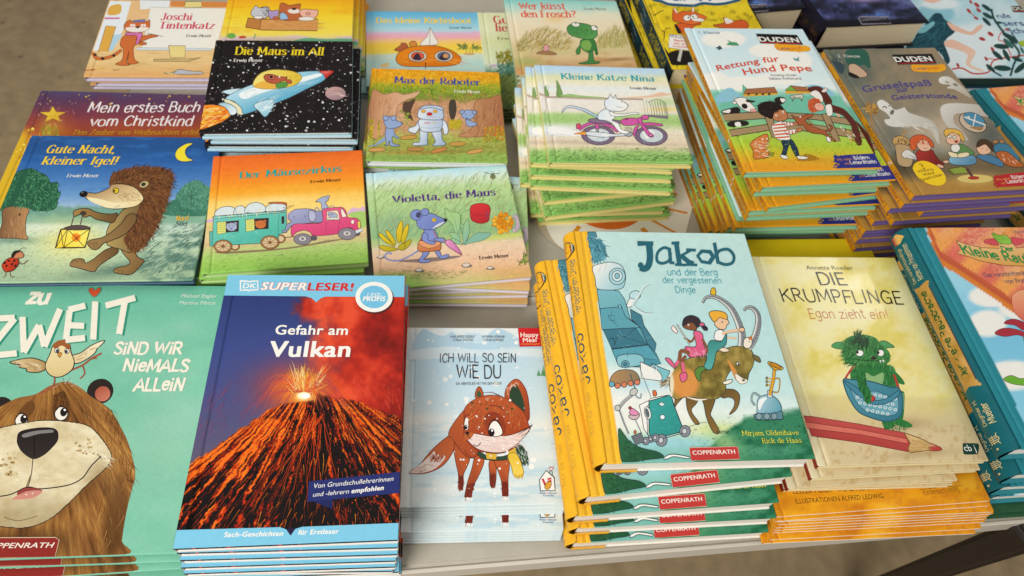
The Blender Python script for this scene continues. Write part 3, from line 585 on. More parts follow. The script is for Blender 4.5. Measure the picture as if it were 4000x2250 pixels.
    a.e('5c5660', 1170, 945, 36, 24); a.e('5c5660', 1580, 900, 32, 26)
    a.p(k, '975,822 1120,808 1250,795 1255,690 1290,665 1400,655 1440,655 1475,690 1495,750 1560,755 1600,780 1615,850 1560,880 1530,850 1470,850 1430,870 1390,905 1180,922 1140,890 1080,870 1010,890 965,925', ('6d2a40', 3), g=(1200, 700, 1250, 920, 'd84878'))
    a.p('f0d9b8', '1295,690 1390,680 1405,690 1420,770 1295,778', ('6d2a40', 3), 0); a.p('f4ead6', '1425,675 1445,670 1485,740 1440,748', ('6d2a40', 3), 0); a.l('6d2a40', 3, '1290,780 1290,905', 0); a.l('6d2a40', 3, '1420,770 1400,890', 0)
    a.e('a9b3cd', 1352, 730, 44, 28, 12, (K, 2)); a.e('a9b3cd', 1325, 712, 17, 16, 0, (K, 2)); a.e('2c2426', 1352, 722, 4, 5); a.p('efe9dc', '1300,768 1320,755 1390,752 1415,770', (K, 2))
    a.p('e7d05a', '1585,790 1612,785 1615,850 1590,852', (K, 2), 0); a.p('d9dfe2', '1560,875 1625,850 1630,880 1570,905', (K, 2), 0); a.e('f4ecd8', 1540, 792, 16, 20, 0, (K, 2))
    for cx, cy in ((1068, 955), (1487, 905)): a.e('8b858f', cx, cy, 84, 52 if cx < 1200 else 56, 0, (K, 3)); a.e('d5d3cf', cx, cy - 4, 36, 24, 0, (K, 2)); a.e('8b858f', cx, cy - 4, 14, 10, 0, (K, 2))
    a.p('a9b3cd', '1190,600 1230,570 1260,555 1300,560 1310,590 1285,605 1300,640 1305,660 1250,668 1245,625 1225,605', (K, 2.5)); a.e('a9b3cd', 1305, 555, 18, 14, 0, (K, 2)); a.l('8f99b4', 8, '1260,665 1235,690 1200,655 1180,680'); a.l('8f99b4', 5, '1305,650 1350,640 1370,655'); a.e('2c2426', 1195, 602, 6, 5)
    a.t('Der Mäusezirkus', 472, 384, 1436, 316, 62, '1fa79a', 'D'); a.t('Erwin Moser', 1142, 426, 1430, 406, 26, '4a3a20', 'D', pen=(.7, .25))
    return a
def robot():
    a = art_of('maxr', res=(90, 90), seed=6)
    def f(x, y):
        n = fbm(x/45, y/38, 4); yy = y + 70*(n - .5)
        c = ramp(yy, (590, 'f2a21c'), (680, 'e6ae24'), (740, 'a9ae30'), (800, '7d9c34'), (850, '8f8a44'), (880, 'd3a077'), (1000, 'd9ac86'), (1100, 'c99a70'), (1150, 'b9b062'), (1200, 'b0bb5c'), (1260, 'a3a44e'), (1330, '9cb95c'), (1390, '8fb356'))
        c = mixc(c, 'c08258', .55*sst(.52, .7, fbm(x/22, y/160, 8))*((y > 800) & (y < 1160)))
        c = mixc(c, 'c98a3c', .7*blob(x, y, 600, 1310, 300, 14)); c = mixc(c, '8a6a34', .5*blob(x, y, 900, 1300, 420, 10))
        return c*(.80 + .36*fbm(x/14, y/14, 3))[..., None]
    a.bg(f); K = '4a4650'
    a.hair(700, '225,600 1320,630 1325,720 225,690', 95, 26, 7, ['f6b41e', 'ec8f16', 'd9a91f', 'c98a14', 'f9cf4a'], 0, 60); a.hair(650, '225,720 1325,740 1335,850 620,850 225,790', 100, 24, 7, ['6b8f2a', '8fae3a', '4f7424', 'a9b844', 'd0a52a'], 0, 60)
    a.p('5a4438', '500,880 545,870 600,850 560,960 580,1030 530,1010 490,940'); a.p('4c4238', '890,870 940,860 950,960 920,1040 888,980')
    a.p('c98f66', '225,790 330,810 430,790 500,812 600,790 640,785 600,830 520,860 450,910 440,980 480,1060 380,1120 225,1180', ('8a5a3c', 2), g=(230, 900, 470, 950, 'dcb08a'))
    a.p('c08a60', '1110,880 1240,840 1335,835 1350,1130 1180,1170 960,1170 1090,1090', ('8a5a3c', 3), g=(1120, 950, 1340, 950, 'a86f4c'))
    a.hair(160, '240,830 460,830 450,1100 240,1150', 92, 70, 4, ['a8704a', 'e2bb95', 'b98058'], .05, 6); a.hair(140, '1130,880 1330,850 1340,1120 1010,1160', 98, 70, 4, ['8f5a3c', 'd9a57c', '7a4c34'], .05, 8)
    a.hair(90, '620,880 880,850 880,1000 640,1000', 92, 70, 4, ['b9825c', 'e2bb95'], 0, 5)
    for q, cs in (('200,1030 290,1040 300,1190 200,1210', ['d9b01f', 'a89a24', 'f0cf3a', '7f8a24']), ('1180,1100 1360,1090 1372,1210 1190,1230', ['c9b82a', '8a9a24', 'e8842a', 'd9501f', '6f8a2a']), ('890,1040 990,1040 990,1110 890,1110', ['c9b82a', '9aa82a', 'e0a83a'])): a.hair(260, q, 270, 26, 7, cs, .1, 45)
    a.hair(60, '460,940 530,950 600,1080 520,1070', 60, 26, 9, ['8fae3a', 'b9c44a', '5f8a2a'], .2, 40)
    a.hair(500, '180,1180 1380,1180 1388,1380 178,1370', -12, 36, 3, ['6f9a3c', '8fb04c', 'a98f3c', '5d7f34', 'b9a24a'], .1, 16)
    for cx, cy in ((270, 1285), (600, 1280), (800, 1290), (960, 1235), (1110, 1300), (540, 1180)): a.e(['c9884a', 'b98a4a', 'd0a05a', 'cf6a5a', '9a8a3a', 'c99a4a'][int(cx/7) % 6], cx, cy, 75, 18, a.rng.uniform(-14, 14), ('6d4a2c', 2))
    B = 'dfe7f0'; O = ('5f6a7c', 3.5)
    a.p('90a5cb', '330,1180 250,1240 190,1255 250,1252 335,1210', None)
    M = '97acd4'
    a.p(M, '345,1110 370,1095 410,1105 420,1150 455,1180 445,1190 405,1170 400,1220 430,1240 466,1245 440,1255 385,1250 380,1215 370,1215 365,1245 330,1250 350,1235 340,1170', O); a.p(M, '330,1050 350,1010 390,1000 430,1030 485,1055 478,1075 430,1098 360,1100', O); a.e(M, 345, 1015, 24, 21, 0, O); a.e(M, 412, 1015, 24, 21, 0, O); a.e('222', 484, 1058, 6, 5) if 0 else a.e('222222', 484, 1058, 6, 5); a.e('222222', 440, 1048, 3, 4)
    a.p(M, '1030,1030 1080,1040 1120,1060 1125,1075 1050,1085', O); a.e(M, 1050, 985, 56, 42, 0, O); a.e(M, 1000, 962, 20, 18, 0, O); a.e(M, 1105, 965, 18, 17, 0, O); a.e('222222', 1040, 1015, 8, 6); a.e('222222', 1035, 985, 3, 4); a.e('222222', 1070, 985, 3, 4)
    a.p(B, '640,1120 700,1130 700,1220 705,1240 640,1250 575,1245 590,1225 635,1215', O, g=(640, 1150, 700, 1200, 'a9bcd6')); a.p(B, '740,1130 815,1120 830,1200 858,1232 830,1250 745,1248 770,1215', O, g=(750, 1150, 820, 1200, 'a9bcd6'))
    a.p(B, '628,1030 600,1080 545,1100 540,1125 570,1140 605,1140 640,1080', O); a.p(B, '825,1030 860,1050 880,1110 870,1150 845,1152 835,1110 820,1080', O)
    a.p(B, '630,1030 720,1020 828,1032 820,1110 790,1130 720,1135 660,1128 632,1090', O, g=(640, 1060, 820, 1090, 'b4c4dc')); a.p(B, '625,1010 630,940 660,915 730,908 800,915 832,945 835,1020 730,1030', O, g=(640, 960, 830, 990, 'b9c9de'))
    a.l('5f6a7c', 3, '726,910 726,882'); a.p('c3cfe0', '635,940 730,925 830,945 830,925 780,908 680,908', O)
    a.e('f0b02a', 668, 957, 20, 12, 0, ('7a5a1c', 2)); a.e('f0b02a', 768, 958, 20, 12, 0, ('7a5a1c', 2)); a.e('cf2f33', 720, 980, 25, 14, 0, ('7c1c1c', 2)); a.l(K, 2, '690,1002 730,1008 770,998'); a.p('c65a5a', '675,1052 728,1052 728,1060 675,1060', None, 0); a.p('d0b44a', '745,1050 772,1050 772,1058 745,1058', None, 0); a.l('5f6a7c', 2, '640,1092 720,1102 815,1092')
    a.t('Max der Roboter', 418, 712, 1155, 734, 54, '2d4f9e', 'D'); a.t('Erwin Moser', 932, 795, 1155, 802, 24, 'f3f0dc', 'D', pen=(.7, .25))
    return a
def violet():
    a = art_of('viol', res=(90, 90), seed=7)
    def f(x, y):
        yy = y + .06*(x - 700) + 40*(fbm(x/70, y/50, 5) - .5)
        c = ramp(yy, (100, '9fd7e4'), (170, 'c9e6ea'), (230, 'd9ead0'), (300, 'bcd99a'), (420, 'b4d492'), (560, 'a3c88c'), (680, '8fb784'), (740, 'b4c884'), (790, 'e8cfae'), (900, 'eec8a6'), (1000, 'e9bd92'), (1080, 'd3c084'), (1190, '9cc35c'))
        c = mixc(c, '93c65a', sst(760, 240, x + (y - 1050)*-1.2)*sst(960, 1060, yy)); c = mixc(c, 'd7dc5a', .6*blob(x, y, 1250, 710, 250, 22, -8)); c = mixc(c, 'dba462', .6*sst(900, 1400, x)*sst(960, 1060, yy))
        c = mixc(c, '7f9f8c', .5*blob(x, y, 300, 600, 160, 90))
        return c*(.95 + .1*fbm(x/22, y/22, 3))[..., None]
    a.bg(f); K = '4b4652'
    a.hair(900, '85,300 600,240 1270,180 1340,420 1390,640 900,700 160,720 110,480', -62, 90, 3.2, ['7ea860', 'a6c87c', 'd0dfa0', '5f8f5c', 'c3d690', '8c9a58', 'b9a070'], .18, 14); a.hair(120, '420,420 1300,300 1360,520 700,560', -60, 80, 2.5, ['b0804a', '55704a', '3f5a44'], .2, 14)
    a.l('5b6a5c', 2.5, '980,250 990,200 1005,175 1022,178'); a.l('4a5048', 3, '1135,270 1150,220 1155,195'); a.e('7c8050', 1153, 198, 22, 20, 0, ('4a5048', 2)); a.l('5a6468', 5, '1075,160 1140,175 1215,170'); a.l('5a6468', 4, '1140,152 1170,178')
    a.hair(200, '160,810 1430,680 1470,1000 170,1020', -4, 40, 3, ['c79a74', 'd8ae88', 'b98a64', 'f2d6b6'], 0, 8)
    Y = 'e9c62a'
    for q in ('330,740 330,650 370,575 380,640 360,760', '365,740 395,640 430,610 420,700 390,770', '320,760 270,680 235,660 250,710 300,780', '300,780 200,690 175,700 230,760 310,800', '310,810 200,790 185,810 240,840 330,830', '370,800 420,750 455,745 430,800 380,830', '340,820 360,780 400,780 390,830'): a.p(Y, q, ('7a6a1c', 3), g=(250, 700, 320, 840, 'b5a824'))
    for q in ('740,470 800,500 860,510 875,560 870,640 840,700 800,600 760,560', '880,750 850,690 800,680 780,690 820,740 870,780', '900,780 900,700 870,620 880,600 940,650 945,720', '905,780 950,690 945,570 910,600 895,690', '910,780 1000,690 1080,680 1140,690 1080,740 960,770', '900,780 820,730 790,740 840,775'): a.p('a9cf8a', q, ('5d7d55', 2.5), g=(800, 600, 950, 760, '86b8a4'))
    a.l('6f9a5c', 5, '890,690 880,580 890,510 930,488 960,492'); a.l('5d7d55', 2, '745,475 820,560 850,680')
    a.p('d9363a', '960,470 985,440 1050,428 1110,440 1132,475 1125,530 1115,580 1060,600 1000,590 965,560', ('6d1c20', 3), g=(1000, 450, 1060, 600, 'b92a30')); a.l('6d1c20', 3, '965,550 1010,520 1070,535 1110,500'); a.hair(30, '1070,500 1125,480 1110,560 1075,560', 60, 20, 3, ['5a3a5a', '8a5a7a'])
    for k in range(60): t = a.rng.uniform(0, 6.28); r = a.rng.uniform(.2, 1); a.e(['f0a024', 'e58a1c', 'f5bc3a', 'd8931f'][k % 4], 1235 + 82*r*math.cos(t), 610 + 88*r*math.sin(t)*.95 - 10, 19, 15, t*57, ('a8691a', 1.5), n=9)
    for k in range(14): t = -1.4 + k*.22; a.e('c9b9c4', 1330 + 40*math.cos(t), 600 + 60*math.sin(t), 22, 11, t*57, ('7a6a78', 1.5), n=9)
    a.hair(80, '1360,960 1420,860 1460,870 1470,960', -40, 36, 8, ['7f9a3c', 'b4bf5c', '4c5f2c'], .1, 40)
    a.hair(260, '165,990 560,1010 950,1010 800,1080 170,1090', -30, 30, 2.6, GRASS, .4, 20)
    for cx, cy, r in ((925, 958, 34), (1130, 982, 24), (190, 885, 24), (520, 1000, 30)): a.e('7a6c66', cx + 4, cy + 8, r + 14, r*.4); a.e('ded0c0', cx, cy, r, r*.5, -6, (K, 2))
    a.p('8d7a74', '330,925 520,905 760,885 880,880 800,905 560,935')
    M = '8494cf'; O = ('3f4468', 3)
    a.l('8494cf', 11, '520,830 440,880 350,920 265,915 230,890 240,860 275,855 280,870')
    a.p(M, '560,840 605,845 590,880 560,910 610,915 605,935 530,938 520,915 545,880', O); a.p(M, '655,838 695,840 715,880 740,872 775,870 770,890 720,905 690,890', O)
    a.p(M, '560,670 600,650 650,655 690,740 690,800 540,800 545,740', O)
    a.p('e0915c', '520,755 560,748 680,760 705,765 705,825 660,838 520,840', ('6d3c24', 3), g=(600, 760, 620, 840, 'c8754a')); a.p('e8a070', '525,752 690,760 690,790 610,815 540,795', ('6d3c24', 2)); a.e('e8c23a', 602, 802, 7); a.l('a86040', 8, '640,665 690,755'); a.l('a86040', 7, '560,670 530,750')
    a.p(M, '560,680 595,700 600,745 655,760 660,775 630,782 575,765 545,735', O); a.p(M, '650,735 720,725 745,745 735,765 660,750', O)
    a.l('c9733c', 7, '720,740 770,770'); a.p('e79ac6', '745,760 790,745 860,820 885,872 830,840 770,800', ('7a3f68', 3), g=(770, 760, 850, 850, 'd07ab0')); a.l('b0553c', 7, '865,855 888,878'); a.hair(20, '760,770 790,755 850,840 830,840', 45, 50, 3, ['f3bcdc', 'b9609c'])
    a.p(M, '500,590 520,545 570,515 640,520 700,550 755,572 748,590 700,625 640,655 570,655 520,635', O, g=(560, 530, 640, 660, '6f80c0')); a.p('d9d8dc', '640,650 700,622 740,590 700,600 650,630'); a.hair(80, '500,600 560,590 600,650 530,640', 110, 22, 3, ['5d6cae', '9aa8dc'])
    a.e(M, 498, 530, 50, 46, 0, O); a.e('4a4a6a', 515, 530, 22, 26, 10); a.e(M, 570, 505, 34, 30, 0, O); a.e('edc53a', 650, 572, 19, 17, 0, ('5a4a1c', 2)); a.e('222222', 656, 570, 6, 6); a.e('1c1a1c', 746, 574, 15, 13); a.l(K, 2, '645,630 660,640 690,632')
    a.t('Violetta, die Maus', 294, 428, 1180, 360, 60, '5a3585', 'D'); a.t('Erwin Moser', 1038, 912, 1292, 890, 29, '3c3026', 'D', pen=(.7, .25))
    return a
def hedgehog():
    a = art_of('igel', res=(130, 110), seed=9)
    def f(x, y):
        n = fbm(x/160, y/32, 4)
        c = ramp(y + 50*(n - .5), (60, '2a5590'), (180, '27548f'), (300, '2f62a4'), (450, '4a7cb8'), (600, '6d9bcb'), (720, 'a0bcd6'), (800, 'a9c6b4'), (900, 'c0d6c4'), (1100, 'b4ccac'), (1390, '9db894'))
        c = mixc(c, '3a74b8', .5*sst(.5, .75, n)*(y < 600)); d = fbm(x/60, y/60, 5)
        c = mixc(c, '6c9c86', sst(690, 720, y + 60*(d - .5))*sst(880, 830, y)*.85); c = mixc(c, '8db79a', .7*sst(770, 800, y + 60*(d - .5))*sst(880, 820, y))
        c = mixc(c, '4d7568', .8*sst(.42, .62, fbm(x/130 + y/70, y/60 - x/300, 8))*sst(1150, 1500, x)*sst(840, 980, y)); c = mixc(c, '486a62', .75*blob(x, y, 1040, 1270, 420, 55, -8)); c = mixc(c, '5d8676', .8*blob(x, y, 150, 1010, 260, 30))
        c = mixc(c, 'f2e27c', .95*blob(x, y, 640, 1010, 260, 150)); c = mixc(c, 'eef0b0', .35*blob(x, y, 560, 1120, 380, 190)); c = mixc(c, 'e5ecd6', .6*blob(x, y, 400, 900, 300, 50))
        return c*(.95 + .1*fbm(x/24, y/14, 2))[..., None]
    a.bg(f); K = '2c2620'
    a.hair(900, '40,900 1850,860 1760,1360 -150,1370', -40, 40, 3, ['8fa874', 'c9d6a4', '6d8f74', 'e6e8c0', 'b4c480', '557a68'], .2, 14); a.hair(520, '1180,900 1830,860 1750,1340 1100,1330', -42, 66, 5, ['3f665c', '527c6e', '86ab94', 'b9d0b4', '2f5048'], .2, 10); a.hair(120, '60,980 700,1080 640,1340 0,1340', -25, 22, 2.6, ['7d8a3c', '5f6d34'], .2, 20)
    # trees
    a.p('b98a5c', '20,760 40,700 250,700 262,740 240,800 230,880 236,960 250,1000 120,992 -30,985 0,920 22,840', (K, 3), g=(230, 850, 20, 860, '7d5a3c')); a.hair(90, '30,760 235,760 230,980 0,980', 92, 60, 4, ['7d5a3c', 'c99a6c', '9a7048'], .05, 6); a.e('4a3624', 178, 778, 9, 14, 20)
    C = '2b5c44'; ctr = '110,430 150,395 260,365 310,372 345,395 420,430 455,490 520,490 520,560 545,590 520,650 500,720 430,745 330,740 230,715 130,705 60,715 -30,740 -60,600 40,560'
    a.p(C, ctr, (K, 2)); a.hair(1500, ctr, lambda x, y: 60 + .12*(x - 100), 26, 8, ['2f6a4a', '3d7f57', '24513c', '4f9464', '1c4432', '63a574'], .1, 50, 6e-5)
    a.hair(200, '100,430 320,380 510,480 540,600 500,720 400,740 560,640 540,470 320,340', -40, 24, 6, ['24513c', '2f6a4a'], .2, 60)
    t2 = '1560,700 1590,600 1640,530 1700,490 1780,475 1850,520 1900,560 1850,760 1700,740 1560,690'
    a.p('4f8a72', t2, None); a.hair(700, t2, -80, 26, 7, ['5f9a80', '3f7862', '78ac8c', '2f6452'], .1, 40); a.l('2c4a40', 5, '1712,700 1725,590 1715,550'); a.l('2c4a40', 4, '1725,640 1680,605 1672,650'); a.l('2c4a40', 4, '1722,620 1762,590')
    a.p('3f7862', '1490,690 1600,640 1640,720 1840,740 1830,790 1480,780'); a.hair(260, '1480,690 1840,740 1830,790 1480,780', -80, 22, 7, ['3f7862', '2f6452', '5f9a80'], 0, 40)
    # hedgehog
    F = 'a8865c'; O = (K, 4)
    a.p('6d5234', '1180,1160 1210,1110 1280,1060 1220,1130', None)
    a.p('9c7a4c', '1040,1070 960,1090 900,1130 840,1180 770,1215 750,1180 690,1175 650,1190 630,1225 640,1245 700,1258 780,1280 850,1290 885,1245 960,1190 1060,1120', O, g=(760, 1230, 1040, 1090, '6d5230'))
    a.p('a68450', '1080,1060 1110,1130 1170,1205 1130,1240 1060,1255 1025,1275 1030,1300 1100,1315 1190,1310 1280,1220 1295,1190 1240,1160 1200,1110', O, g=(1080, 1100, 1270, 1220, '7d6038'))
    a.p('b29a5c', '960,930 1000,850 1060,790 1110,735 1220,690 1290,700 1300,900 1200,1110 1080,1090 980,1060 960,1030', O, g=(970, 950, 1250, 940, '7d6440'))
    back = '990,520 985,470 1010,415 1080,385 1200,355 1330,350 1430,355 1520,385 1560,430 1545,520 1510,650 1470,760 1420,870 1360,980 1290,1070 1210,1115 1150,1070 1110,1000 1180,900 1230,760 1260,660 1200,560 1100,520'
    a.p('6a432a', back, None)
    def fa(x, y):
        d = math.atan2(y - 640, x - 1120); return math.degrees(d)*.5 + (-70 if y < 560 else 55 if y > 650 else 0)
    a.hair(3200, back, lambda x, y: (-75 + (x - 1000)*.12) if y < 480 else (20 + (y - 480)*.1), 44, 5, ['4a2c1c', '6a432a', '8a5a34', 'a3703f', '35200f', '7a4a28'], .12, 16, 1e-4)
    a.hair(420, '985,500 1010,400 1200,345 1330,340 1520,375 1570,430 1560,520 1500,700 1420,900 1300,1085 1260,1060 1400,880 1500,620 1520,430 1330,370 1080,400', lambda x, y: (-85 + (x - 1000)*.12) if y < 450 else 30, 46, 5, ['4a2c1c', '3a2415', '6a432a'], .1, 14)
    a.p('b99668', '785,585 860,588 920,570 980,540 1010,510 1100,505 1200,530 1260,580 1290,640 1230,700 1130,722 1020,728 920,705 830,660 770,630', O, g=(900, 570, 960, 720, 'ecd9a4')); a.p('f0e2b4', '790,625 900,640 1020,670 1150,680 1090,718 980,722 880,690 800,650'); a.hair(160, '980,560 1240,580 1260,660 1080,650', 20, 30, 4, ['a17c50', 'c9a878', 'b08c60'], .1, 14)
    a.e('1d1815', 752, 595, 38, 28, -8); a.e('6a6460', 742, 583, 12, 6); a.e('e2c72c', 1042, 565, 26, 24, 0, (K, 4)); a.e('1d1815', 1030, 566, 9, 10); a.e('c9b07c', 1295, 508, 45, 30, -20, (K, 3)); a.e('2d3a34', 1290, 508, 22, 17, -20); a.l(K, 3, '1030,712 1060,708 1082,690'); a.l('8a6a44', 5, '985,540 1020,500 1090,480')
    # lantern and arms
    a.l('7c6a62', 9, '640,880 668,780'); a.l('7c6a62', 9, '722,870 748,762'); a.l('4c4038', 3, '640,880 668,780'); a.l('4c4038', 3, '722,870 748,762')
    a.p('a4804c', '660,760 680,738 740,725 800,728 850,752 920,770 1000,775 1055,770 1020,850 940,840 860,820 810,790 760,805 730,775 690,790 668,795', O, g=(700, 740, 1000, 830, '6f5430')); a.e('4c3a34', 750, 768, 26, 18, 0, (K, 3))
    a.p('f2d63c', '548,912 610,910 810,905 765,1075 575,1078 500,1080', ('3a2a1c', 7), 0, g=(560, 1070, 680, 930, 'f8ea70')); a.e('f6a02c', 685, 985, 42, 40); a.e('ee7a24', 690, 985, 20, 24); a.p('5c4c48', '575,910 620,885 700,875 780,885 810,908 700,920', ('2c201c', 3))
    for q in ('610,910 575,1078', '612,915 765,1072', '808,908 580,1072', '548,915 570,1072', '605,915 505,1075'): a.l('3a2a1c', 6, q)
    a.p('97784a', '1200,770 1230,810 1200,880 1120,960 1010,1010 930,1040 880,1090 830,1090 790,1050 800,1015 850,1000 920,985 1010,930 1090,860 1140,790', O, g=(900, 1000, 1180, 850, '7a5c38')); a.l(K, 3, '800,1050 840,1035 850,1085'); a.l(K, 3, '840,1040 870,1035 880,1080')
    a.l(K, 3, '650,1215 670,1190 700,1215'); a.l(K, 3, '690,1195 730,1185 740,1220'); a.l(K, 3, '1040,1275 1070,1280 1060,1305'); a.l(K, 3, '1075,1275 1105,1285 1095,1310')
    # beetle
    a.p('d0442a', '45,1290 20,1235 60,1185 110,1165 165,1180 165,1230 120,1280 80,1292', (K, 4), g=(40, 1200, 160, 1270, 'a83420'))
    for x, y in ((80, 1195), (130, 1195), (60, 1240), (110, 1225), (140, 1240), (45, 1215)): a.e('2c1a14', x, y, 13, 9, -30)
    a.p('c9825c', '105,1150 130,1110 180,1105 215,1140 205,1165 160,1175 120,1170', (K, 3)); a.p('2c2622', '105,1150 130,1108 175,1102 190,1112 150,1130 120,1168'); a.l(K, 3, '180,1105 200,1080 240,1082'); a.l('7c5a44', 8, '165,1200 200,1225 240,1200 252,1190'); a.l('7c5a44', 6, '55,1290 50,1330 30,1342'); a.l('7c5a44', 6, '90,1290 100,1335 135,1340')
    a.p('f3de3a', '1735,142 1690,140 1640,160 1590,200 1575,250 1600,290 1660,305 1735,292 1690,270 1665,225 1680,180', ('1c3a66', 3))
    a.t('Gute Nacht,', 405, 225, 1035, 228, 68, 'f2cd3c', 'D', shear=.18, pen=(.72, .2)); a.t('kleiner Igel!', 370, 328, 1050, 330, 68, 'f2cd3c', 'D', shear=.12, pen=(.72, .2)); a.t('Erwin Moser', 598, 444, 884, 444, 28, 'e8e8e4', 'D', shear=.2, pen=(.7, .25))
    a.t('Nord', 1580, 832, 1690, 830, 38, 'e2b23c', 'D', pen=(.8, .35)); a.t('Süd', 1572, 880, 1680, 880, 36, '20304e', 'H', pen=(.35, .35))
    return a
def bear():
    a = art_of('zwei', res=(70, 70), seed=11, ink=INK_FLAT)
    def f(x, y):
        c = ramp(fbm(x/300, y/160, 3), (.2, '6fb79b'), (.5, '7cc0a4'), (.8, '8cc4ae')); c = mixc(c, '94c2a8', .6*blob(x, y, 800, 850, 220, 260)); c = mixc(c, '5fb49a', .5*sst(300, 60, y))
        return c
    a.bg(f); K = '2a2220'
    fur = '-160,700 -20,640 80,590 170,570 250,525 330,510 400,545 440,580 530,640 580,720 615,790 640,870 655,960 630,1060 605,1180 590,1280 580,1352 -160,1380'
    a.e('2c2421', 10, 640, 60, 58); a.e('2c2421', 485, 556, 66, 60, -30); a.e('a8553f', 497, 568, 38, 36, -40, None, g=(480, 540, 515, 600, 'c47860'))
    a.p('8a5a2c', fur, None, g=(300, 560, 350, 1300, '6f4420'))
    def ang(x, y): return 60 + (x - 300)*.03 + (25 if y > 1000 else 0) if x > 250 else 115
    def coat(x, y):
        u = np.arctan2(y - 430, x - 240); r = np.hypot(x - 240, y - 430)
        st = fbm(u*42, r/130, 4, 4); st2 = fbm(u*110, r/60, 8, 3); lo = fbm(x/130, y/170, 5, 3)
        v = .55*st + .25*st2 + .45*lo - .12
        c = ramp(v, (.2, '4c2d14'), (.4, '7d5026'), (.55, '9a6834'), (.7, 'b4823f'), (.85, 'cfa062'))
        c = mixc(c, '4a2d16', .75*sst(.25, .8, blob(x, y, 560, 1180, 70, 240, 8))); c = mixc(c, '3c2410', .7*blob(x, y, 120, 1290, 260, 70)); c = mixc(c, '4f3118', .55*blob(x, y, 430, 1010, 60, 160, 40)); c = mixc(c, 'b98a50', .45*blob(x, y, 520, 930, 60, 200, -12)); c = mixc(c, '5a3718', .6*blob(x, y, 300, 640, 50, 80)); c = mixc(c, '5a3718', .5*blob(x, y, 110, 660, 60, 60)); return c
    a.paint(crom(P(fur), True, 5), coat, 4)
    a.hair(420, '300,560 440,580 560,660 640,860 655,960 600,1250 480,1340 460,1000 560,900', lambda x, y: 62 + (y - 600)*.06, 70, 2.6, ['8b5d2e', '5f3a1a', 'b48448', '70461f'], .12, 9, 6e-5)
    a.hair(220, '430,590 545,640 600,760 640,860 655,960 620,1080 600,980 590,830 500,660', 62, 46, 3, ['6f4420', '3c2410', '8a5a2c'], .1, 16)
    a.hair(90, '200,560 330,505 420,550 300,530', -60, 34, 2.4, ['e6dcc8', '8a5a2c', '3c2410'], .1, 30)
    a.p('5c3a1c', '255,640 270,580 310,555 335,620 330,700 270,700'); a.p('6a4420', '70,720 95,650 150,600 170,640 120,700 80,740')
    a.hair(140, '260,560 330,560 330,690 260,690', 75, 40, 4, ['4a2c14', '7a4e26'], .1, 10)
    for cx, cy, rx, ry in ((104, 697, 30, 34), (297, 664, 32, 34)):
        a.e('ece6da', cx, cy, rx, ry, 20, (K, 3)); a.e('241d1b', cx + 12, cy - 8, 17, 22, 15); a.e('ffffff', cx + 17, cy - 18, 6, 5); a.l('3c2410', 5, [(cx - rx, cy - 8), (cx, cy - ry - 4), (cx + rx, cy - 12)])
    mz = '-160,800 -20,740 100,712 200,697 300,700 420,720 480,770 530,840 538,880 510,930 420,1010 330,1100 240,1175 130,1215 0,1210 -160,1190'
    a.p('cdbd94', mz, (K, 2.5), g=(200, 720, 260, 1200, 'a48e62')); a.p('e0d3ad', '-100,830 60,770 240,740 400,760 470,820 420,890 300,930 180,870 60,900 -100,960', None); a.p('d8c9a0', '160,1020 300,1010 430,960 480,900 420,1000 300,1060 160,1060')
    a.paint(crom(P(mz), True, 5), lambda x, y: mixc(mixc(ramp(fbm(x/40, y/26, 3)*.5 + fbm(x/150, y/110, 9)*.5, (.25, 'c6b489'), (.5, 'd9caa4'), (.75, 'e8ddbd')), '96825a', .6*sst(1010, 1200, y - np.abs(x - 150)*.25 + 40)), '927c52', .6*blob(x, y, 480, 960, 90, 60, -50)), 4)
    a.hair(90, mz, 20, 30, 2, ['d8c9a0', 'c4b284', 'b4a070'], .1, 40, 5e-5)
    a.dots(40, '300,740 470,790 480,860 380,860', 4, 10, ['b79b68', 'a88a58']); a.dots(16, '0,840 90,860 80,960 0,960', 4, 12, ['b79b68', 'a88a58'])
    a.p('241e1d', '84,790 95,755 150,738 230,732 275,745 280,790 250,830 210,865 160,882 110,850 88,815', (K, 2), g=(180, 740, 180, 880, '322a28')); a.p('7d7a78', '110,765 170,748 250,742 255,755 190,762 120,780'); a.l('0f0c0c', 4, '165,770 168,870')
    a.l(K, 4, '160,882 152,960 135,1022'); a.l('8c744c', 6, '150,960 128,1020'); a.l(K, 5.5, '-120,1075 40,1058 130,1020 200,1028 330,1010 400,975 440,920 490,870'); a.l(K, 3, '470,860 490,880 500,900'); a.hair(60, '490,830 538,880 510,925 490,890', 30, 34, 3, ['ece2c8', 'cdbd94'], .1, 26)
    a.p('8e4038', '85,1045 135,1022 205,1035 160,1062 100,1070'); a.p('c98878', '60,1075 130,1040 205,1038 170,1068 110,1078 70,1080'); a.e('f0d8cc', 128, 1056, 6, 3); a.e('f0d8cc', 158, 1050, 5, 3); a.l('6d5a38', 3, '20,1165 90,1182 180,1160')
    # small bird
    a.p('d9c290', '225,420 150,395 55,412 60,422 100,430 95,440 130,448 130,460 180,465 220,450', (K, 2.5), g=(60, 420, 220, 430, 'b08c58')); a.p('d9c290', '345,385 390,370 450,330 505,310 495,328 470,350 460,370 430,395 380,420 350,415', (K, 2.5), g=(350, 400, 500, 320, 'f0e4c4')); a.hair(50, '60,415 220,430 220,455 110,440', 188, 40, 3, ['8a6438', 'f0e4c4'], .1, 8); a.hair(50, '350,400 490,320 460,365 370,410', -35, 40, 3, ['8a6438', 'f0e4c4'], .1, 8)
    a.l('9c5440', 9, '330,460 400,430 440,400 492,372'); a.l('9c5440', 7, '400,430 410,470 388,495'); a.l('9c5440', 7, '440,400 470,395'); a.l('9c5440', 8, '265,488 262,520 235,548 190,565')
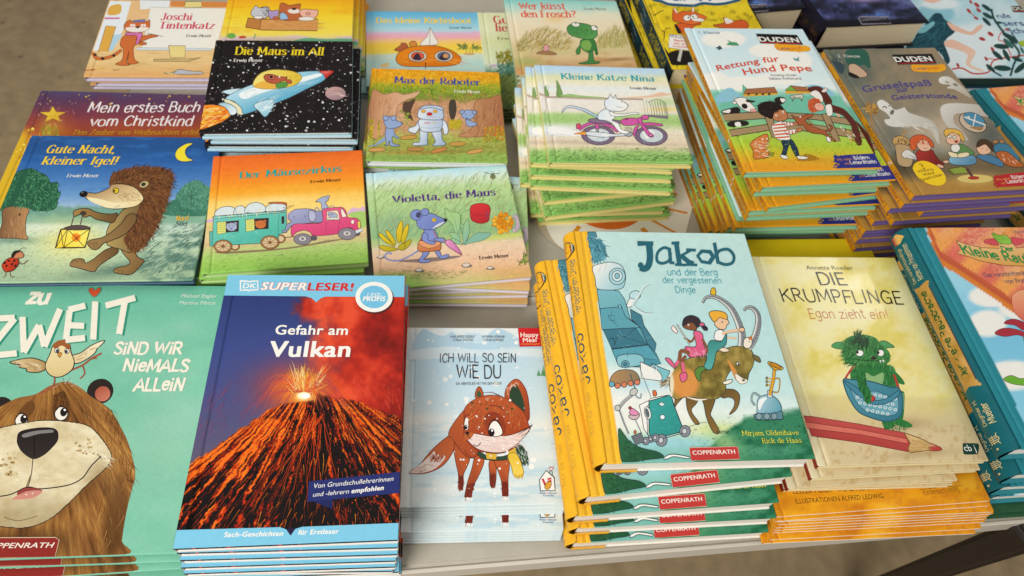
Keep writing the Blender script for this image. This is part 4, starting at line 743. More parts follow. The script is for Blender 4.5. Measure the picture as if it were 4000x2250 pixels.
    a.p('ead9a8', '245,370 260,330 300,310 335,325 345,370 360,410 350,450 310,480 270,488 235,470 220,430', (K, 2.5), g=(280, 340, 290, 490, 'd4bd84')); a.p('9c5c30', '255,335 280,312 320,308 340,325 335,355 300,335 270,350'); a.p('cf8a34', '280,372 300,370 295,385 288,392', (K, 1.5)); a.e('f4efe2', 276, 358, 11, 12, 0, (K, 2)); a.e('f4efe2', 325, 362, 11, 12, 0, (K, 2)); a.e('3a3c50', 278, 360, 7, 8); a.e('3a3c50', 322, 364, 7, 8)
    # lettering
    W = 'ede6d4'; sh = ('2f8f76', 10, 4)
    a.t('zu', 124, 130, 236, 128, 68, W, 'H', pen=(.95, .85)); 
    Z = ('-75,208 72,200', '72,204 -72,384', '-75,388 82,372', '110,196 116,368', '116,368 190,236', '190,236 216,340', '216,340 292,158', '338,165 320,304', '332,162 414,142', '322,236 408,240', '318,308 412,298', '462,122 452,306', '512,142 655,104', '604,126 577,280')
    for q in Z: a.l('2f8f76', 31, P(q) + [9, 4], 0)
    for q in Z: a.l(W, 30, q, 0, 0)
    a.p('d3502e', '458,100 435,82 430,62 445,55 460,66 478,54 490,60 482,80', ('2f8f76', 2))
    a.t('SiND WiR', 548, 374, 880, 374, 54, W, 'H', pen=(.8, .75)); a.t('NieMALS', 592, 458, 912, 458, 56, W, 'H', pen=(.8, .75)); a.t('ALLeiN', 645, 552, 888, 550, 58, W, 'H', pen=(.8, .75))
    a.t('Michael Engler', 875, 102, 1050, 104, 18, 'dfe9dc', 'B', shear=.2); a.t('Martina Matos', 866, 136, 1042, 137, 18, 'dfe9dc', 'B', shear=.2)
    a.p('8c2a24', '-150,1265 270,1263 288,1275 266,1362 -150,1366', ('d8c0a0', 2), 0); a.t('COPPENRATH', -100, 1316, 258, 1312, 26, 'ece4d4', 'B', bold=.012, shear=.15)
    return a
def volcano():
    a = art_of('vulk', res=(230, 310), seed=12)
    def f(x, y):
        n = fbm(x/120, y/120, 3); n2 = fbm(x/40, y/40, 9)
        c = ramp(y + 60*n, (120, '2c3a70'), (400, '3b4a86'), (650, '4a4f80'), (900, '5d5570'))
        sm = sst(-60, 190, (x - 640) + (n - .5)*420 - np.abs(y - 480)*.12*(y > 480)); sm = np.maximum(sm, sst(.35, .9, blob(x, y, 720, 200, 190, 90) + (n2 - .5)*.5))
        red = ramp(np.clip(n*.9 + .25*n2 + .15*sst(700, 250, y) - .1*sst(850, 1080, x), 0, 1), (.2, '5c1310'), (.45, '951d15'), (.65, 'c2301d'), (.85, 'e4502f'))
        c = c*(1 - sm[..., None]) + red*sm[..., None]
        c = mixc(c, '8a3a58', .5*blob(x, y, 560, 560, 170, 130)); c = mixc(c, 'e8501c', .85*blob(x, y, 620, 585, 175, 110)); c = mixc(c, 'fba82c', .95*blob(x, y, 630, 590, 95, 70)); c = mixc(c, 'fff3b8', .98*blob(x, y, 632, 608, 38, 22))
        top = np.where(x < 700, 598 + (700 - x)*.28 + np.maximum(0, 480 - x)*.42, 598 + (x - 700)*.20 + np.maximum(0, x - 900)*.22) + 26*(fbm(x/22, y*0, 4) - .5)
        top = np.where((x > 520) & (x < 690), np.maximum(top, 636 + (600 - x)*.1), top)
        mt = sst(-6, 8, y - top)
        r = (x - 690)/np.maximum(y - 480, 30) + .07*(fbm(x/34, y/34, 21) - .5); st = fbm(r*40 + 50, y/130, 6, 5); s2 = fbm(r*120 + 90, y/80, 7, 4); rock = fbm(x/60, y/44, 23, 5)
        hot = np.clip(1.35*sst(.44, .72, st) + .55*sst(.5, .78, s2) - .18 - .5*sst(780, 1230, y) + .5*sst(-.25, -.75, r)*sst(1250, 700, y) + .2*sst(.3, .9, r) + .06 - .42*sst(.52, .66, rock) - .85*blob(x, y, 720, 1080, 260, 230) - .5*blob(x, y, 715, 640, 60, 90), 0, 1)
        m = ramp(hot, (0, '110b0b'), (.3, '2c110d'), (.45, '8a1a06'), (.75, 'd63a08'), (1, 'f6781a'))
        c = c*(1 - mt[..., None]) + m*mt[..., None]
        return c
    a.bg(f)
    # fountains of sparks
    r = a.rng
    for k in range(260):
        d = r.choice((-1, 1))*r.random()**.7; ht = r.uniform(30, 130)*(1 - .25*abs(d)); wx = d*r.uniform(60, 380)*(1 if d < 0 else .8)
        pts = [(630 + wx*t, 600 - ht*4*t*(1 - t)*1.1 + (160*t*t*abs(d) if 1 else 0)) for t in np.linspace(.04, r.uniform(.45, .98), 8)]
        far_ = abs(d)*.8 + .2*r.random(); a.l(['fbe08a', 'f8c04a', 'f4902a', 'ee6a34', 'c84a44', 'a04458'][min(5, int(far_*6))], r.uniform(.9, 2.2), pts, 0, 2); a.lay -= .7
    a.hair(60, '570,500 720,500 700,600 580,600', lambda x, y: math.degrees(math.atan2(y - 640, x - 632)), 60, 2.4, ['fff0b0', 'f8c04a', 'f4903a'], .05, 10); a.e('fff6d0', 632, 606, 30, 16); a.e('ffffff', 640, 608, 16, 10)
    a.hair(140, '150,560 460,480 480,640 130,800', 115, 60, 1.4, ['8a4a6c', 'a85560', '6d4a78'], .05, 12); a.hair(90, '760,520 1080,540 1080,680 900,600', 65, 50, 1.4, ['f0604a', 'd84430'], .05, 12)
    # glowing runs of lava
    left = '690,640 600,650 480,680 380,760 250,860 130,960 60,1100 40,1230 330,1232 480,1000 640,760'
    right = '720,640 850,640 1000,680 1085,740 1080,980 960,980 800,760'
    aim = lambda x, y: math.degrees(math.atan2(y - 470, x - 690))
    a.hair(300, left, aim, 80, 1.3, ['ff8a1c', 'f05a0c', 'e04008', 'a02404', 'd03806', '4a1004'], .04, 5, 8e-5); a.hair(190, right, aim, 70, 1.3, ['f05c10', 'd83c08', 'fb8420', '8a2004', '2a0c06'], .04, 5, 6e-5)
    a.hair(160, '600,800 720,760 1000,1000 1060,1200 330,1225 420,1050', aim, 55, 1.6, ['e04808', 'a82c04', 'fb7a18', 'ffa030'], .1, 12, 5e-5); a.hair(260, '700,620 800,650 960,760 1070,1000 640,1100 620,900 660,760', aim, 55, 4, ['140c0b', '1f0e0c', '120b0b', '2a120e'], .05, 8, 4e-5); a.hair(90, '640,880 1060,990 1060,1200 520,1200', aim, 40, 1.3, ['c8451a', 'e8762a', '9a2c12'], .2, 18)
    for k in range(26):
        x, y = 690 + r.uniform(-60, 40), 680 + r.uniform(0, 60); pts = [(x, y)]; g = (r.uniform(-1.05, .35))
        while y < r.uniform(1050, 1230): y += 45; x += g*42 + r.uniform(-9, 9); pts.append((x, y))
        if len(pts) > 2: a.l(r.choice(['f0641c', 'd84410', 'e8501a', 'b8300c']), r.uniform(1.4, 2.8), pts, 1, 1); a.lay -= .6
    a.dots(60, '800,1050 1070,1080 1060,1200 760,1200', 1.5, 4, ['c8451a', 'e8762a', '7a2412'])
    B = '7ec6e2'
    a.p(B, '272,38 1104,45 1101,145 735,143 712,150 690,170 668,150 640,142 248,138', None, 0); a.p(B, '28,1236 520,1222 548,1232 570,1262 592,1230 625,1220 1080,1202 1075,1290 15,1330', None, 0)
    a.p('241a3c', '548,1232 570,1262 592,1230 570,1222', None, 0)
    W = 'f2efe6'; Rd = 'cf3430'
    a.p(B, '335,70 372,72 376,76 380,72 416,70 416,112 382,112 376,117 370,112 335,114', (W, 4), 0); a.t('DK', 346, 104, 406, 104, 24, W, 'B', bold=.02)
    a.t('SUPER', 430, 111, 640, 113, 36, W, 'B', bold=.035, shear=.2, o=(Rd, .03)); a.t('LESER!', 650, 114, 860, 116, 37, Rd, 'B', bold=.04, shear=.08)
    a.e('5a2424', 966, 152, 88, 73); a.e(W, 960, 145, 87, 71, n=40); a.e('74bfe0', 960, 145, 66, 53, n=40); a.t('LESE-', 926, 146, 998, 146, 21, W, 'B', shear=.2); a.t('PROFIS', 908, 164, 1012, 164, 22, W, 'B', bold=.035, shear=.15)
    a.t('Gefahr am', 498, 320, 834, 322, 46, W, 'B', bold=.022); a.t('Vulkan', 470, 424, 842, 424, 76, W, 'B', bold=.03)
    a.p('262f6c', '655,1008 1082,963 1080,1062 648,1104', None, 0); a.p('1d2556', '668,1100 767,1092 765,1138', None, 0)
    a.t('Von Grundschullehrerinnen', 678, 1040, 1050, 1005, 23, W, 'B', shear=.15); a.t('und -lehrern', 674, 1080, 842, 1064, 22, W, 'B', shear=.15); a.t('empfohlen', 855, 1063, 1004, 1047, 22, W, 'B', bold=.035, shear=.15)
    a.t('Sach-Geschichten', 258, 1268, 533, 1262, 24, W, 'B', bold=.03, shear=.15); a.t('für Erstleser', 606, 1257, 794, 1252, 24, W, 'B', bold=.03, shear=.15)
    return a
def snowfox():
    a = art_of('sfox', res=(90, 110), seed=13)
    def f(x, y):
        n = fbm(x/150, y/34, 3)
        c = ramp(y + 70*(n - .5), (50, 'e8ecea'), (150, 'c9e0ea'), (250, 'bcd9e8'), (420, 'c4deea'), (560, 'cfe3ea'), (640, 'e4eae6'), (720, 'cfe2e8'), (820, 'dde8e8'), (900, 'c9dfe6'), (1000, 'e2e9e6'), (1120, 'd7e4e4'))
        c = mixc(c, 'a9cfe0', .5*sst(.52, .66, fbm(x/170, y/22, 8))*sst(580, 660, y)); c = mixc(c, 'eeeee8', .8*blob(x, y, 120, 600, 140, 40))
        c = mixc(c, 'b6cdd4', .6*blob(x, y, 530, 1060, 260, 16)); c = mixc(c, 'e9ecea', .85*sst(95, 80, x))
        return c
    a.bg(f); K = '3b1a14'
    a.p('b4d4e6', '120,140 170,70 230,95 290,110 340,85 380,110 440,95 520,120 600,68 680,90 760,140 880,150 880,190 700,175 520,190 300,170 140,200', None); a.p('c6dfec', '380,115 480,92 560,130 520,155 400,140'); a.p('d2e4ec', '100,200 300,175 520,195 870,185 900,230 500,225 100,250', None)
    a.dots(150, '80,80 900,80 980,1080 60,1100', 3, 20, ['f6f4ee', 'f0f2ee', 'e8eff0'], .9)
    for x, y, s in ((852, 345, 30), (882, 345, 46), (900, 350, 34)): a.p('5f9a6c', [(x, y - s*1.4), (x + s*.4, y), (x - s*.4, y)], None, 0); a.p('7fb08a', [(x, y - s*1.4), (x + s*.2, y - s*.7), (x - s*.25, y - s*.6)], None, 0)
    F = 'ba5a2e'; D = '84301e'
    for q, (x0, y0, x1, y1) in (('560,850 600,850 596,990 568,995 562,920', (575, 900, 580, 990)), ('350,690 420,760 445,830 430,880 408,930 405,1005 380,1010 378,930 362,850 350,770', (390, 900, 395, 1000)), ('480,815 530,840 505,920 470,990 450,1065 415,1072 430,980 455,900', (470, 900, 435, 1050)), ('590,840 675,845 672,950 670,1060 640,1065 632,970 610,900', (650, 930, 655, 1050))): a.p(F, q, (K, 2), g=(x0, y0, x1, y1, D))
    a.hair(240, '380,930 408,930 405,1005 380,1010', 90, 22, 3, [D, '5c1c14']); a.hair(300, '436,975 478,975 450,1065 415,1072', 100, 24, 3, [D, '5c1c14']); a.hair(300, '634,970 672,960 670,1060 640,1065', 90, 24, 3, [D, '5c1c14']); a.hair(120, '564,915 598,915 594,990 568,995', 90, 22, 3, [D, '5c1c14'])
    a.hair(60, '405,1060 465,1060 460,1075 400,1075', 85, 16, 4, ['eef0ec']); a.hair(60, '635,1055 675,1055 675,1070 635,1070', 85, 16, 4, ['eef0ec'])
    a.p(F, '345,690 320,700 280,730 235,770 190,820 150,870 92,915 160,922 230,905 290,870 330,820 355,760', (D, 3), g=(320, 720, 180, 880, 'c46a3c')); a.p('ecdcd4', '235,790 200,825 150,870 95,914 160,918 230,898 275,862 300,825 285,810 265,825 262,805 245,812'); a.hair(90, '220,790 300,810 280,850 215,830', 120, 30, 4, [D, F], .1, 12); a.hair(120, '120,895 240,850 270,865 160,915', 160, 50, 4, ['d8b8b0', 'f4ece6', 'c9a098'], .05, 10)
    a.p(F, '320,690 340,640 400,560 450,520 500,560 520,700 500,800 440,830 380,770 345,720', (K, 2), g=(330, 640, 480, 800, 'a84a26')); a.l('6d241a', 4, '412,770 430,810 480,838'); a.hair(90, '330,690 440,530 480,800 400,780', 110, 36, 3, ['c4683a', '9c4222', 'b8582e'], .1, 14)
    # scarf
    a.p('2c4a34', '495,790 560,820 660,815 720,765 710,800 660,840 560,842 505,825', (K, 2)); a.p('d8b23c', '540,800 605,805 600,838 545,835', None, 0); a.p('d8b23c', '670,785 715,765 720,800 680,825', None, 0)
    a.p('2c4a34', '715,765 740,748 775,790 790,850 755,858 735,820', (K, 2)); a.hair(160, '720,760 780,790 785,850 740,840', 70, 20, 3, ['dfe6e0', '3f6a4a', '1f3826']); a.p('e6c03c', '670,815 715,800 745,850 762,925 710,938 690,880', ('8a6a1c', 2), g=(680, 820, 740, 930, 'f0d25c')); a.hair(40, '705,925 762,920 762,935 708,940', 95, 22, 4, ['e6c03c', 'b8912a'], 0, 6); a.hair(30, '752,850 790,845 790,858 755,862', 95, 22, 4, ['2c4a34'], 0, 6)
    # head
    a.p(F, '655,480 660,420 690,380 715,366 745,380 780,440 796,540 790,610 740,580 700,520', (D, 3), g=(680, 400, 780, 580, '8f3c20')); a.p('2c4430', '680,470 690,420 715,395 745,440 768,520 762,572 720,530', None); a.hair(90, '660,410 715,370 740,390 700,400 670,470', 110, 20, 4, ['ece0d8', 'd89a7c'], .1, 30)
    a.p(F, '478,470 482,435 498,410 515,425 525,470 500,480', (D, 3)); a.p('3f5a38', '486,465 492,435 508,440 512,468'); a.l('6d3020', 2.5, '525,445 580,445 640,470'); a.l('6d3020', 2.5, '570,440 640,475')
    hd = '412,600 415,540 450,500 510,470 580,460 660,480 720,520 770,570 790,630 800,660 750,700 720,760 640,800 560,800 490,785 440,740 412,695'
    a.p(F, hd, (D, 2.5), g=(560, 470, 600, 700, 'a4441f')); a.hair(260, '420,560 560,462 700,510 780,600 770,640 600,660 430,640', lambda x, y: 100 - (x - 600)*.12, 30, 3, ['c86a36', 'a84a26', 'c0602f', 'd88a58', '9a4424'], .1, 20, 5e-5); a.hair(200, '415,560 560,462 700,500 600,480 450,520', -60, 14, 3, ['ecd0c0', 'd8a890'], 0, 40)
    a.dots(50, '440,500 700,490 760,600 460,640', 3, 9, ['4f5a2c', '6d4a20', '3f4a24']); a.p('8f3a1e', '530,600 560,560 620,570 660,640 640,700 560,690'); a.l('6d241a', 4, '560,520 610,525 650,552'); a.l('5c2018', 5, '412,590 425,578 445,575')
    a.p('f0e0da', '412,695 440,680 500,690 600,705 700,690 800,650 805,640 780,690 730,740 660,790 580,798 500,780 450,745', (K, 2), g=(500, 690, 560, 790, 'e4ccc4')); a.hair(150, '450,700 700,700 720,740 560,790', 10, 60, 4, ['faf2ee', 'e0c4bc'], .05, 8); a.p('b8622f', '412,695 440,680 470,685 450,715 425,725', None)
    a.p('f4efe6', '412,640 418,600 432,590 438,620 436,660 418,665', ('3b1a14', 2)); a.e('211615', 422, 648, 10, 14); a.e('ffffff', 424, 642, 3, 3)
    a.p('f6f2ea', '558,690 562,640 585,612 610,618 635,660 635,690 600,704', (K, 2.5)); a.e('211615', 574, 680, 18, 24); a.e('ffffff', 577, 668, 6, 7); a.l('3b1a14', 4, '556,640 575,608 605,608 632,640')
    a.e('2a1614', 431, 684, 11, 9); a.l(K, 5, '432,695 445,712 462,726', 1, 1); a.l(K, 5, '467,748 480,760 498,755 510,738'); a.l(K, 3, '735,690 790,655 815,632'); a.l(K, 3, '750,700 800,672'); a.l(K, 3, '725,680 770,660 805,640')
    a.dots(55, '320,460 790,480 790,1000 340,1050', 2.5, 8, ['f6f2ec'], .95)
    T = '3a3634'
    a.t('ICH WiLL SO SEiN', 264, 265, 722, 264, 50, T, 'H', pen=(.42, .42)); a.t('WiE DU', 364, 358, 634, 358, 74, T, 'H', pen=(.42, .42)); a.t('EiN ABENTEUER MiT FiNi DEM FUCHS', 364, 399, 634, 397, 14, T, 'H', pen=(.4, .4))
    for s, x0, x1, y in (('HANS-JÜRGEN SODEIKAT', 330, 478, 121), ('KATHARINA HÖHMANN', 517, 652, 121), ('FLORIAN SCHUSTER', 346, 464, 141), ('FLORIAN SCHNEIDER', 526, 644, 141)): a.t(s, x0, y, x1, y, 13, T, 'H', pen=(.4, .4))
    a.p('c8232c', '729,62 866,64 872,172 738,174', None, 0); W = 'f6f0e6'; a.t('Happy', 746, 118, 850, 116, 27, W, 'B', bold=.02); a.t('Meal', 760, 148, 838, 146, 26, W, 'B', bold=.02); a.e(W, 845, 126, 2.5); a.t('Sonderausgabe!', 748, 163, 860, 161, 9, 'e8a03c', 'B', bold=.02)
    a.p('eef1ee', '862,1024 856,960 895,905 942,945 948,1022', ('2a2a2c', 3), 0); a.l('2a2a2c', 3, '916,920 914,908 930,908 932,938', 0); a.p('e8e0e0', '924,905 912,893 914,885 924,888 934,884 936,893', ('b03038', 2)); a.p('c03038', '868,955 880,950 898,990 886,995', None, 0); a.p('c03038', '902,950 926,945 928,972 905,975', None, 0); a.l('f4e8e0', 3, '904,962 928,958'); a.p('d8a03c', '890,990 905,970 925,975 922,1000 905,1016 888,1008', ('5c3a14', 2))
    a.t('Ronald McDonald', 858, 1042, 956, 1042, 9, '3f5a94', 'B', bold=.01); a.t('Kinderhilfe', 878, 1056, 940, 1056, 8, '3f5a94', 'B', bold=.01)
    return a
def mountain():
    """the cloth-spined hard cover: the design's sheet is in two frames, so it is drawn in the upper one"""
    S = STACKS['jako']; a = Art('jako', S['w'], S['h'], S['cor4'], res=(110, 120), seed=14, groove=.0165, gd=.0012, x0=.009)
    # lower frame (x5,y5) -> upper frame
    Q = lambda s: np.array([((2080 + x/1.9579 - 2080)*2.0702, (1460 + y/1.9579 - 860)*2.0702) for x, y in P(s)])
    q1 = lambda x, y: ((x/1.9579)*2.0702, (1460 + y/1.9579 - 860)*2.0702)
    C0, C1 = P('443,95 465,250')[0], Q('688,690')[0]
    def f(x, y):
        n = fbm(x/120, y/90, 3); Y = y
        c = ramp(Y + 60*(n - .5), (80, 'c3e2dc'), (700, 'bce0de'), (1200, 'bfe2e0'), (1400, 'c8e6e4'), (1560, 'e2efe6'), (1700, 'd4e8cc'), (1790, '9fd2cc'), (1930, '7cbcae'))
        c = mixc(c, 'f1f0e6', .92*sst(1130, 1260, y)*sst(1760, 1640, y + 40*(n - .5))*sst(1480, 1150, x + 120*(n - .5))); c = mixc(c, 'b4dde6', .8*blob(x, y, 900, 1330, 260, 60)); c = mixc(c, '9ed2dc', .8*blob(x, y, 1050, 1800, 300, 45)); c = mixc(c, 'dce49a', .9*blob(x, y, 1480, 1690, 230, 55))
        yb = 1490 + (2295 - x)*.14 + np.maximum(0, 1713 - x)*.75; gr = sst(-10, 50, y - yb + 60*(n - .5)); c = mixc(c, '3a8560', gr); c = mixc(c, '1f6544', gr*sst(.45, .65, fbm(x/140, y/60, 8))); c = mixc(c, 'a9d08c', .8*blob(x, y, 1560, 1800, 150, 70, 30)); c = mixc(c, '6ab090', .5*blob(x, y, 1900, 1860, 260, 40))
        c = c*(.97 + .06*fbm(x/40, y/40, 6))[..., None]; xl = C0[0] + (C1[0] - C0[0])*(y - C0[1])/(C1[1] - C0[1])
        k = (x < xl); c = np.where(k[..., None], hx('f2ba34')*(.97 + .06*vn(x*.9, y*.12, 2))[..., None], c)
        return c
    a.bg(f); K = '26333a'
    # heap of forgotten things
    T = '5a9aa8'; O = (K, 3)
    a.p('4f8a9a', '446,95 510,95 520,130 500,160 446,135', O, 0); a.p('5f9fae', '446,135 500,160 560,175 605,290 570,320 500,350 470,260', O, 0); a.p('477f90', '500,160 545,150 585,215 580,265 540,250', O, 0); a.hair(160, '446,110 580,180 600,300 480,340', 60, 50, 9, ['4a8494', '6fb0bc', '3c7484'], 0, 30)
    a.p('7fbac4', '520,560 600,555 700,575 745,640 790,800 860,860 900,880 940,1010 1000,1080 1040,1160 880,1190 700,1180 640,1040 560,840', O, 0, g=(560, 600, 800, 1160, '4f95a4'))
    a.p('f2f1ea', '485,380 560,350 640,340 720,370 752,450 740,530 700,560 600,565 520,550 505,470', O, g=(500, 380, 700, 550, '9fcdd6')); a.e('a9d3da', 684, 455, 66, 68, 0, O); a.e('d0e6e6', 684, 452, 42, 44, 0, O); a.e('8fc0ca', 684, 450, 20, 22, 0, O); a.l('e0a8a0', 3, '530,420 560,360'); a.l('e0a8a0', 3, '580,410 600,350')
    a.p('5fa3b0', '545,715 720,700 750,780 850,850 870,870 560,885', O, 0); a.p('3f7888', '570,885 830,870 930,1005 640,1040', O, 0); a.p('58a0b0', '640,1045 935,1010 1020,1130 900,1120 690,1170', O, 0); a.p('467f90', '790,720 880,770 900,850 1000,1000 990,1070 930,1000 870,870 800,800', O, 0); a.p('7fbec8', '690,690 710,680 720,720 700,715', O, 0)
    a.l(K, 3, '610,770 660,775 668,815 625,810 610,770', 0); a.l(K, 2.5, '640,730 630,790 690,860', 0); a.l(K, 2.5, '700,930 640,1040'); a.l(K, 2.5, '700,930 930,1005'); a.l(K, 3, '830,870 760,940 640,960', 0); a.l(K, 5, '620,965 640,955 668,985 660,1010'); a.hair(60, '560,720 860,850 1020,1130 690,1160', 35, 60, 3, ['4a8898', '3f7888', '82c0ca'], 0, 20, 4e-5)
    a.p('8cc4cc', '680,1120 720,1090 850,1085 900,1120 880,1170 760,1190 700,1180', O); a.e('6fb0bc', 750, 1165, 32, 30, 0, O); a.e('4a8494', 750, 1165, 16, 15, 0, O); a.l(K, 2.5, '768,1112 768,1060')
    a.p('eef0ea', '760,690 820,580 860,590 870,620 820,660 800,700', O); a.e('bfe0e4', 825, 605, 44, 32, -20, O); a.l('d4e6e6', 17, '800,690 850,620 900,540 950,515'); a.l(K, 2.5, '808,695 858,630 905,548 955,520'); a.l('d4e6e6', 14, '810,690 870,740 920,760 975,760'); a.l(K, 2.5, '815,684 875,732 925,750 978,752')
    a.p('eeeee6', '870,1145 1050,1230 1080,1280 1030,1300 880,1280', O, 0); a.p('7fc0c8', '960,1160 1030,1190 1080,1210 1110,1230 1050,1320 1040,1250', O); a.hair(30, '970,1165 1060,1200 1050,1220 980,1190', 70, 30, 5, ['e8f0ec', '4a8494'], 0, 10)
    # parasol on a jointed arm, wheeled case and small carts
    a.p('b58a5c', Q('590,60 610,10 660,-25 740,-30 790,-10 820,40 815,70 780,72 740,78 700,85 650,95 610,90'), O, g=(*q1(600, 60), *q1(800, 40), '8d7a5a'))
    for x, y in ((605, 80), (650, 92), (700, 84), (750, 74), (800, 66)): a.e(['d9805c', '6fb0c0'][x % 4 == 1], *q1(x, y), 22, 22, 0, O)
    a.l('4a5a60', 9, Q('745,0 790,130'), 0); a.l('8a9aa0', 11, Q('780,150 800,180 825,185 830,150'), 1)
    a.l('a9a8a8', 26, Q('660,260 700,210 760,160 785,130'), 1); a.l('4f5054', 3, Q('668,270 710,220 770,168 795,138')); a.l('8f9094', 15, Q('660,270 700,380 735,460'), 0); a.e('c8c4c0', *q1(650, 262), 24, 24, 0, O); a.e('c8c4c0', *q1(772, 140), 34, 26, -40, O)
    a.l('8a8f92', 8, Q('775,330 830,450'), 0); a.p('d0b8b8', Q('735,320 815,310 800,345 760,350'), O); a.p('e590b4', Q('740,300 760,265 800,290 815,310 770,320'), O); a.e('c03a44', *q1(745, 262), 12, 12, 0, O)
    a.p('f4f1ea', Q('815,240 890,205 900,190 1030,165 1050,180 900,215 870,260 880,460 890,480 850,420 830,300'), O, 0)
    a.p('3aa39c', Q('890,210 1045,165 1065,185 1080,240 1150,420 1140,445 960,490 900,480 890,440'), ('26333a', 4), 0, g=(*q1(900, 250), *q1(1120, 440), '2f8f88')); a.hair(60, Q('900,220 1050,180 1140,430 910,470'), 70, 40, 4, ['2f9088', '48b0a8', '3aa39c', '5ababa'], 0, 30); a.p('d8ece8', Q('960,235 985,215 1013,235 990,250'), O, 0); a.e('e8f4f4', *q1(993, 332), 20, 20, 0, O); a.e('e8ece6', *q1(880, 300), 26, 52, -15, O); a.e('5a6a6c', *q1(876, 300), 16, 40, -15)
    a.p('e2703a', Q('918,135 932,128 945,140 948,165 925,170'), O); a.l(K, 3, Q('820,-40 905,180'), 0)
    for x, y, r in ((905, 500, 26), (985, 510, 46), (1165, 440, 44), (940, 490, 30), (865, 515, 30)): a.e('8a8c94', *q1(x, y), r, r*1.06, 0, O); a.e('c9ccd0', *q1(x - 4, y), r*.45, r*.5, 0, O)
    a.l(K, 5, Q('1000,495 1150,455'), 0); a.p('6f7478', Q('755,480 830,450 855,520 790,545'), O, 0); a.e('e0703a', *q1(783, 447), 10, 14, 0, O)
    # goat
    G = 'a9762f'; go = '1130,1230 1180,1160 1290,1110 1390,1100 1480,1070 1560,1040 1640,1020 1740,1030 1790,1100 1780,1180 1750,1240 1735,1300 1700,1320 1660,1310 1640,1250 1610,1210 1560,1290 1560,1380 1500,1440 1420,1450 1340,1440 1250,1430 1160,1450 1120,1400 1105,1310'
    a.l('8a6a3c', 12, '1105,1270 1070,1310 1035,1330'); a.hair(60, '1030,1310 1120,1270 1100,1340 1040,1345', 160, 36, 6, ['e8dcc0', '6d5028'])
    for q, gd in ((Q('1085,60 1160,110 1170,140 1150,180 1105,230 1085,260 1090,190 1110,150'), 0), (Q('1180,160 1265,180 1250,230 1215,270 1225,310 1275,380 1245,385 1205,330 1180,260'), 0), (Q('1290,160 1390,180 1380,250 1360,310 1380,350 1425,430 1420,460 1385,450 1350,390 1325,320 1310,240'), 1), (Q('1420,130 1530,120 1580,160 1580,220 1560,270 1530,300 1505,310 1540,250 1540,200 1500,180 1450,185'), 1)):
        a.p('6d552c', q, O, g=(*q[0], *q[len(q)//2], '8a6a38'))
    a.p(G, go, O, g=(1150, 1250, 1650, 1150, '6d6230')); a.p('d98a3c', '1150,1220 1250,1180 1300,1220 1360,1300 1380,1420 1240,1425 1160,1430 1125,1350', None, g=(1150, 1300, 1380, 1330, 'c4762f')); a.p('f0e0c0', '1110,1290 1135,1210 1150,1230 1130,1330 1140,1420 1118,1400'); a.p('f2e8d4', '1240,1430 1330,1445 1420,1448 1330,1460'); a.paint(crom(P(go), True, 5), lambda x, y: mixc(mixc(ramp(fbm(x/50, y/70, 4), (.25, '6a5c2a'), (.5, '8a7838'), (.75, 'a8924c')), 'e0954a', .95*sst(.25, .6, blob(x, y, 1235, 1320, 120, 130))), 'f0e2c4', .95*sst(.3, .7, blob(x, y, 1118, 1330, 30, 110))), 5); a.hair(110, '1180,1120 1480,1080 1760,1060 1740,1230 1600,1230 1540,1400 1300,1430', 80, 26, 2.6, ['6a5c2a', '5d5228', '8d7a3a'], .1, 18, 5e-5)
    a.p('d8924c', '1570,1120 1620,1180 1650,1230 1640,1290 1600,1200'); a.p('f0e6d4', '1640,1240 1700,1280 1735,1290 1725,1315 1680,1325 1645,1290', (K, 2)); a.p('f2ead8', '1610,1290 1560,1300 1535,1320 1570,1330 1610,1310', O); a.e('f0ece0', 1662, 1162, 17, 12, 0, O); a.e('201a16', 1666, 1164, 7, 8); a.p('2a1f18', '1690,1290 1720,1292 1705,1305'); a.p('f0dcc0', '1490,1030 1560,1035 1590,1060 1540,1068 1505,1050', O); a.p('7a6a38', '1775,1090 1830,1110 1842,1150 1800,1135', O)
    for pts in ('1690,1020 1690,920 1650,800 1600,710 1530,650 1460,620 1400,630 1375,672', '1740,1035 1790,960 1820,860 1820,770 1780,715 1730,710 1708,735'):
        p = crom(P(pts), False, 8); n = len(p); hwd = np.linspace(29, 4, n); a.ribbon(p, hwd + 5, K); a.ribbon(p, hwd, 'dedbd2'); q = p + np.c_[np.linspace(9, 2, n), np.linspace(-2, 0, n)]; a.ribbon(q, hwd*.62, '85888e')
        for i in range(2, n - 4, 2): a.l(K, 2, [p[i] + [hwd[i]*.2, -3], p[i] + [hwd[i], 2]])
    a.p('f0e4d0', '1710,965 1740,950 1770,960 1770,1010 1740,1040 1705,1020', O); a.p('c07840', '1745,950 1770,940 1775,965 1750,970'); a.e('201a16', 1750, 985, 4, 4); a.p('e3b530', '1438,580 1450,552 1470,552 1480,575 1478,605 1445,605', O)
    # riders
    S1 = '8a5638'; Pk = 'e4688c'
    a.p('f0c49c', '1470,830 1480,790 1540,770 1570,800 1588,835 1570,850 1560,880 1520,885 1480,860', O); a.p('edb03c', '1425,760 1440,740 1500,735 1560,755 1575,800 1545,800 1510,790 1480,820 1460,820 1440,790', O); a.e('f6f0e6', 1530, 825, 8, 8, 0, (K, 1.5)); a.e('222222', 1533, 826, 4, 4)
    a.p('f2f0ea', '1480,900 1530,890 1560,930 1540,975 1470,965', O); a.l('f0c49c', 20, '1530,920 1600,900 1690,890'); a.l(K, 2, '1530,932 1600,912 1700,900'); a.e('f0c49c', 1690, 888, 24, 18, 0, O); a.l('f0c49c', 14, '1560,950 1620,955 1650,960')
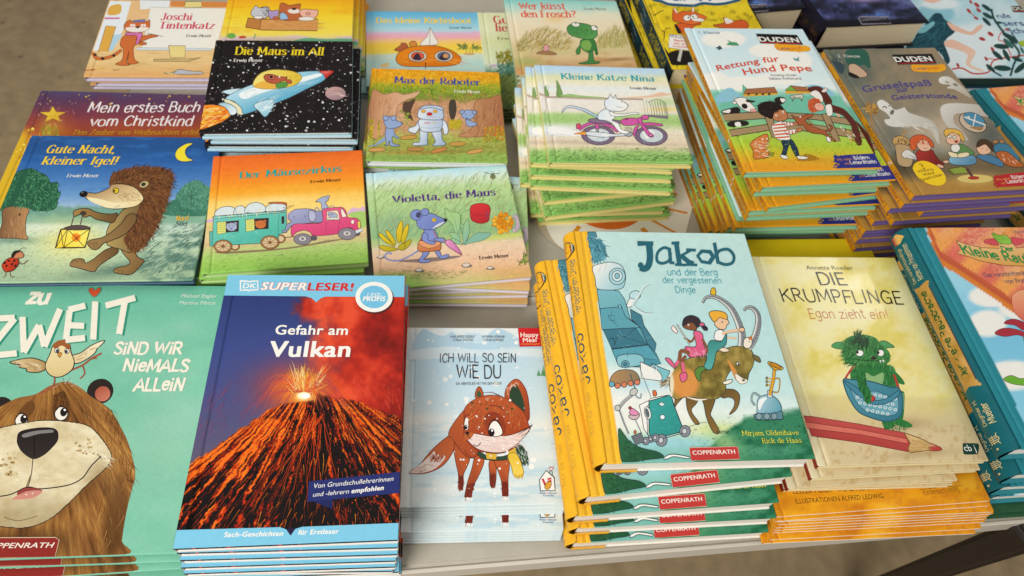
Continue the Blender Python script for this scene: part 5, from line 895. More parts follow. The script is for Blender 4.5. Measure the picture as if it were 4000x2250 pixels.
    a.p('3f8f88', '1440,975 1520,985 1565,920 1560,1010 1490,1060 1470,1140 1440,1210 1385,1190 1405,1130 1410,1040', O, g=(1440, 980, 1460, 1200, '5fb0a8')); a.p('5d8a3a', '1385,1190 1340,1190 1310,1230 1330,1290 1355,1300 1360,1240 1395,1210', O)
    a.p(S1, '1215,860 1240,830 1300,820 1330,850 1320,890 1280,890 1240,880', O); a.p('3a3034', '1210,850 1225,795 1280,772 1340,795 1358,840 1330,870 1300,835 1260,830 1235,850', O); a.p('3a3034', '1360,850 1400,860 1415,890 1385,890', O); a.p(Pk, '1345,845 1370,830 1390,845 1370,860', O); a.e('f6f0e6', 1258, 850, 8, 8); a.e('222222', 1256, 851, 4, 4)
    a.p(Pk, '1300,910 1340,900 1375,930 1380,1000 1405,1080 1350,1100 1270,1110 1240,1060 1235,1025 1320,1020', O, g=(1310, 920, 1330, 1100, 'd85880')); a.hair(40, '1250,1040 1400,1030 1400,1080 1270,1100', 60, 40, 5, ['f29ab4'], 0, 8)
    a.l(S1, 17, '1310,940 1280,985 1225,950'); a.l(S1, 17, '1370,960 1410,1040 1400,1085'); a.l(K, 10, '1165,845 1270,1010', 0); a.l('d8d0c4', 6, '1165,845 1270,1010', 0); a.p('f2ece4', '1125,885 1135,855 1170,900 1160,915', ('a04a4a', 3))
    a.l(S1, 30, '1270,1080 1200,1060 1185,1130 1150,1180'); a.l(S1, 26, '1240,1100 1210,1140 1215,1230'); a.l(Pk, 26, '1180,1140 1140,1190'); a.l(Pk, 24, '1210,1150 1225,1250'); a.p(Pk, '1070,1120 1110,1125 1150,1180 1150,1200 1110,1170', O); a.p(Pk, '1190,1250 1240,1235 1245,1290 1205,1310', O)
    # trumpet kettle
    a.p('5f8a94', Q('1705,310 1890,285 1910,330 1900,350 1720,355 1700,335'), O)
    for x in (1730, 1790, 1845): a.e('8aa4ac', *q1(x, 328), 24, 26, 0, O)
    a.p('a9cdd8', Q('1715,270 1720,200 1760,170 1820,165 1870,200 1900,250 1890,290 1800,305 1720,300'), O, g=(*q1(1720, 220), *q1(1880, 290), '5f9fb0')); a.p('f0f4f2', Q('1722,240 1740,195 1790,185 1760,230 1735,280')); a.l(K, 14, Q('1745,180 1690,150 1672,200 1700,245')); a.l('9fb8bc', 8, Q('1745,180 1690,150 1672,200 1700,245')); a.p('dfe0dc', Q('1795,130 1832,135 1830,185 1795,180'), O, 0)
    a.l(K, 26, '1915,1420 1945,1300 1955,1200', 0); a.l('e0a82c', 19, '1915,1420 1945,1300 1955,1200', 0); a.p('e0a82c', '1902,1160 1920,1148 2018,1190 2015,1210 1985,1212 1950,1210', O); a.e('c98a1c', 1962, 1178, 48, 16, 22, O)
    for i in range(3): a.l('e0a82c', 8, [(1890, 1280 + i*26), (1940, 1290 + i*26)]); a.e('d8a830', 1892, 1280 + i*28, 8, 8, 0, O)
    a.l('b8861c', 9, '1945,1290 1985,1280 1998,1310 1985,1390 1940,1390')
    # foreground
    a.p('2f6a44', Q('655,430 700,470 740,520 830,570 950,600 1000,640 900,655 800,668 688,690'), O, g=(*q1(680, 460), *q1(900, 660), '24583a')); a.hair(200, Q('680,480 760,540 860,600 850,670 700,680'), 40, 36, 4, ['1c3a28', '12281c', '3f7a50'], 0, 14); a.p('f0f2ea', Q('1000,650 1040,622 1100,620 1200,640 1180,650 1080,635 1030,652'), O)
    a.hair(300, Q('1500,330 2050,250 2160,630 1240,640 1190,420'), -8, 16, 3, ['24503a', '3a6a4a', '1c3a28'], 0, 20); a.l('2f5a8a', 2, Q('1650,600 1900,640')) if 0 else None
    a.l(K, 2.5, Q('1190,410 1280,380 1330,375')); a.hair(40, Q('1400,440 1500,440 1500,460 1400,465'), -10, 20, 3, ['24503a'])
    a.t('J', 846, 360, 990, 362, 205, '2f6878', 'H', pen=(.01, .01)); J = '2a6674'
    a.p(J, '845,172 975,175 974,205 970,212 905,208 848,212', None, 0); a.l(J, 52, '940,200 948,300 935,370 905,395 868,385', 1); a.e(J, 872, 368, 22, 24)
    a.ribbon(crom(P('1110,240 1060,225 1010,265 1005,330 1045,352 1100,330 1115,270'), False, 6), 11, J); a.l(J, 26, '1104,228 1116,350', 0); a.l(J, 22, '1106,345 1145,350', 0)
    a.l(J, 38, '1160,185 1186,360', 0); a.l(J, 24, '1122,190 1185,186', 0); a.l(J, 20, '1150,362 1240,366', 0); a.l(J, 36, '1200,290 1260,340 1300,355', 0); a.l(J, 20, '1190,295 1290,240', 0); a.l(J, 22, '1240,242 1318,246', 0); a.l(J, 20, '1240,362 1330,365', 0)
    a.p(J, '1320,290 1360,240 1440,245 1480,300 1440,362 1360,350', None, 0); a.p('c0dfdc', '1348,292 1375,268 1425,275 1440,300 1415,335 1370,325', None, 0)
    a.l(J, 28, '1468,185 1500,355', 0); a.ribbon(crom(P('1485,290 1510,250 1580,240 1625,290 1615,345 1560,362 1505,345'), False, 6), 12, J)
    b = '3a9fae'
    a.t('und der Berg', 1088, 446, 1502, 452, 52, b, 'H', pen=(.3, .3)); a.t('der vergessenen', 1052, 512, 1530, 514, 50, b, 'H', pen=(.3, .3)); a.t('Dinge', 1155, 588, 1322, 590, 50, b, 'H', pen=(.3, .3))
    Y = 'e8e04a'; x0, y0 = q1(1602, 474); x1, y1 = q1(2038, 468); a.t('Mirjam Oldenhave', x0, y0, x1, y1, 36, Y, 'D', pen=(.42, .3)); x0, y0 = q1(1756, 532); x1, y1 = q1(2058, 528); a.t('Rick de Haas', x0, y0, x1, y1, 36, Y, 'D', pen=(.42, .3))
    a.p('c23c38', Q('1196,575 1205,567 1555,559 1567,566 1582,655 1212,668'), ('e8d0b8', 2), 0); x0, y0 = q1(1225, 622); x1, y1 = q1(1548, 613); a.t('COPPENRATH', x0, y0, x1, y1, 35, 'f2ece0', 'B', bold=.015)
    return a
def monster():
    a = art_of('krum', res=(80, 100), seed=15, ink=INK_GLOSS)
    def f(x, y):
        n = fbm(x/170, y/130, 3); d = fbm(x/26, y/26, 7)
        c = ramp(np.clip(n + .25*(d - .5), 0, 1), (.2, 'e2d36a'), (.42, 'eee196'), (.6, 'f0e8ae'), (.85, 'efe6b4'))
        c = mixc(c, 'd9c98c', .7*sst(960, 1010, y + 30*(d - .5) - (x - 700)*.03)); c = mixc(c, 'd8c49a', .9*sst(1010, 1200, y + 30*(d - .5))); c = mixc(c, 'c6a874', .75*sst(.56, .68, d)*sst(1080, 1200, y)); c = mixc(c, 'a88a5c', .5*blob(x, y, 1000, 1150, 130, 36)); c = mixc(c, 'a88a5c', .5*blob(x, y, 1080, 1330, 200, 20, -4)); c = mixc(c, 'f3efd0', .5*sst(150, 80, x - (y - 150)*.31))
        return c
    a.bg(f); K = '1e1a18'
    a.p('c4514c', '365,1105 420,1110 700,1155 960,1205 1000,1240 990,1320 700,1265 412,1225', ('6d2420', 2), 0, g=(700, 1150, 680, 1270, 'b0403c')); a.p('dc7464', '370,1140 700,1185 975,1240 985,1270 700,1215 385,1178', None, 0); a.hair(40, '380,1120 960,1215 985,1300 420,1210', 10, 60, 2, ['b8443e', 'c4514c', 'a83c38'], 0, 3); a.l('6d2420', 3, '372,1142 700,1187 975,1242', 0); a.l('6d2420', 3, '385,1180 700,1217 985,1272', 0)
    a.p('dcb87c', '962,1205 1060,1240 1120,1270 1115,1310 1000,1325 985,1300 1000,1270', ('6d4a24', 3), 0, g=(1000, 1220, 1010, 1320, 'c49a5c')); a.p('b8443e', '1117,1270 1175,1290 1187,1308 1150,1315 1115,1308', ('6d2420', 2)); a.hair(60, '980,1215 1110,1270 1105,1305 1000,1315', 12, 60, 3, ['e8cc96', 'b48a50'], 0, 4)
    G = '2f7a3c'
    a.p(G, '905,990 960,960 965,1040 955,1130 930,1140', None); a.p('7ab07a', '930,990 960,975 960,1060 935,1060')
    a.p(G, '835,1130 900,1135 905,1170 860,1185 838,1165', None); a.p(G, '905,1130 960,1130 1010,1158 1000,1175 930,1165', None); a.hair(120, '835,1130 1000,1150 960,1180 840,1180', 70, 24, 4, ['1f5a2c', '3f8f4a'])
    a.p(G, '660,800 880,805 920,880 940,980 900,1060 720,1060 660,960', None); a.p('8fb87a', '735,850 780,870 840,850 830,930 780,980 740,920'); a.p(G, '870,810 930,860 965,905 960,920 920,905 880,860', None)
    a.hair(700, '660,800 730,810 740,920 780,970 830,930 850,840 890,820 930,900 930,1000 680,1000', 95, 34, 4, ['1f5a2c', '2f7a3c', '3f8f4a', '17441f', '56a060'], .1, 22, 5e-5)
    a.l('b8403a', 13, '672,800 640,840 612,885'); a.l('b8403a', 13, '880,820 910,880 932,950')
    a.p('4f93a4', '602,888 650,890 760,900 880,935 930,940 955,1000 948,1090 920,1125 850,1138 760,1115 690,1080 640,1010 610,940', ('2c5a68', 4), g=(650, 900, 880, 1120, '3c7c90'))
    a.p('6fa9b8', '640,920 720,960 800,960 870,990 915,985 930,1020 920,1090 850,1105 760,1085 700,1050 660,990', ('2c5a68', 2))
    for i in range(11):
        for j in range(6):
            x, y = 655 + i*30 + (j % 2)*15, 925 + j*32 + i*6
            if inside((x, y), P('640,920 720,950 800,960 870,985 915,985 925,1085 850,1100 760,1080 700,1045 660,990')) or (y < 940 and 720 < x < 900): a.e('e8eef0', x, y, 11, 9, 0, n=10); a.e('5f9fae', x, y, 6, 5, 0, n=8)
    a.p('4489a0', '610,895 700,950 770,1010 850,1005 930,955 930,985 860,1030 770,1035 690,985 620,920', ('2c5a68', 3)); a.e('c84038', 772, 1003, 17, 17, 0, ('7c201c', 3))
    a.p(G, '680,830 725,840 740,920 770,980 760,1030 735,1030 720,990 690,930', None); a.hair(200, '680,830 730,840 765,990 740,1025 690,930', 80, 26, 4, ['1f5a2c', '3f8f4a', '17441f'], .1, 16); a.p(G, '855,815 880,820 910,850 890,860 865,845')
    hd = '600,720 605,660 650,630 720,622 790,640 825,680 870,720 880,770 850,800 760,805 670,800 620,790 598,750'
    a.p('4f9a5c', '530,690 560,668 610,672 605,705 560,705', ('1f4a28', 2)); a.p('4f9a5c', '815,668 850,660 905,695 870,700 835,700', ('1f4a28', 2))
    a.p(G, hd, None, g=(620, 650, 860, 790, '4a9048')); a.hair(900, hd, lambda x, y: 120 + (x - 740)*-.2, 34, 4, ['1f5a2c', '2f7a3c', '3f8f4a', '17441f', '66aa60'], .1, 22, 6e-5); a.hair(130, '645,640 700,612 755,640 750,680 735,690 700,670 655,670', 95, 50, 6, ['17401f', '1c4a26', '12301a'], .15, 24); a.hair(30, '660,625 700,620 700,640 665,640', -70, 34, 5, ['1c4a26'])
    a.e('f6f4ee', 698, 733, 23, 19, 0, ('1f3a20', 2)); a.e('f6f4ee', 823, 732, 20, 20, 0, ('1f3a20', 2)); a.e(K, 684, 728, 8, 9); a.e(K, 808, 730, 8, 9); a.e('3a2428', 780, 763, 18, 9); a.l(K, 3, '665,765 720,775 790,778 850,770 872,755'); a.p('f6f4ee', '815,775 826,775 822,792', None, 0); a.p('f6f4ee', '832,774 845,772 840,790', None, 0); a.l('4f9a5c', 8, '880,800 880,840'); a.l('4f9a5c', 7, '895,810 905,845')
    a.t('Annette Roeder', 382, 234, 660, 236, 25, '5f5a30', 'B', bold=-.004); a.t('DIE', 458, 326, 632, 326, 70, K, 'H', pen=(.42, .42)); a.t('KRUMPFLINGE', 236, 424, 966, 438, 74, K, 'H', pen=(.36, .36)); a.t('Egon zieht ein!', 400, 524, 878, 528, 56, 'b8342c', 'H', pen=(.22, .22))
    a.p('23423a', '1312,1275 1320,1270 1395,1272 1408,1285 1405,1320 1395,1334 1330,1336 1315,1325', None); a.t('cb j', 1326, 1316, 1394, 1316, 40, 'f2efe4', 'B', bold=.005)
    return a
def duden_bits(a, klass, kx, ky, kc, logo, pad):
    a.t(klass, kx[0], ky[0], kx[1], ky[1], kx[2], kc, 'H', pen=(.4, .4))
    a.p('1e1a1a', logo[0], ('f0ece0', 2) if 0 else None, 0); x0, y0, x1, y1, cap = logo[1]; a.t('DUDEN', x0, y0, x1, y1, cap, 'f0ece2', 'B', bold=.03); a.l('a8262c', logo[2][0], logo[2][1], 0)
    a.p('f0a81e', pad[0], None); a.hair(90, pad[0], 5, 14, 6, ['f0a81e'], 0, 60); x0, y0, x1, y1, cap = pad[1]; m = .5*(x0 + x1); my = .5*(y0 + y1); a.t('Lese', x0, y0, m - 2, my, cap, '5a3a7c', 'H', pen=(.45, .45)); a.t('profi', m + 2, my, x1, y1, cap, 'c8503a', 'H', pen=(.45, .45))
def farm():
    a = art_of('pepe', res=(80, 100), seed=16)
    def f(x, y):
        n = fbm(x/90, y/60, 3); yy = y - (x - 600)*.03
        c = ramp(yy + 16*(n - .5), (40, 'cfe6ea'), (200, 'd2e8ec'), (320, 'd9ebec'), (420, 'e6f0ec'), (470, '7cc4ac'), (560, '74bfa4'), (640, '86c490'), (700, 'a9cc5a'), (780, 'b4cc3c'), (850, 'd9b82c'), (910, 'e6a024'), (950, 'e09a20'))
        for q in ((300, 120, 150, 55), (580, 190, 130, 50), (700, 260, 170, 90), (420, 400, 190, 50), (250, 380, 90, 60), (640, 370, 160, 40)): c = mixc(c, 'f4f2e8', sst(.35, .5, blob(x, y, *q)))
        c = mixc(c, 'c8922a', .6*blob(x, y, 900, 880, 130, 14)); return c
    a.bg(f); K = '2a2220'
    a.p('8fc4d4', '240,500 300,440 350,425 400,470 430,480 430,515 280,540', None); a.hair(120, '250,490 350,430 425,480 425,510 280,535', -60, 12, 4, ['7ab4c8', 'a9d4e0'], 0, 40); a.p('6fb89c', '420,480 418,400 460,440 470,470', None, 0); a.p('8fc4d4', '800,430 860,405 960,430 1000,480 900,480'); a.p('74bfa4', '270,520 480,490 900,470 1010,480 1010,600 300,620', None, 0)
    a.hair(200, '300,520 900,480 1010,590 320,620', 5, 10, 2, ['5aa488', '8fd0b4'])
    a.p('dcaa3c', '425,455 640,452 640,468 425,480', None, 0); a.p('a86a44', '440,432 620,420 640,455 425,462', (K, 1.5), 0); a.p('dcaa3c', '690,440 860,430 860,460 690,462', None, 0); a.p('7ab04a', '685,440 720,410 760,445', (K, 1.5), 0); a.p('a86a44', '720,410 860,425 880,445 760,445', (K, 1.5), 0)
    for x in (450, 500, 540, 580): a.p('4a3420', [(x, 458), (x + 14, 457), (x + 14, 470), (x, 472)], None, 0)
    a.p('d8d2c0', '720,475 790,465 800,480 790,510 785,490 740,490 735,510 728,490', (K, 2)); a.hair(40, '725,475 790,470 785,490 735,490', 80, 10, 2, ['6d6a60']); a.p('2a2220', '620,495 650,480 690,490 685,515 660,530 630,520'); a.p('efeae0', '655,490 690,495 680,515 665,515', (K, 1.5))
    a.p('2a2220', '285,570 330,555 390,545 400,580 300,585'); a.p('efeae0', '290,575 340,560 335,582', None)
    a.p('efeae0', '370,500 400,485 440,490 470,520 505,560 500,580 460,575 420,560 390,530', (K, 2)); a.e('2a2220', 432, 540, 20, 16, 30); a.p('2a2220', '440,500 490,505 495,515 450,515'); a.p('e8a89a', '470,560 505,560 505,580 475,578', (K, 1.5)); a.l('d0b070', 5, '375,495 360,485'); a.l('d0b070', 5, '450,488 465,482'); a.p('e8dcd0', '350,515 380,510 375,530', (K, 1.5))
    for q in ('270,590 520,575 600,575 880,590 1110,620 1150,650 1100,660 880,625 600,615 300,635', '330,690 600,650 760,640 1180,700 1210,740 1100,735 760,690 600,690 345,730'): a.p('a58a64', q, (K, 2.5), 0); a.hair(100, q, 5, 60, 2, ['8a7050', 'bfa27a'], 0, 5)
    a.p('a58a64', '550,580 600,575 640,735 605,740', (K, 2.5), 0); a.p('a58a64', '915,590 960,585 1035,760 995,765', (K, 2.5), 0); a.p('2a2220', '330,640 440,632 450,660 340,670', None); a.p('efeae0', '370,645 400,640 410,665 380,668')
    a.p('5c2a20', '830,440 860,415 920,425 980,500 985,530 1060,560 1130,640 1160,720 1130,700 1050,600 960,570 920,500'); a.p('efeae0', '840,460 880,440 915,470 925,510 900,510 870,485', (K, 1.5)); a.p('efeae0', '940,540 975,530 985,590 955,600', (K, 1.5)); a.l('d0b070', 4, '830,430 815,410'); a.p('e8dcd0', '915,445 940,425 955,440 930,455', (K, 1.5)); a.p('5c2a20', '1100,640 1165,740 1165,785 1130,770'); a.hair(40, '1020,650 1130,720 1140,760 1040,740', 60, 30, 8, ['efeae0', '5c2a20', 'd8b040'])
    a.p('c85a34', '830,540 840,500 880,490 910,510 905,540 885,575 850,575'); a.hair(100, '830,500 905,490 900,570 840,575', 70, 16, 5, ['c85a34', 'a83f20', 'e07a4c'], .2, 60); a.e('f0b09a', 902, 545, 32, 24, 20, (K, 1.5)); a.e(K, 900, 535, 3, 3); a.l('f0b09a', 12, '1010,590 1030,605')
    sh = '820,840 900,870 830,885 760,880'; a.p('a8771c', sh); a.p('8f8a30', '560,840 620,830 600,860 530,870')
    a.p('243a50', '665,755 725,750 760,800 775,855 755,855 730,810 715,780 700,820 690,850 665,845 675,800', (K, 2)); a.p('efece4', '655,845 700,855 700,872 670,870', (K, 2)); a.p('efece4', '765,852 820,860 825,872 770,872', (K, 2))
    st = '605,660 640,640 680,640 700,690 720,745 680,755 630,745 610,700'
    a.p('efece2', st, (K, 2)); a.p('efece2', '670,640 740,645 745,660 690,665', (K, 2)); a.p('efece2', '690,695 760,685 765,705 700,720', (K, 2))
    for k in range(5): a.l('cf5a30', 9, [(608 + k*4, 660 + k*20), (690 + k*6, 652 + k*20)])
    for k in range(3): a.l('cf5a30', 8, [(695 + k*20, 643), (700 + k*20, 663)]); a.l('cf5a30', 8, [(710 + k*20, 694), (714 + k*20, 714)])
    a.e('c07c50', 775, 690, 22, 12, -15, (K, 1.5)); a.e('c07c50', 762, 650, 20, 12, 10, (K, 1.5))
    a.p('c07c50', '605,600 620,570 670,555 700,590 695,625 650,635 615,625', (K, 2)); a.p('231a18', '515,565 520,530 570,510 640,520 680,560 650,565 620,580 605,620 570,610 530,590'); a.hair(120, '515,530 640,515 670,560 610,600 540,590', -150, 22, 5, ['231a18', '3a2a26'], .1, 50); a.e('f4f0e6', 630, 600, 7, 7); a.e('f4f0e6', 672, 578, 7, 7); a.e(K, 630, 602, 3, 4); a.e(K, 671, 580, 3, 4); a.l(K, 2, '640,612 655,615 668,608')
    a.p('a85a34', '725,595 760,610 800,600 830,590 862,590 850,610 815,625 830,650 920,690 975,680 960,655 985,670 975,695 940,705 990,745 1005,760 975,755 930,720 860,710 820,690 800,660 775,660 740,615', (K, 2)); a.hair(200, '760,610 830,620 930,700 860,705', 40, 16, 3, ['c07048', '8f4826'], .1, 20); a.e('f4f0e6', 782, 608, 5, 5); a.e('efe8e0', 960, 750, 12, 20, -30, (K, 1.5))
    a.p('d9793c', '465,780 500,745 570,715 580,760 560,800 585,830 575,860 540,870 490,870 485,820', (K, 2)); a.hair(60, '475,770 570,740 575,850 500,865', 5, 40, 5, ['f2dcc0', 'b8582a'], 0, 12); a.e('f4f0e6', 545, 748, 6, 5); a.e('f4f0e6', 572, 745, 6, 5)
    a.hair(500, '370,730 1160,770 1230,830 1000,850 420,880', -70, 12, 2.4, ['8fb02c', 'c9d45a', '7a9a24'], .2, 24); a.hair(200, '420,860 1000,860 1010,925 440,940', -80, 10, 2.4, ['f0c85a', 'c47a14'], .1, 24)
    a.p('2c3080', '995,860 1060,848 1250,838 1300,928 1010,938 1030,905 995,890', None, 0); a.hair(60, '995,850 1040,848 1040,930 1000,930', 180, 16, 5, ['2c3080'], 0, 30); a.t('Mit vielen', 1016, 886, 1112, 878, 15, 'd08a3a', 'H', pen=(.45, .45)); a.t('Bildern', 1122, 878, 1220, 872, 22, 'f0ece2', 'H', pen=(.5, .5)); a.t('und', 1062, 908, 1096, 906, 15, 'd08a3a', 'H', pen=(.45, .45)); a.t('Leserätseln', 1100, 906, 1264, 898, 22, 'f0ece2', 'H', pen=(.5, .5))
    duden_bits(a, '1. Klasse', (142, 278, 14), (84, 86), '5a6a94', ('502,85 760,93 800,155 532,146', (530, 134, 776, 140, 30), (7, '538,141 784,148')), ('618,155 660,152 750,156 830,165 842,192 780,198 700,195 640,188', (640, 186, 800, 186, 17)))
    a.t('Rettung für', 264, 320, 652, 258, 38, 'd8492c', 'B', bold=.012, bend=6); a.t('Hund Pepe', 432, 346, 858, 322, 42, 'd8492c', 'B', bold=.012, bend=14)
    a.t('Annette Moser', 596, 352, 762, 352, 13, '5a6480', 'H', pen=(.4, .4)); a.t('Sabine Rothmund', 586, 374, 792, 374, 14, '5a6480', 'H', pen=(.4, .4))
    for q, c in (('315,155 335,140 320,125 350,138 380,140 398,160 360,160', '4f9a6c'), ('250,172 265,168 275,158 292,180 270,188', '3a5060'), ('735,235 755,245 775,230 770,250 780,258 745,252', '4f9aa0')): a.p(c, q, None, 0)
    return a
def ghosts():
    a = art_of('grus', res=(80, 100), seed=17)
    def f(x, y):
        n = fbm(x/170, y/150, 3); c = ramp(np.clip(n, 0, 1), (.2, '5f6a5c'), (.5, '857d68'), (.8, '9a8a70'))
        c = mixc(c, '9a866c', .8*sst(200, 900, x)*sst(700, 300, y)); c = mixc(c, 'c9b49c', .8*blob(x, y, 900, 600, 300, 160)); c = mixc(c, '4a5a58', .6*blob(x, y, 300, 200, 140, 160)); c = mixc(c, '3f4a4c', .6*blob(x, y, 1250, 620, 150, 120)); c = mixc(c, '6d5a3c', .8*sst(720, 800, y)); c = mixc(c, 'b8883c', .85*sst(860, 960, y + (x - 900)*.03)); c = mixc(c, '3c3428', .6*blob(x, y, 640, 830, 130, 70)); c = mixc(c, '4a5654', .5*blob(x, y, 560, 620, 110, 90)); c = mixc(c, 'd8c07a', .6*blob(x, y, 1140, 920, 130, 40))
        return c*(.95 + .1*fbm(x/30, y/30, 5))[..., None]
    a.bg(f); K = '2a2420'
    a.p('2f5f50', '260,30 390,30 425,130 410,155 380,130 330,140 260,120'); a.p('c9a88c', '272,140 320,125 400,190 380,215 300,215', (K, 2)); a.p('1f1a18', '280,180 350,215 320,220 275,205'); a.hair(40, '95,40 200,60 260,130 130,70', 60, 26, 7, ['6d6a50', 'a89878', '3a4848']); a.p('3a4a50', '150,100 240,130 230,190 190,170')
    Wt = 'e2e0d8'
    a.p(Wt, '470,390 500,372 545,395 590,440 640,430 660,425 690,460 780,490 850,520 890,580 885,640 860,600 800,565 700,555 600,560 540,545 520,510 560,500 530,460 485,430', None, g=(500, 400, 880, 620, 'b9b4a8')); a.p('c4bfb4', '840,560 890,600 900,680 925,700 880,660'); a.l('5a5650', 7, '505,425 525,418 535,432'); a.e('6d675c', 573, 458, 13, 19, 30); a.l('5a5650', 6, '545,415 560,412'); a.hair(60, '560,520 800,520 870,580 600,555', 15, 60, 4, ['f0eee6', 'cfcac0'], .05, 8)
    a.p(Wt, '895,230 920,212 970,215 1020,250 1080,300 1120,360 1060,330 1000,300 950,290 980,270 910,260', None, g=(900, 220, 1100, 340, 'b4aa98')); a.l('5a5650', 7, '940,245 965,255'); a.e('8a8274', 1010, 268, 18, 10, 20)
    a.p('d6d2ca', '905,440 930,405 1000,395 1100,400 1180,410 1200,450 1235,490 1120,470 1010,470 1000,530 1060,590 1100,650 1050,640 960,560 920,500', None, g=(920, 430, 1100, 620, 'b4ada0'))
    a.e('c9b49c', 1130, 530, 100, 60, 25, (K, 3)); a.e('4f8aa8', 1140, 510, 80, 44, 25, (K, 2)); a.l('e8e4d8', 8, '1070,490 1215,545', 0); a.l('e8e4d8', 7, '1150,470 1130,560', 0); a.p('a07a48', '1110,560 1200,560 1180,585'); a.e('d8dcd8', 1100, 492, 10, 8)
    a.l('b07c3c', 8, '430,480 440,560 480,620'); a.hair(80, '375,410 460,410 465,470 400,480', -70, 36, 7, ['c08a3c', '8a5c24', 'd8a850'], .2, 50)
    a.p('c09a5c', '575,650 620,620 680,640 690,680 600,690', (K, 2)); a.hair(60, '580,630 680,640 680,680 600,685', 80, 20, 6, ['5a3c20', 'd8b070']); a.l('b08848', 12, '640,625 660,600 650,580'); a.p('b89a70', '600,680 690,690 720,740 700,830 620,820 600,740', (K, 2)); a.p('d8d4cc', '640,740 680,715 740,760 740,785 680,775 650,770', (K, 2)); a.hair(40, '650,730 735,765 730,780 660,765', 20, 24, 4, ['8a8a88', 'f0ece4'])
    a.p('a83428', '740,730 800,710 850,720 870,750 900,790 930,810 900,840 840,810 790,820 750,800', (K, 2), g=(760, 730, 860, 810, '7c201c')); a.e('e0b090', 905, 830, 26, 12, 20, (K, 2)); a.e('e0b090', 945, 800, 22, 11, 0, (K, 2))
    a.p('e8b898', '745,670 770,640 820,645 845,680 830,720 780,725 750,700', (K, 2)); a.p('cf5a2c', '695,680 700,640 740,615 800,620 850,660 860,700 835,690 810,650 770,650 745,680 735,720 700,710', (K, 2)); a.hair(80, '695,640 800,620 850,680 740,660 700,710', 60, 26, 4, ['e2703a', 'a83f1c']); a.e(K, 790, 672, 4, 4); a.e(K, 825, 668, 4, 4); a.l('8a2a1c', 4, '790,705 815,708')
    a.p('7fb0c8', '970,770 1050,750 1140,760 1150,810 1080,825 980,815', (K, 2), g=(1000, 760, 1060, 820, '5a8aa8')); a.p('5f8a4c', '1000,690 1060,680 1120,720 1140,745 1080,760 1010,745', (K, 2)); a.e('e8e4da', 1010, 705, 32, 30, 0, (K, 2)); a.p('ead8b0', '960,730 1020,745 1030,770 975,765', (K, 2)); a.p('ead8b0', '1030,745 1095,735 1100,760 1035,772', (K, 2))
    a.p('e8b898', '945,630 960,600 1020,595 1045,640 1030,675 980,680 950,665', (K, 2)); a.p('e0b04a', '930,600 945,575 1000,572 1050,595 1072,650 1055,655 1030,615 980,600 945,625', (K, 2)); a.hair(60, '930,580 1060,590 1065,640 1000,600', 40, 22, 4, ['f0cc6c', 'b8842c']); a.e('f0ece0', 968, 628, 13, 12, 0, (K, 2)); a.e('f0ece0', 1002, 632, 13, 12, 0, (K, 2)); a.e(K, 970, 630, 4, 4); a.e(K, 1000, 632, 4, 4); a.p('8a2a24', '1000,655 1030,655 1015,672')
    a.p('4a7a9c', '1150,760 1230,750 1290,770 1340,800 1330,835 1280,820 1200,790', (K, 2)); a.p('e8b898', '1160,690 1200,665 1250,700 1245,740 1190,750 1160,725', (K, 2)); a.p('4a3420', '1155,680 1180,648 1230,650 1275,690 1280,730 1250,715 1215,680 1165,700', (K, 2)); a.e(K, 1195, 708, 4, 4); a.e(K, 1225, 715, 4, 4)
    a.p('3f7a94', '1275,690 1340,670 1420,720 1450,790 1380,760 1290,740', (K, 2)); a.p('b8622c', '1290,740 1360,730 1440,790 1484,830 1400,835 1330,800', (K, 2)); a.hair(60, '1300,740 1400,760 1470,825 1350,800', 60, 22, 5, ['f0d8b8', '8a3f18']); a.e('a87c50', 1285, 662, 20, 14, 0, (K, 2)); a.e('a87c50', 1330, 660, 18, 14, 0, (K, 2))
    a.p('8a9a3c', '962,850 1050,835 1105,850 1090,880 1000,885', (K, 2), 0); a.p('5f6a28', '962,850 1000,885 1000,895 960,868', None, 0); a.e('d8c070', 1145, 918, 125, 30, 0); a.l('5a3a34', 18, '1085,845 1110,880 1130,910', 0); a.e('a83428', 1135, 912, 40, 12)
    a.p('f0c81e', '715,840 740,805 800,795 880,830 935,890 940,940 900,965 830,955 760,915 725,870', None); a.t('3', 778, 848, 802, 850, 32, '4a3a1c', 'H', pen=(.5, .5))
    for s, x0, y0, x1, y1 in (('schaurig-', 752, 874, 868, 858), ('schöne', 788, 896, 868, 884), ('Geschichten', 774, 934, 924, 896)): a.t(s, x0, y0, x1, y1, 18, '4a3a1c', 'H', pen=(.5, .5))
    a.p('b8242c', '1270,905 1330,890 1480,872 1610,872 1620,960 1290,975 1300,945', None, 0); a.hair(60, '1270,895 1310,890 1310,975 1285,970', 180, 16, 5, ['b8242c'], 0, 30); a.t('Mit vielen', 1296, 932, 1392, 922, 16, 'd89a4a', 'H', pen=(.45, .45)); a.t('Bildern', 1402, 920, 1500, 910, 24, 'f0ece2', 'H', pen=(.5, .5)); a.t('und', 1328, 956, 1358, 952, 15, 'd89a4a', 'H', pen=(.45, .45)); a.t('Leserätseln', 1366, 950, 1550, 934, 24, 'f0ece2', 'H', pen=(.5, .5))
    duden_bits(a, '2. Klasse', (200, 356, 18), (80, 82), 'e8e4d6', ('570,62 846,56 880,122 614,130', (602, 112, 852, 106, 36), (7, '622,122 868,114')), ('705,135 760,132 850,135 925,128 942,160 900,182 800,182 720,175', (728, 166, 902, 162, 18)))
    a.t('Gruselspaß', 382, 322, 850, 276, 46, '51488a', 'B', bold=.012, bend=10); a.t('zur', 610, 322, 692, 314, 38, '51488a', 'B', bold=.012); a.t('Geisterstunde', 582, 378, 1028, 368, 38, '51488a', 'B', bold=.012, bend=12)
    return a
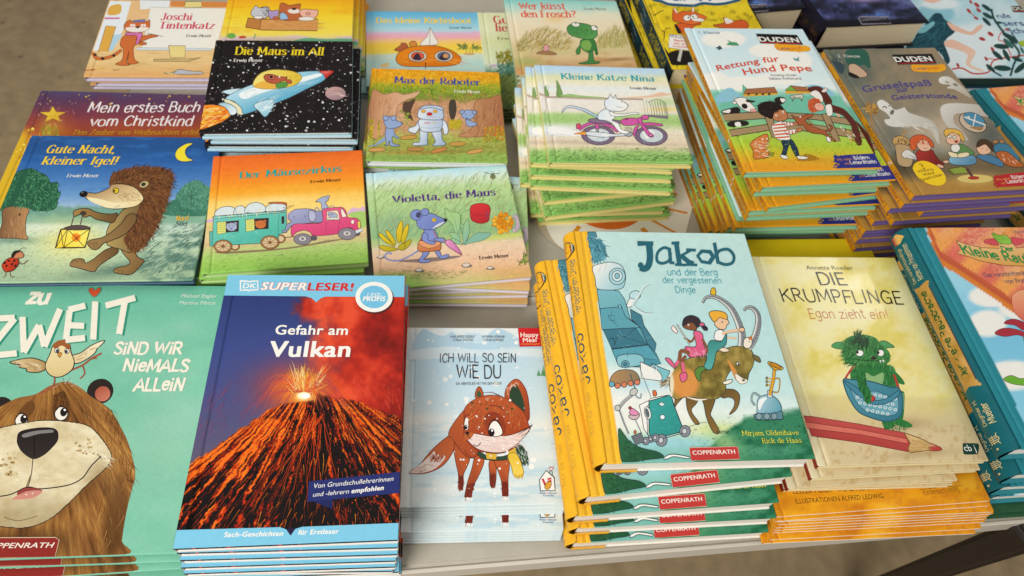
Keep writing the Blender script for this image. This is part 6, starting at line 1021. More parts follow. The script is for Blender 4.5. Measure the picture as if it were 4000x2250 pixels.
def dragon():
    a = art_of('drga', res=(80, 100), seed=18, groove=.0165, gd=.001, x0=.009)
    def f(x, y):
        n = fbm(x/60, y/60, 3); g = fbm(x/9, y/9, 8, 2)
        c = ramp(y + 200*(n - .5), (500, 'a9dcea'), (1500, '7cc4e0'), (3500, '9fd4e8'))
        for q in ((1250, 980, 330, 150), (1180, 1330, 260, 180), (1700, 1150, 400, 150), (1500, 2000, 400, 200), (2600, 1700, 500, 250), (2300, 2800, 600, 200)): c = mixc(c, 'f2f0e8', sst(.3, .5, blob(x, y, *q)))
        yb = 560 + np.maximum(0, x - 560)*.62 + np.maximum(0, x - 900)*.06; yb = np.where(x < 560, 560 - (560 - x)*2.6, yb)
        t = (yb - y)
        b = np.mod((x*.72 - t*.42)/150., 2); band = ramp(np.clip(np.abs(b - 1)*2.4 - .7, 0, 1), (0, 'dc6f5c'), (1, 'eda055')); band = band*(.93 + .16*g)[..., None]
        far = sst(250, 520, t); band = mixc(band, 'ecb48c', .6*far*sst(.45, .7, g + .2*(b - .5)))
        edge = ramp(np.clip(t/170, 0, 1), (0, 'd97a2c'), (.35, 'dd8432'), (.5, 'c0583a'), (.95, 'c6603f'), (1, 'dd8432')); k = sst(0, 170, t)
        band = np.where((t < 165)[..., None], edge, band)
        c = np.where(((t > 0) & (x < 2600))[..., None], band, c)
        lx = 355 + (y - 100)*.52
        return np.where((x < lx)[..., None], hx('2a8490')*(.96 + .08*n)[..., None], c)
    a.bg(f); K = '5a3020'
    a.p('e9c184', '775,262 900,310 1100,355 1330,365 1320,310 1500,300 1550,360 1700,345 2000,300 2080,290 2020,380 2090,460 1800,570 1640,595 1400,585 1100,530 930,470 790,430 840,370', (K, 4), 0, g=(1300, 300, 1300, 590, 'dba052'))
    W = 'd8545c'
    a.p(W, '1130,280 1160,250 1260,240 1320,320 1270,325 1210,315 1150,300', (K, 3)); a.p(W, '1480,230 1560,230 1660,260 1600,310 1520,315', (K, 3))
    for q in ('1150,285 1260,245', '1210,310 1262,248', '1270,320 1268,250', '1530,305 1500,238', '1600,300 1515,235'): a.l('a83a48', 3, q)
    a.p('7cb43c', '1232,175 1260,165 1300,185 1350,195 1400,180 1440,215 1480,265 1470,310 1400,310 1330,295 1270,240', (K, 3), g=(1300, 180, 1380, 310, '93c850')); a.l('3f6a24', 3, '1290,235 1350,258 1400,240'); a.p('e8a83c', '1370,190 1375,160 1390,180 1405,165 1415,195', (K, 2)); a.e('f0e8c0', 1405, 212, 10, 9, 0, (K, 2)); a.e('3a2a1c', 1262, 190, 8, 6)
    Gn = '2f8a48'
    a.t('Der', 1370, 400, 1530, 400, 62, Gn, 'H', pen=(.8, .75)); a.t('Kleine Raub', 868, 430, 1780, 560, 105, Gn, 'H', pen=(.75, .7), bend=-14); a.t('drache', 1790, 560, 2080, 500, 100, Gn, 'H', pen=(.75, .7))
    B = '35607c'
    a.t('Dagmar H. Mueller', 1500, 162, 1900, 170, 30, B, 'H', pen=(.4, .4)); a.t('Das vorschriftsmäßige Retten', 1142, 735, 2000, 690, 52, '3a4a6c', 'H', pen=(.5, .5)); a.t('von Prinzessinnen', 1410, 815, 1980, 790, 52, '3a4a6c', 'H', pen=(.5, .5))
    a.p('eaa87c', '1490,1000 1540,930 1650,895 1800,920 1900,1050 1900,1300 1750,1330 1600,1270 1510,1150', ('b0583c', 3), g=(1550, 950, 1600, 1300, 'd8685c'))
    a.p('a83440', '1390,1330 1430,1290 1520,1275 1620,1305 1720,1350 1640,1420 1540,1360 1460,1345', ('5c1c28', 3)); a.p('a83440', '1270,1460 1350,1400 1480,1395 1640,1440 1700,1520 1560,1480 1400,1500', ('5c1c28', 3)); a.p('6fae3c', '1640,1500 1720,1420 1850,1440 1880,1600 1780,1750 1680,1650', (K, 3)); a.p('6fae3c', '1380,2050 1480,2000 1600,2040 1760,2030 1900,2100 1700,2130 1500,2110', (K, 3))
    return a
def dragon_spine(t, h):
    a, T = spine_sheet('drga', t, h, res=(60, 10), seed=2)
    a.bg(lambda x, y: hx('186068')*(.97 + .06*vn(x/40, y/40, 3))[..., None]); k = T/100  # teal darker than the cover cloth: shade of the left-facing side put into the colour
    rb = [(285, 30*k), (700, 30*k), (735, 22*k), (722, 58*k), (735, 96*k), (700, 88*k), (285, 88*k), (250, 96*k), (263, 58*k), (250, 22*k)]
    a.paint(rb, lambda x, y: ramp(fbm(x/60, y/30, 4), (.3, 'b08438'), (.7, 'c89a54')), 3.2*k); a.l('5a3020', 2, [(285, 88*k), (490, 88*k), (700, 88*k)], 0); a.l('5a3020', 2, [(285, 30*k), (490, 30*k), (700, 30*k)], 0)
    a.t('Der kleine Raubdrache', 295, 76*k, 695, 72*k, 26*k, '1f5a2c', 'H', pen=(.75, .7)); Y = 'd8c68c'
    a.t('Dagmar H.', 110, 54*k, 215, 54*k, 16*k, Y, 'H', pen=(.45, .45)); a.t('Mueller', 110, 84*k, 190, 84*k, 20*k, Y, 'H', pen=(.5, .5)); a.t('Das vorschriftsmäßige', 745, 56*k, 925, 56*k, 16*k, Y, 'H', pen=(.4, .4)); a.t('Retten von Prinzessinnen', 745, 84*k, 930, 84*k, 18*k, Y, 'H', pen=(.4, .4))
    for i in range(4): a.l(Y, 3, [(45 + i*7, 34*k), (45 + i*7, 66*k)], 0)
    a.l(Y, 3, [(40, 34*k), (72, 34*k)], 0); a.l(Y, 3, [(40, 50*k), (72, 50*k)], 0); a.l(Y, 3, [(36, 70*k), (46, 66*k), (56, 72*k), (66, 66*k), (76, 70*k)]); a.e(Y, 22, 50*k, 4, 5*k)
    a.paint([(945, 40*k), (985, 32*k), (992, 70*k), (965, 92*k), (938, 70*k)], lambda x, y: ramp(y, (40*k, 'a83440'), (60*k, 'e0b060')), 3*k); a.e('6fae3c', 960, 66*k, 14, 15*k)
    return a
def tinycat():
    a = art_of('josc', res=(70, 70), seed=19)
    def f(x, y):
        n = fbm(x/90, y/20, 3); c = ramp(y + 20*(n - .5), (0, 'e8bc84'), (450, 'ecc892'), (480, 'e8c48a'), (580, 'eac98c'), (720, 'e2ac6c')); c = mixc(c, 'c9a464', .5*blob(x, y, 1260, 605, 160, 22)); return c*(.96 + .08*n)[..., None]
    a.bg(f); K = '5a4434'
    a.p('e8eef0', '1040,10 1240,15 1160,290 1020,470 880,480', None, 0); a.p('b4d4e4', '1060,330 1160,320 1060,480 1010,480', None, 0); a.p('e2ac4c', '1000,245 1095,250 1020,485 930,480', ('8a6a34', 3), 0); a.p('e0b050', '1040,60 1140,45 1130,130 1020,140', None); a.p('d070a0', '990,165 1130,165 1130,180 985,182', None, 0)
    a.p('e8ecec', '1320,0 1605,5 1595,70 1325,90', None, 0); a.p('efece2', '1420,70 2140,80 2040,460 1340,450', ('c9c0b0', 3), 0); a.p('d88a48', '1610,10 2160,20 2150,70 1900,70 1610,60', None, 0); a.p('e8d68a', '1750,15 1900,15 1905,70 1740,75', (K, 3), 0); a.p('d8e0e4', '1290,450 2000,458 2000,476 1290,472', ('8a9aa4', 2), 0)
    a.p('e8d68a', '1590,432 1750,432 1745,545 1610,545', (K, 3), 0); a.p('d0b878', '1450,560 1820,555 1900,540 1780,580 1450,578', (K, 3), 0); a.p('b8bcc8', '1660,670 1700,655 1800,670 1910,680 1890,700 1660,700', (K, 3)); a.l('3f8a6c', 9, '1545,690 1600,692 1660,672'); a.l('a83a2c', 8, '805,665 900,655'); a.l('d8b03c', 8, '900,655 1000,642'); a.l(K, 4, '1060,655 1090,662 1130,655')
    a.hair(60, '860,500 1960,490 1950,700 820,690', 3, 120, 3, ['c99a5c', 'f0d8a8'], 0, 4)
    O = 'd07038'; k = ('6d3418', 3)
    a.l('6d3418', 30, '1150,470 1060,530 960,555 900,540 875,495'); a.l(O, 25, '1150,470 1060,530 960,555 900,540 875,495')
    for q in ('1065,515 1085,535', '955,545 985,560', '885,520 910,515'): a.l('2a1c18', 22, q, 0)
    a.p(O, '1150,360 1200,330 1290,340 1310,400 1260,450 1270,560 1310,590 1250,605 1205,590 1220,480 1195,590 1230,610 1160,620 1090,605 1150,570 1165,470 1135,430', k); a.p(O, '1290,360 1400,330 1470,330 1490,345 1420,360 1320,395', k); a.p(O, '1300,400 1370,400 1380,420 1320,425', k); a.l(K, 5, '1390,315 1540,345', 0)
    a.p('d878b4', '1190,310 1330,310 1340,340 1300,415 1280,410 1290,340 1200,335', k); a.p(O, '1170,250 1190,210 1230,190 1250,205 1380,205 1410,185 1415,220 1410,260 1380,290 1290,310 1200,300', k); a.p('f0e8dc', '1190,262 1300,255 1400,262 1380,290 1300,305 1210,295'); a.p('7c84b8', '1255,195 1370,185 1375,205 1260,212', ('4a5080', 3), 0); a.e('2a1c18', 1300, 258, 18, 10)
    for x in (1240, 1265, 1340, 1365): a.e('f4f0e8', x, 240, 12, 12)
    a.t('Joschi', 1508, 188, 1810, 190, 62, 'd03a5c', 'D', pen=(.75, .2)); a.t('Tintenkatz', 1494, 270, 2020, 272, 62, 'd03a5c', 'D', pen=(.75, .2)); a.t('Erwin Moser', 1756, 350, 1995, 350, 24, '5a4a40', 'D', pen=(.7, .3))
    return a
def crate():
    a = art_of('bask', res=(70, 60), seed=20)
    def f(x, y):
        n = fbm(x/240, y/30, 3); c = ramp(y + 60*(n - .5), (-230, 'f09a24'), (0, 'f4b020'), (60, 'f6c624'), (150, 'f5d738'), (280, 'f4dc58'), (312, 'f0dc74'), (322, 'dcc0cc'), (345, 'd8c4a8'), (440, '7fae5c')); return mixc(c, 'eda41c', .5*sst(.5, .7, n)*(y < 290))
    a.bg(f); K = '6d4428'
    a.p('6fae84', '980,350 1100,325 1250,335 1400,330 1480,335 1480,365 980,365'); a.e('6fae4c', 448, 308, 38, 24); a.p('c8503c', '515,312 560,308 575,325 520,330'); a.l('5f9a6c', 8, '640,335 655,290')
    a.p('c08040', '570,235 590,155 700,165 695,255', (K, 4), 0); a.p('d89a58', '700,165 1190,165 1185,265 695,258', (K, 4), 0); a.hair(80, '700,170 1185,170 1180,260 700,255', 1, 90, 3, ['b87a3c', 'e8b070'], 0, 3)
    a.p('c0683a', '865,40 890,25 940,45 990,40 1040,35 1035,80 1050,130 1040,170 880,170 860,100', (K, 3)); a.p('f0e4d8', '930,90 985,75 1035,90 1020,112 960,115'); a.e('2a1c18', 985, 78, 20, 10)
    a.p('c8c8cc', '615,110 655,50 690,70 760,60 765,140 700,160 640,150', (K, 3)); a.hair(50, '690,60 765,60 765,145 720,140', 10, 26, 5, ['4a4a50', '8a8a90']); a.p('b09ac8', '765,90 800,95 850,90 840,160 780,160', (K, 3)); a.p('9cc0e0', '865,120 900,110 935,160 870,168', (K, 3)); a.p('f0b8a0', '1030,110 1060,80 1140,85 1190,90 1170,150 1080,160', (K, 3)); a.e('e0988a', 1105, 118, 20, 13, 0, (K, 2)); a.e('efe8e0', 1090, 162, 70, 18, 0, (K, 2)); a.e('efe8e0', 680, 150, 40, 14, 0, (K, 2)); a.e('c0683a', 830, 158, 28, 16, 0, (K, 2))
    return a
def sailor():
    a = art_of('boat', res=(60, 70), seed=21)
    def f(x, y):
        n = fbm(x/160, y/22, 3); return ramp(y + 26*(n - .5), (95, '5fb4dc'), (180, '8ac8e0'), (260, 'b8dce4'), (290, 'e8b4cc'), (325, 'f0b0b4'), (350, 'f6c884'), (400, 'f6d048'), (455, 'f3d85c'), (468, 'd0dcc8'), (540, 'b8d8d0'), (620, 'c4dcd0'), (740, 'a9d0d0'))
    a.bg(f); K = '5a3c24'
    a.p('f0ece0', '640,388 700,310 725,240 760,310 788,378', ('a08a6c', 3)); a.l(K, 4, '725,235 722,385'); a.e('d88a3c', 578, 380, 32, 28, 0, (K, 3)); a.p('b8603c', '420,430 470,390 480,370 520,375 540,410 560,435 500,445', (K, 3)); a.e('2a1c18', 425, 428, 6, 5)
    a.p('e88a1c', '432,500 460,450 540,410 660,392 780,395 900,430 975,480 990,520 950,555 850,570 700,572 520,570 450,545', (K, 3), g=(500, 420, 700, 570, 'dc7414')); a.hair(80, '450,470 950,470 960,540 480,550', 2, 120, 4, ['d06a10', 'f4a83c'], .05, 6)
    for cx, c in ((617, 'd85a3c'), (842, '5a6c8c')): a.e('d8d4c4', cx, 483, 78, 48, 0, (K, 3)); a.e(c, cx, 483, 56, 36, 0, (K, 3)); a.p('3a2a3c', [(cx - 40, 505), (cx, 455), (cx + 30, 510)])
    a.e('d89a5c', 858, 480, 24, 18); a.hair(60, '970,390 1050,390 1050,420 980,420', 200, 30, 5, ['4f8a4c', '3f6a3a'], .2, 40); a.hair(60, '1080,390 1150,400 1140,430 1090,420', -20, 30, 5, ['4f8a4c', '3f6a3a'], .2, 60)
    for x in (1030, 1060, 1085): a.l('7a8a4c', 5, [(x, 465), (x + 10, 410)])
    a.e('d0a070', 1058, 464, 50, 9); a.p('e0c080', '300,555 370,540 360,575 310,575'); a.l(K, 8, '685,535 685,590')
    a.t('Das kleine Kürbisboot', 262, 196, 1078, 200, 44, 'f3d24a', 'D', pen=(.8, .3)); a.t('Erwin Moser', 892, 248, 1085, 248, 20, '4a6a80', 'D', pen=(.7, .3))
    return a
def meadow():
    a = art_of('gras', res=(60, 60), seed=22)
    a.bg(lambda x, y: ramp(y + 60*(fbm(x/70, y/50, 3) - .5), (100, 'dce0b0'), (250, 'e4e6c0'), (360, 'd8dca8'), (560, 'd9e0c4'), (620, '6f9a84'), (680, '7a8a4c'), (940, '3f4f2c')))
    a.hair(200, '1290,460 1420,440 1450,560 1300,560', -80, 30, 10, ['8a7a1c', 'a89424', '6d7a24'], .1, 50); a.hair(200, '1300,560 1450,540 1450,640 1320,640', -80, 30, 10, ['4f7a6c', '3f6a5c', '6d9a8a'], .1, 50); a.hair(400, '1230,650 1600,640 1600,930 1260,930', -60, 50, 6, ['5d6d34', '7a8a44', '3a4a24', '8a944c'], .2, 16)
    a.t('Gute', 1268, 200, 1500, 204, 62, 'c83a3c', 'D', pen=(.75, .2)); a.t('liebe', 1286, 268, 1500, 272, 62, 'c83a3c', 'D', pen=(.75, .2)); a.t('Erwin', 1305, 340, 1450, 342, 22, '6d6a50', 'D', pen=(.7, .3)); a.e('c4b4c8', 1270, 565, 36, 12)
    return a
def frog():
    a = art_of('frog', res=(70, 70), seed=23)
    def f(x, y):
        n = fbm(x/110, y/40, 4); c = ramp(y + 50*(n - .5), (-20, '7cccc4'), (60, 'b4dcd0'), (120, 'e6e4c8'), (200, 'efe0c0'), (300, 'eedcb8'), (440, 'd4c48c'), (480, 'e2c898'), (560, 'dcb07c'), (650, 'cf9a60'))
        c = mixc(c, 'eec88a', .7*blob(x, y, 480, 165, 90, 34)); c = mixc(c, '9aac5c', .7*blob(x, y, 240, 530, 140, 50)); c = mixc(c, '8a6238', .7*blob(x, y, 1000, 510, 160, 14, -3)); c = mixc(c, 'c99a64', .5*sst(.5, .7, n)*(y > 450)); return c
    a.bg(f); K = '3a3a28'
    a.hair(700, '130,400 230,290 380,250 560,300 620,370 580,440 150,440', -55, 60, 4, ['b89a50', 'd0b870', '8f8a44', 'c8a860', '7a7a3a'], .1, 20); a.hair(600, '830,360 900,300 1000,250 1080,300 1110,410 850,430', -95, 60, 4, ['b8a85c', 'd0bc74', '8f9a4c', 'a89450'], .1, 18); a.p('a87a50', '320,460 350,440 400,432 470,450 490,470 400,468', (K, 2)); a.p('e0a0a0', '378,435 385,390 415,385 425,400 420,435', (K, 2))
    G = '4a8a4c'
    a.p(G, '690,540 760,520 770,440 800,440 815,520 860,530 850,545 760,550 690,548', ('24502c', 3)); a.p(G, '695,350 720,340 800,335 830,380 845,460 830,470 815,430 800,440 760,450 720,430 700,410 690,460 665,465 660,430 690,390', ('24502c', 3), g=(700, 360, 830, 400, '3a7a3c')); a.p('7fae54', '710,360 760,345 790,380 780,425 740,432 705,400')
    a.p(G, '582,260 590,225 640,200 740,205 820,240 842,270 830,320 770,340 680,325 610,300', ('24502c', 3), g=(650, 220, 720, 340, '5fa054')); a.hair(160, '600,240 820,250 830,310 640,310', 20, 16, 4, ['3a7a3c', '6aac60', '2f6a34']); a.e('f0efe4', 655, 212, 36, 19, 8, ('24502c', 3)); a.e('f0efe4', 815, 242, 28, 22, 20, ('24502c', 3)); a.e('1c1c1c', 655, 202, 8, 5); a.e('1c1c1c', 828, 232, 7, 6)
    a.t('Wer küsst', 172, 80, 570, 80, 56, 'e0604c', 'D', pen=(.8, .25)); a.t('den Frosch?', 190, 148, 665, 150, 56, 'e0604c', 'D', pen=(.8, .25)); a.t('Erwin Moser', 728, 86, 920, 88, 20, '6d7a70', 'D', pen=(.7, .3))
    return a
def christmas():
    a = art_of('chri', res=(80, 80), seed=24)
    def f(x, y):
        n = fbm(x/160, y/110, 4); c = ramp(y + 140*(n - .5), (850, '54486c'), (950, '5c3c58'), (1050, '7a3c4c'), (1150, '94443c'), (1280, 'b4582c'), (1500, 'd8942c'), (2300, 'e0b030'))
        c = mixc(c, 'c89a30', .6*blob(x, y, 480, 1220, 120, 130)); c = mixc(c, 'e0b82c', .9*sst(1180, 1330, y - (x - 300)*.5)*sst(380, 200, x)); return c
    a.bg(f)
    a.dots(26, '390,870 1900,880 1880,1000 360,1000', 5, 12, ['d8b040', 'c8a040']); a.dots(60, '330,960 720,930 700,1180 300,1180', 2, 7, ['d8a090', 'e0b8a8', 'c87a6c']); a.dots(60, '180,1250 330,1200 300,1500 100,1500', 5, 16, ['f0d860', 'd8a82c'])
    st = [(500 + (128 if i % 2 == 0 else 52)*math.cos(-1.57 + i*.628), 1085 + (82 if i % 2 == 0 else 34)*math.sin(-1.57 + i*.628)) for i in range(10)]
    a.hair(120, '400,1170 540,1170 560,1300 360,1300', 95, 40, 7, ['8a8a2c', 'b0a434', '6d7a2c', 'd0c050']); a.p('e8c83c', st, ('a87a2c', 3), 0, g=(450, 1030, 540, 1150, 'd8a834')); a.l('a8702c', 3, '478,1085 490,1100 515,1098 525,1080')
    W = 'efe6e4'
    a.t('Mein erstes Buch', 818, 1058, 1880, 1058, 92, W, 'H', pen=(.55, .3)); a.t('vom Christkind', 836, 1188, 1815, 1188, 92, W, 'H', pen=(.55, .3)); a.t('Den Zauber von Weihnachten erleben', 686, 1272, 1960, 1270, 46, 'd09a2c', 'D', shear=.15, pen=(.6, .25))
    return a
def foxes():
    a = art_of('foxy', res=(60, 60), seed=25)
    a.bg(lambda x, y: mixc(ramp(fbm(x/160, y/120, 3), (.2, 'd8b81c'), (.6, 'ecd02c'), (.9, 'e0c424')), '8a7a1c', .6*sst(.56, .72, fbm(x/70, y/40, 8))*(y > 40)*(y < 230)))
    K = '1f1a16'
    a.p('24201c', '150,-400 260,-300 330,0 420,180 520,480 610,600 640,730 660,770 560,560 380,100', None); a.hair(80, '300,-200 420,100 600,560 640,720 480,420', 68, 90, 5, ['5a504a', '3a3230', '77706a'], 0, 8); a.p('221d1a', '600,620 700,570 860,580 1000,600 1000,720 700,740 640,720'); a.p('1f1a18', '1500,0 1600,0 1760,330 1700,360 1600,200', None)
    for q in ('560,440 580,330 640,320', '590,400 540,330', '440,180 520,130 560,120'): a.l(K, 7, q)
    O = 'd8602a'
    a.p(O, '680,290 740,360 800,420 850,400 900,300 980,280 940,240 760,260', (K, 3)); a.p('2a221e', '680,275 720,300 760,370 720,380 690,320'); a.p(O, '655,190 670,90 720,145 780,125 860,130 880,75 910,135 1000,170 1045,200 1010,230 950,265 870,280 760,260 670,240', (K, 3), g=(700, 120, 900, 280, 'e87434')); a.p('f0e8dc', '668,95 690,105 715,145 700,145', None); a.p('f0e8dc', '880,85 895,95 900,130 882,130'); a.e('f4f0e4', 822, 205, 42, 34, 0, (K, 3)); a.e('f4f0e4', 900, 195, 42, 34, 0, (K, 3)); a.e(K, 838, 200, 10, 9); a.e(K, 890, 190, 10, 9); a.p('f0ece0', '880,215 960,205 1020,230 990,245 900,240', (K, 2))
    a.p(O, '1115,290 1240,260 1230,200 1290,215 1360,235 1450,225 1510,260 1500,320 1300,330', (K, 3)); a.p('f0e8dc', '1245,205 1310,220 1345,245 1270,270')
    a.p('efece4', '475,-20 1380,-20 1300,30 1150,50 1000,40 900,65 760,60 620,50 540,20', ('2a5a78', 18)); a.t('GANS', 620, 12, 1240, -8, 190, '3a7ca0', 'H', pen=(.6, .5)); a.l('a8a83c', 6, '880,60 920,90 970,60 1020,80')
    a.p('f0ece4', '625,390 850,405 860,575 610,540', ('8a8478', 3), 0); a.t('MÜLLER', 640, 420, 800, 440, 26, K, 'H', pen=(.6, .6))
    for i, s in enumerate(('Beste', 'mit und', 'Freunde')): a.t(s, 680 - i*5, 468 + i*34, 835, 478 + i*34, 24, 'd8604c', 'H', pen=(.6, .6))
    a.p('c8c4b8', '740,560 775,560 745,700 710,690', None, 0)
    return a
def night():
    a = art_of('blac', res=(60, 60), seed=26, groove=.016, gd=.0011, x0=.009)
    def f(x, y):
        n = fbm(x/120, y/60, 4); c = ramp(np.clip(n + .1, 0, 1), (.25, '15141c'), (.5, '26283c'), (.7, '3f4470'), (.9, '6a70a0')); c = mixc(c, 'b8a4dc', .8*blob(x, y, 720, 0, 170, 26)); c = mixc(c, '5a80c8', .9*blob(x, y, 850, 155, 120, 34)*sst(.4, .6, fbm(x/24, y/16, 7))*1.2); c = mixc(c, '17161e', sst(170, 215, y)); c = mixc(c, '1a1620', sst(360, 280, x - (y - 270)*.72)); return c
    a.bg(f)
    a.hair(120, '380,90 620,60 640,140 420,190', -80, 40, 6, ['14131a', '22243a'], .1, 20); a.p('1c1a22', '655,185 670,172 950,172 990,238 690,245', ('9a94a0', 5), 0); a.t('COPPENRATH', 688, 214, 945, 198, 26, '8a8490', 'B', bold=.02)
    return a
def swimmer():
    a = art_of('merm', res=(70, 60), seed=27)
    def f(x, y):
        n = fbm(x/160, y/120, 3); c = ramp(n, (.2, 'a4d4e0'), (.5, 'c4e2ea'), (.8, 'd8ecf0')); c = mixc(c, '8ac4d4', .9*sst(.35, .6, blob(x, y, 1430, 140, 230, 110))); c = mixc(c, 'e9f2f4', sst(.3, .55, blob(x, y, 1480, 40, 200, 60))*.9); c = mixc(c, 'eaf3f5', sst(.2, .5, blob(x, y, 1800, 500, 420, 260))*.8); return c
    a.bg(f); H = '1c4854'
    a.p(H, '1390,170 1430,135 1490,140 1530,200 1600,240 1630,320 1560,380 1520,430 1560,540 1580,620 1540,650 1500,560 1420,500 1300,490 1130,490 1200,420 1260,320 1330,260', None); a.hair(260, '1400,170 1520,200 1600,300 1540,420 1500,540 1200,480 1300,300', 130, 90, 6, ['123a46', '2a6470', '3f8490', '184450'], .15, 20); a.p('7fc0c8', '1250,320 1400,220 1420,250 1320,330')
    S = 'eec0a8'
    a.p(S, '1550,225 1600,240 1700,290 1790,320 1850,270 1900,250 1910,275 1850,330 1790,355 1680,330 1600,300', None); a.p(S, '1525,430 1600,400 1720,450 1830,510 1830,560 1790,650 1920,715 1880,722 1760,670 1740,620 1755,550 1640,500 1540,470', None, g=(1550, 430, 1800, 650, 'f0ccb4')); a.p(S, '1300,0 1400,30 1480,10 1480,0')
    a.l('c84a3c', 16, '1600,700 1700,690 1800,740 1900,745 1980,720 2000,640 2060,600 2329,560'); a.l('c84a3c', 9, '2060,600 1940,590'); a.l('c84a3c', 10, '2200,560 2130,430 2070,400 2100,330 2160,290'); a.l('c84a3c', 8, '1760,95 1830,170'); a.l('c84a3c', 8, '1850,30 1860,110')
    for x, y, r in ((1770, 110, 30), (1850, 50, 34), (1870, 105, 30), (1845, 185, 26), (1905, 395, 34), (1990, 345, 36), (2010, 500, 30), (1660, 660, 26), (2160, 300, 22), (1790, 20, 24), (1945, 595, 26)): a.e('b03a34', x, y, r, r*.5, a.rng.uniform(20, 70))
    D = '1f4440'
    a.l(D, 22, '2000,90 2020,180 2100,300 2200,420 2280,540 2230,640 2190,770'); a.l(D, 16, '2100,770 1960,690'); a.l(D, 12, '2200,330 2300,470')
    for x, y, r, t in ((1950, 80, 60, 35), (1960, 160, 60, 30), (1950, 220, 60, 45), (2070, 230, 40, 0), (2170, 370, 70, 30), (2220, 400, 60, 50), (2100, 470, 80, 5), (2150, 560, 70, 60), (2060, 560, 70, 40), (2110, 690, 90, 5), (2300, 680, 90, -40), (2310, 510, 40, 60), (1990, 690, 60, 40), (2170, 440, 70, 45), (2260, 600, 60, 20)): a.e(D if (x + y) % 3 else '2f6a60', x, y, r, r*.33, t)
    a.p('1c1a1a', '2190,62 2400,60 2400,128 2220,124', None, 0); a.l('a8262c', 9, '2225,112 2400,116', 0); a.t('DUDEN', 2225, 104, 2520, 104, 36, 'e8e4da', 'B', bold=.03); a.t('rufe', 2070, 185, 2200, 182, 50, '3a4a78', 'B', bold=.02); a.t('sersch', 2130, 262, 2460, 258, 56, '3a4a78', 'B', bold=.02); a.t('lchen', 2210, 338, 2440, 334, 56, '3a4a78', 'B', bold=.02); a.p('a8c43c', '2280,420 2420,410 2420,480 2310,470', None)
    return a
def sunset_book():
    a = art_of('oran', res=(90, 70), seed=28, ink=INK_FLAT)
    def f(x, y):
        n = fbm(x/260, y/110, 4); d = fbm(x/60, y/40, 7); c = ramp(np.clip(n + .3*(d - .5), 0, 1), (.15, 'c8741c'), (.4, 'e0941c'), (.6, 'efa820'), (.85, 'f4b634')); return mixc(c, 'c47a2c', .55*sst(.52, .68, d)*sst(1150, 1500, x))
    a.bg(f); K = '3a2a18'
    a.t('ILLUSTRATIONEN ALFRED LEDWIG', 492, 744, 1292, 692, 46, K, 'B', bold=-.004); a.t('LESZEK MECH · WLADYSLAW RE', 468, 655, 1290, 612, 46, K, 'B', bold=-.004); a.t('Kinderbuchverlag', 1660, 665, 1985, 628, 50, K, 'H', pen=(.22, .22)); a.l(K, 3, '1620,618 1800,595 2020,577')
    return a
def plain_yellow():
    a = Art('yellow', .17, .115, [(0, 0), (1000, 0), (1000, 680), (0, 680)], res=(30, 30), seed=29, groove=-1)
    a.bg(lambda x, y: hx('f0d420')*(.97 + .05*fbm(x/200, y/200, 2))[..., None]); a.p('d03024', '-20,250 120,200 260,330 420,420 420,700 -20,700', None); return a
def green_book():
    a = Art('green', .2, .26, [(0, 0), (1000, 0), (1000, 1300), (0, 1300)], res=(30, 30), seed=30)
    a.bg(lambda x, y: ramp(fbm(x/160, y/90, 4), (.2, '1c3a2c'), (.6, '2f5a3c'), (.9, '3f6a4c'))); return a
def leseprofi_spine(title, klass_col, t, h, authors, klass):
    a, T = spine_sheet('pepe', t, h, res=(50, 6), seed=3); k = T/100
    a.bg(lambda x, y: hx('d8941a')*(.96 + .07*vn(x/30, y/20, 4))[..., None])
    a.t('Leseprofi', 25, 72*k, 165, 72*k, 46*k, '8a4a3c', 'H', pen=(.5, .5)); a.p(klass_col, [(190, 8*k), (245, 2*k), (250, 98*k), (186, 94*k)], None, 0); a.t(klass, 198, 70*k, 238, 70*k, 40*k, 'e8e0d0', 'H', pen=(.5, .5))
    a.t(authors, 275, 68*k, 470, 68*k, 34*k, '5a3a3c', 'H', pen=(.4, .4)); a.t(title, 510, 68*k, 790, 68*k, 38*k, '6a3a3c', 'H', pen=(.5, .5)); a.p('241c1c', [(890, 12*k), (972, 12*k), (972, 92*k), (890, 92*k)], None, 0); a.t('DUDEN', 898, 66*k, 964, 66*k, 38*k, 'a09a90', 'B', bold=.02); a.l('8a2a2c', 6*k, [(895, 80*k), (967, 80*k)], 0)
    return a
def jacob_spine(t, h):
    a, T = spine_sheet('jako', t, h, res=(60, 10), seed=4); k = T/100
    a.bg(lambda x, y: hx('f0b42c')*(.96 + .07*vn(x*.25, y*2, 4))[..., None]); N = '26505c'
    a.t('Jakob', 300, 90*k, 520, 90*k, 34*k, N, 'H', pen=(.42, .4)); a.t('und der Berg der', 600, 68*k, 750, 68*k, 20*k, N, 'H', pen=(.4, .4)); a.t('vergessenen Dinge', 600, 94*k, 860, 94*k, 22*k, '3a6a70', 'H', pen=(.4, .4)); a.t('Rick de Haas', 110, 86*k, 270, 86*k, 20*k, 'c89a3c', 'B'); a.e('9ccad0', 915, 68*k, 40, 30*k, 0, ('2a2420', 3)); a.e('c07040', 905, 70*k, 24, 22*k); a.e('8a4a28', 922, 75*k, 22, 16*k); a.e(N, 20, 50*k, 3, 6*k)
    return a
def krumpf_spine(t, h):
    a, T = spine_sheet('krum', t, h, res=(20, 5), seed=5); k = T/100
    a.bg(lambda x, y: np.broadcast_to(hx('8c2a20'), x.shape + (3,))); a.p('23423a', [(48, 15*k), (135, 15*k), (135, 88*k), (48, 88*k)], None, 0); a.t('cbj', 62, 68*k, 120, 68*k, 46*k, 'd8d4c4', 'B'); a.t('Die Krumpflinge', 380, 70*k, 700, 70*k, 50*k, 'e0c890', 'H', pen=(.4, .4)); return a
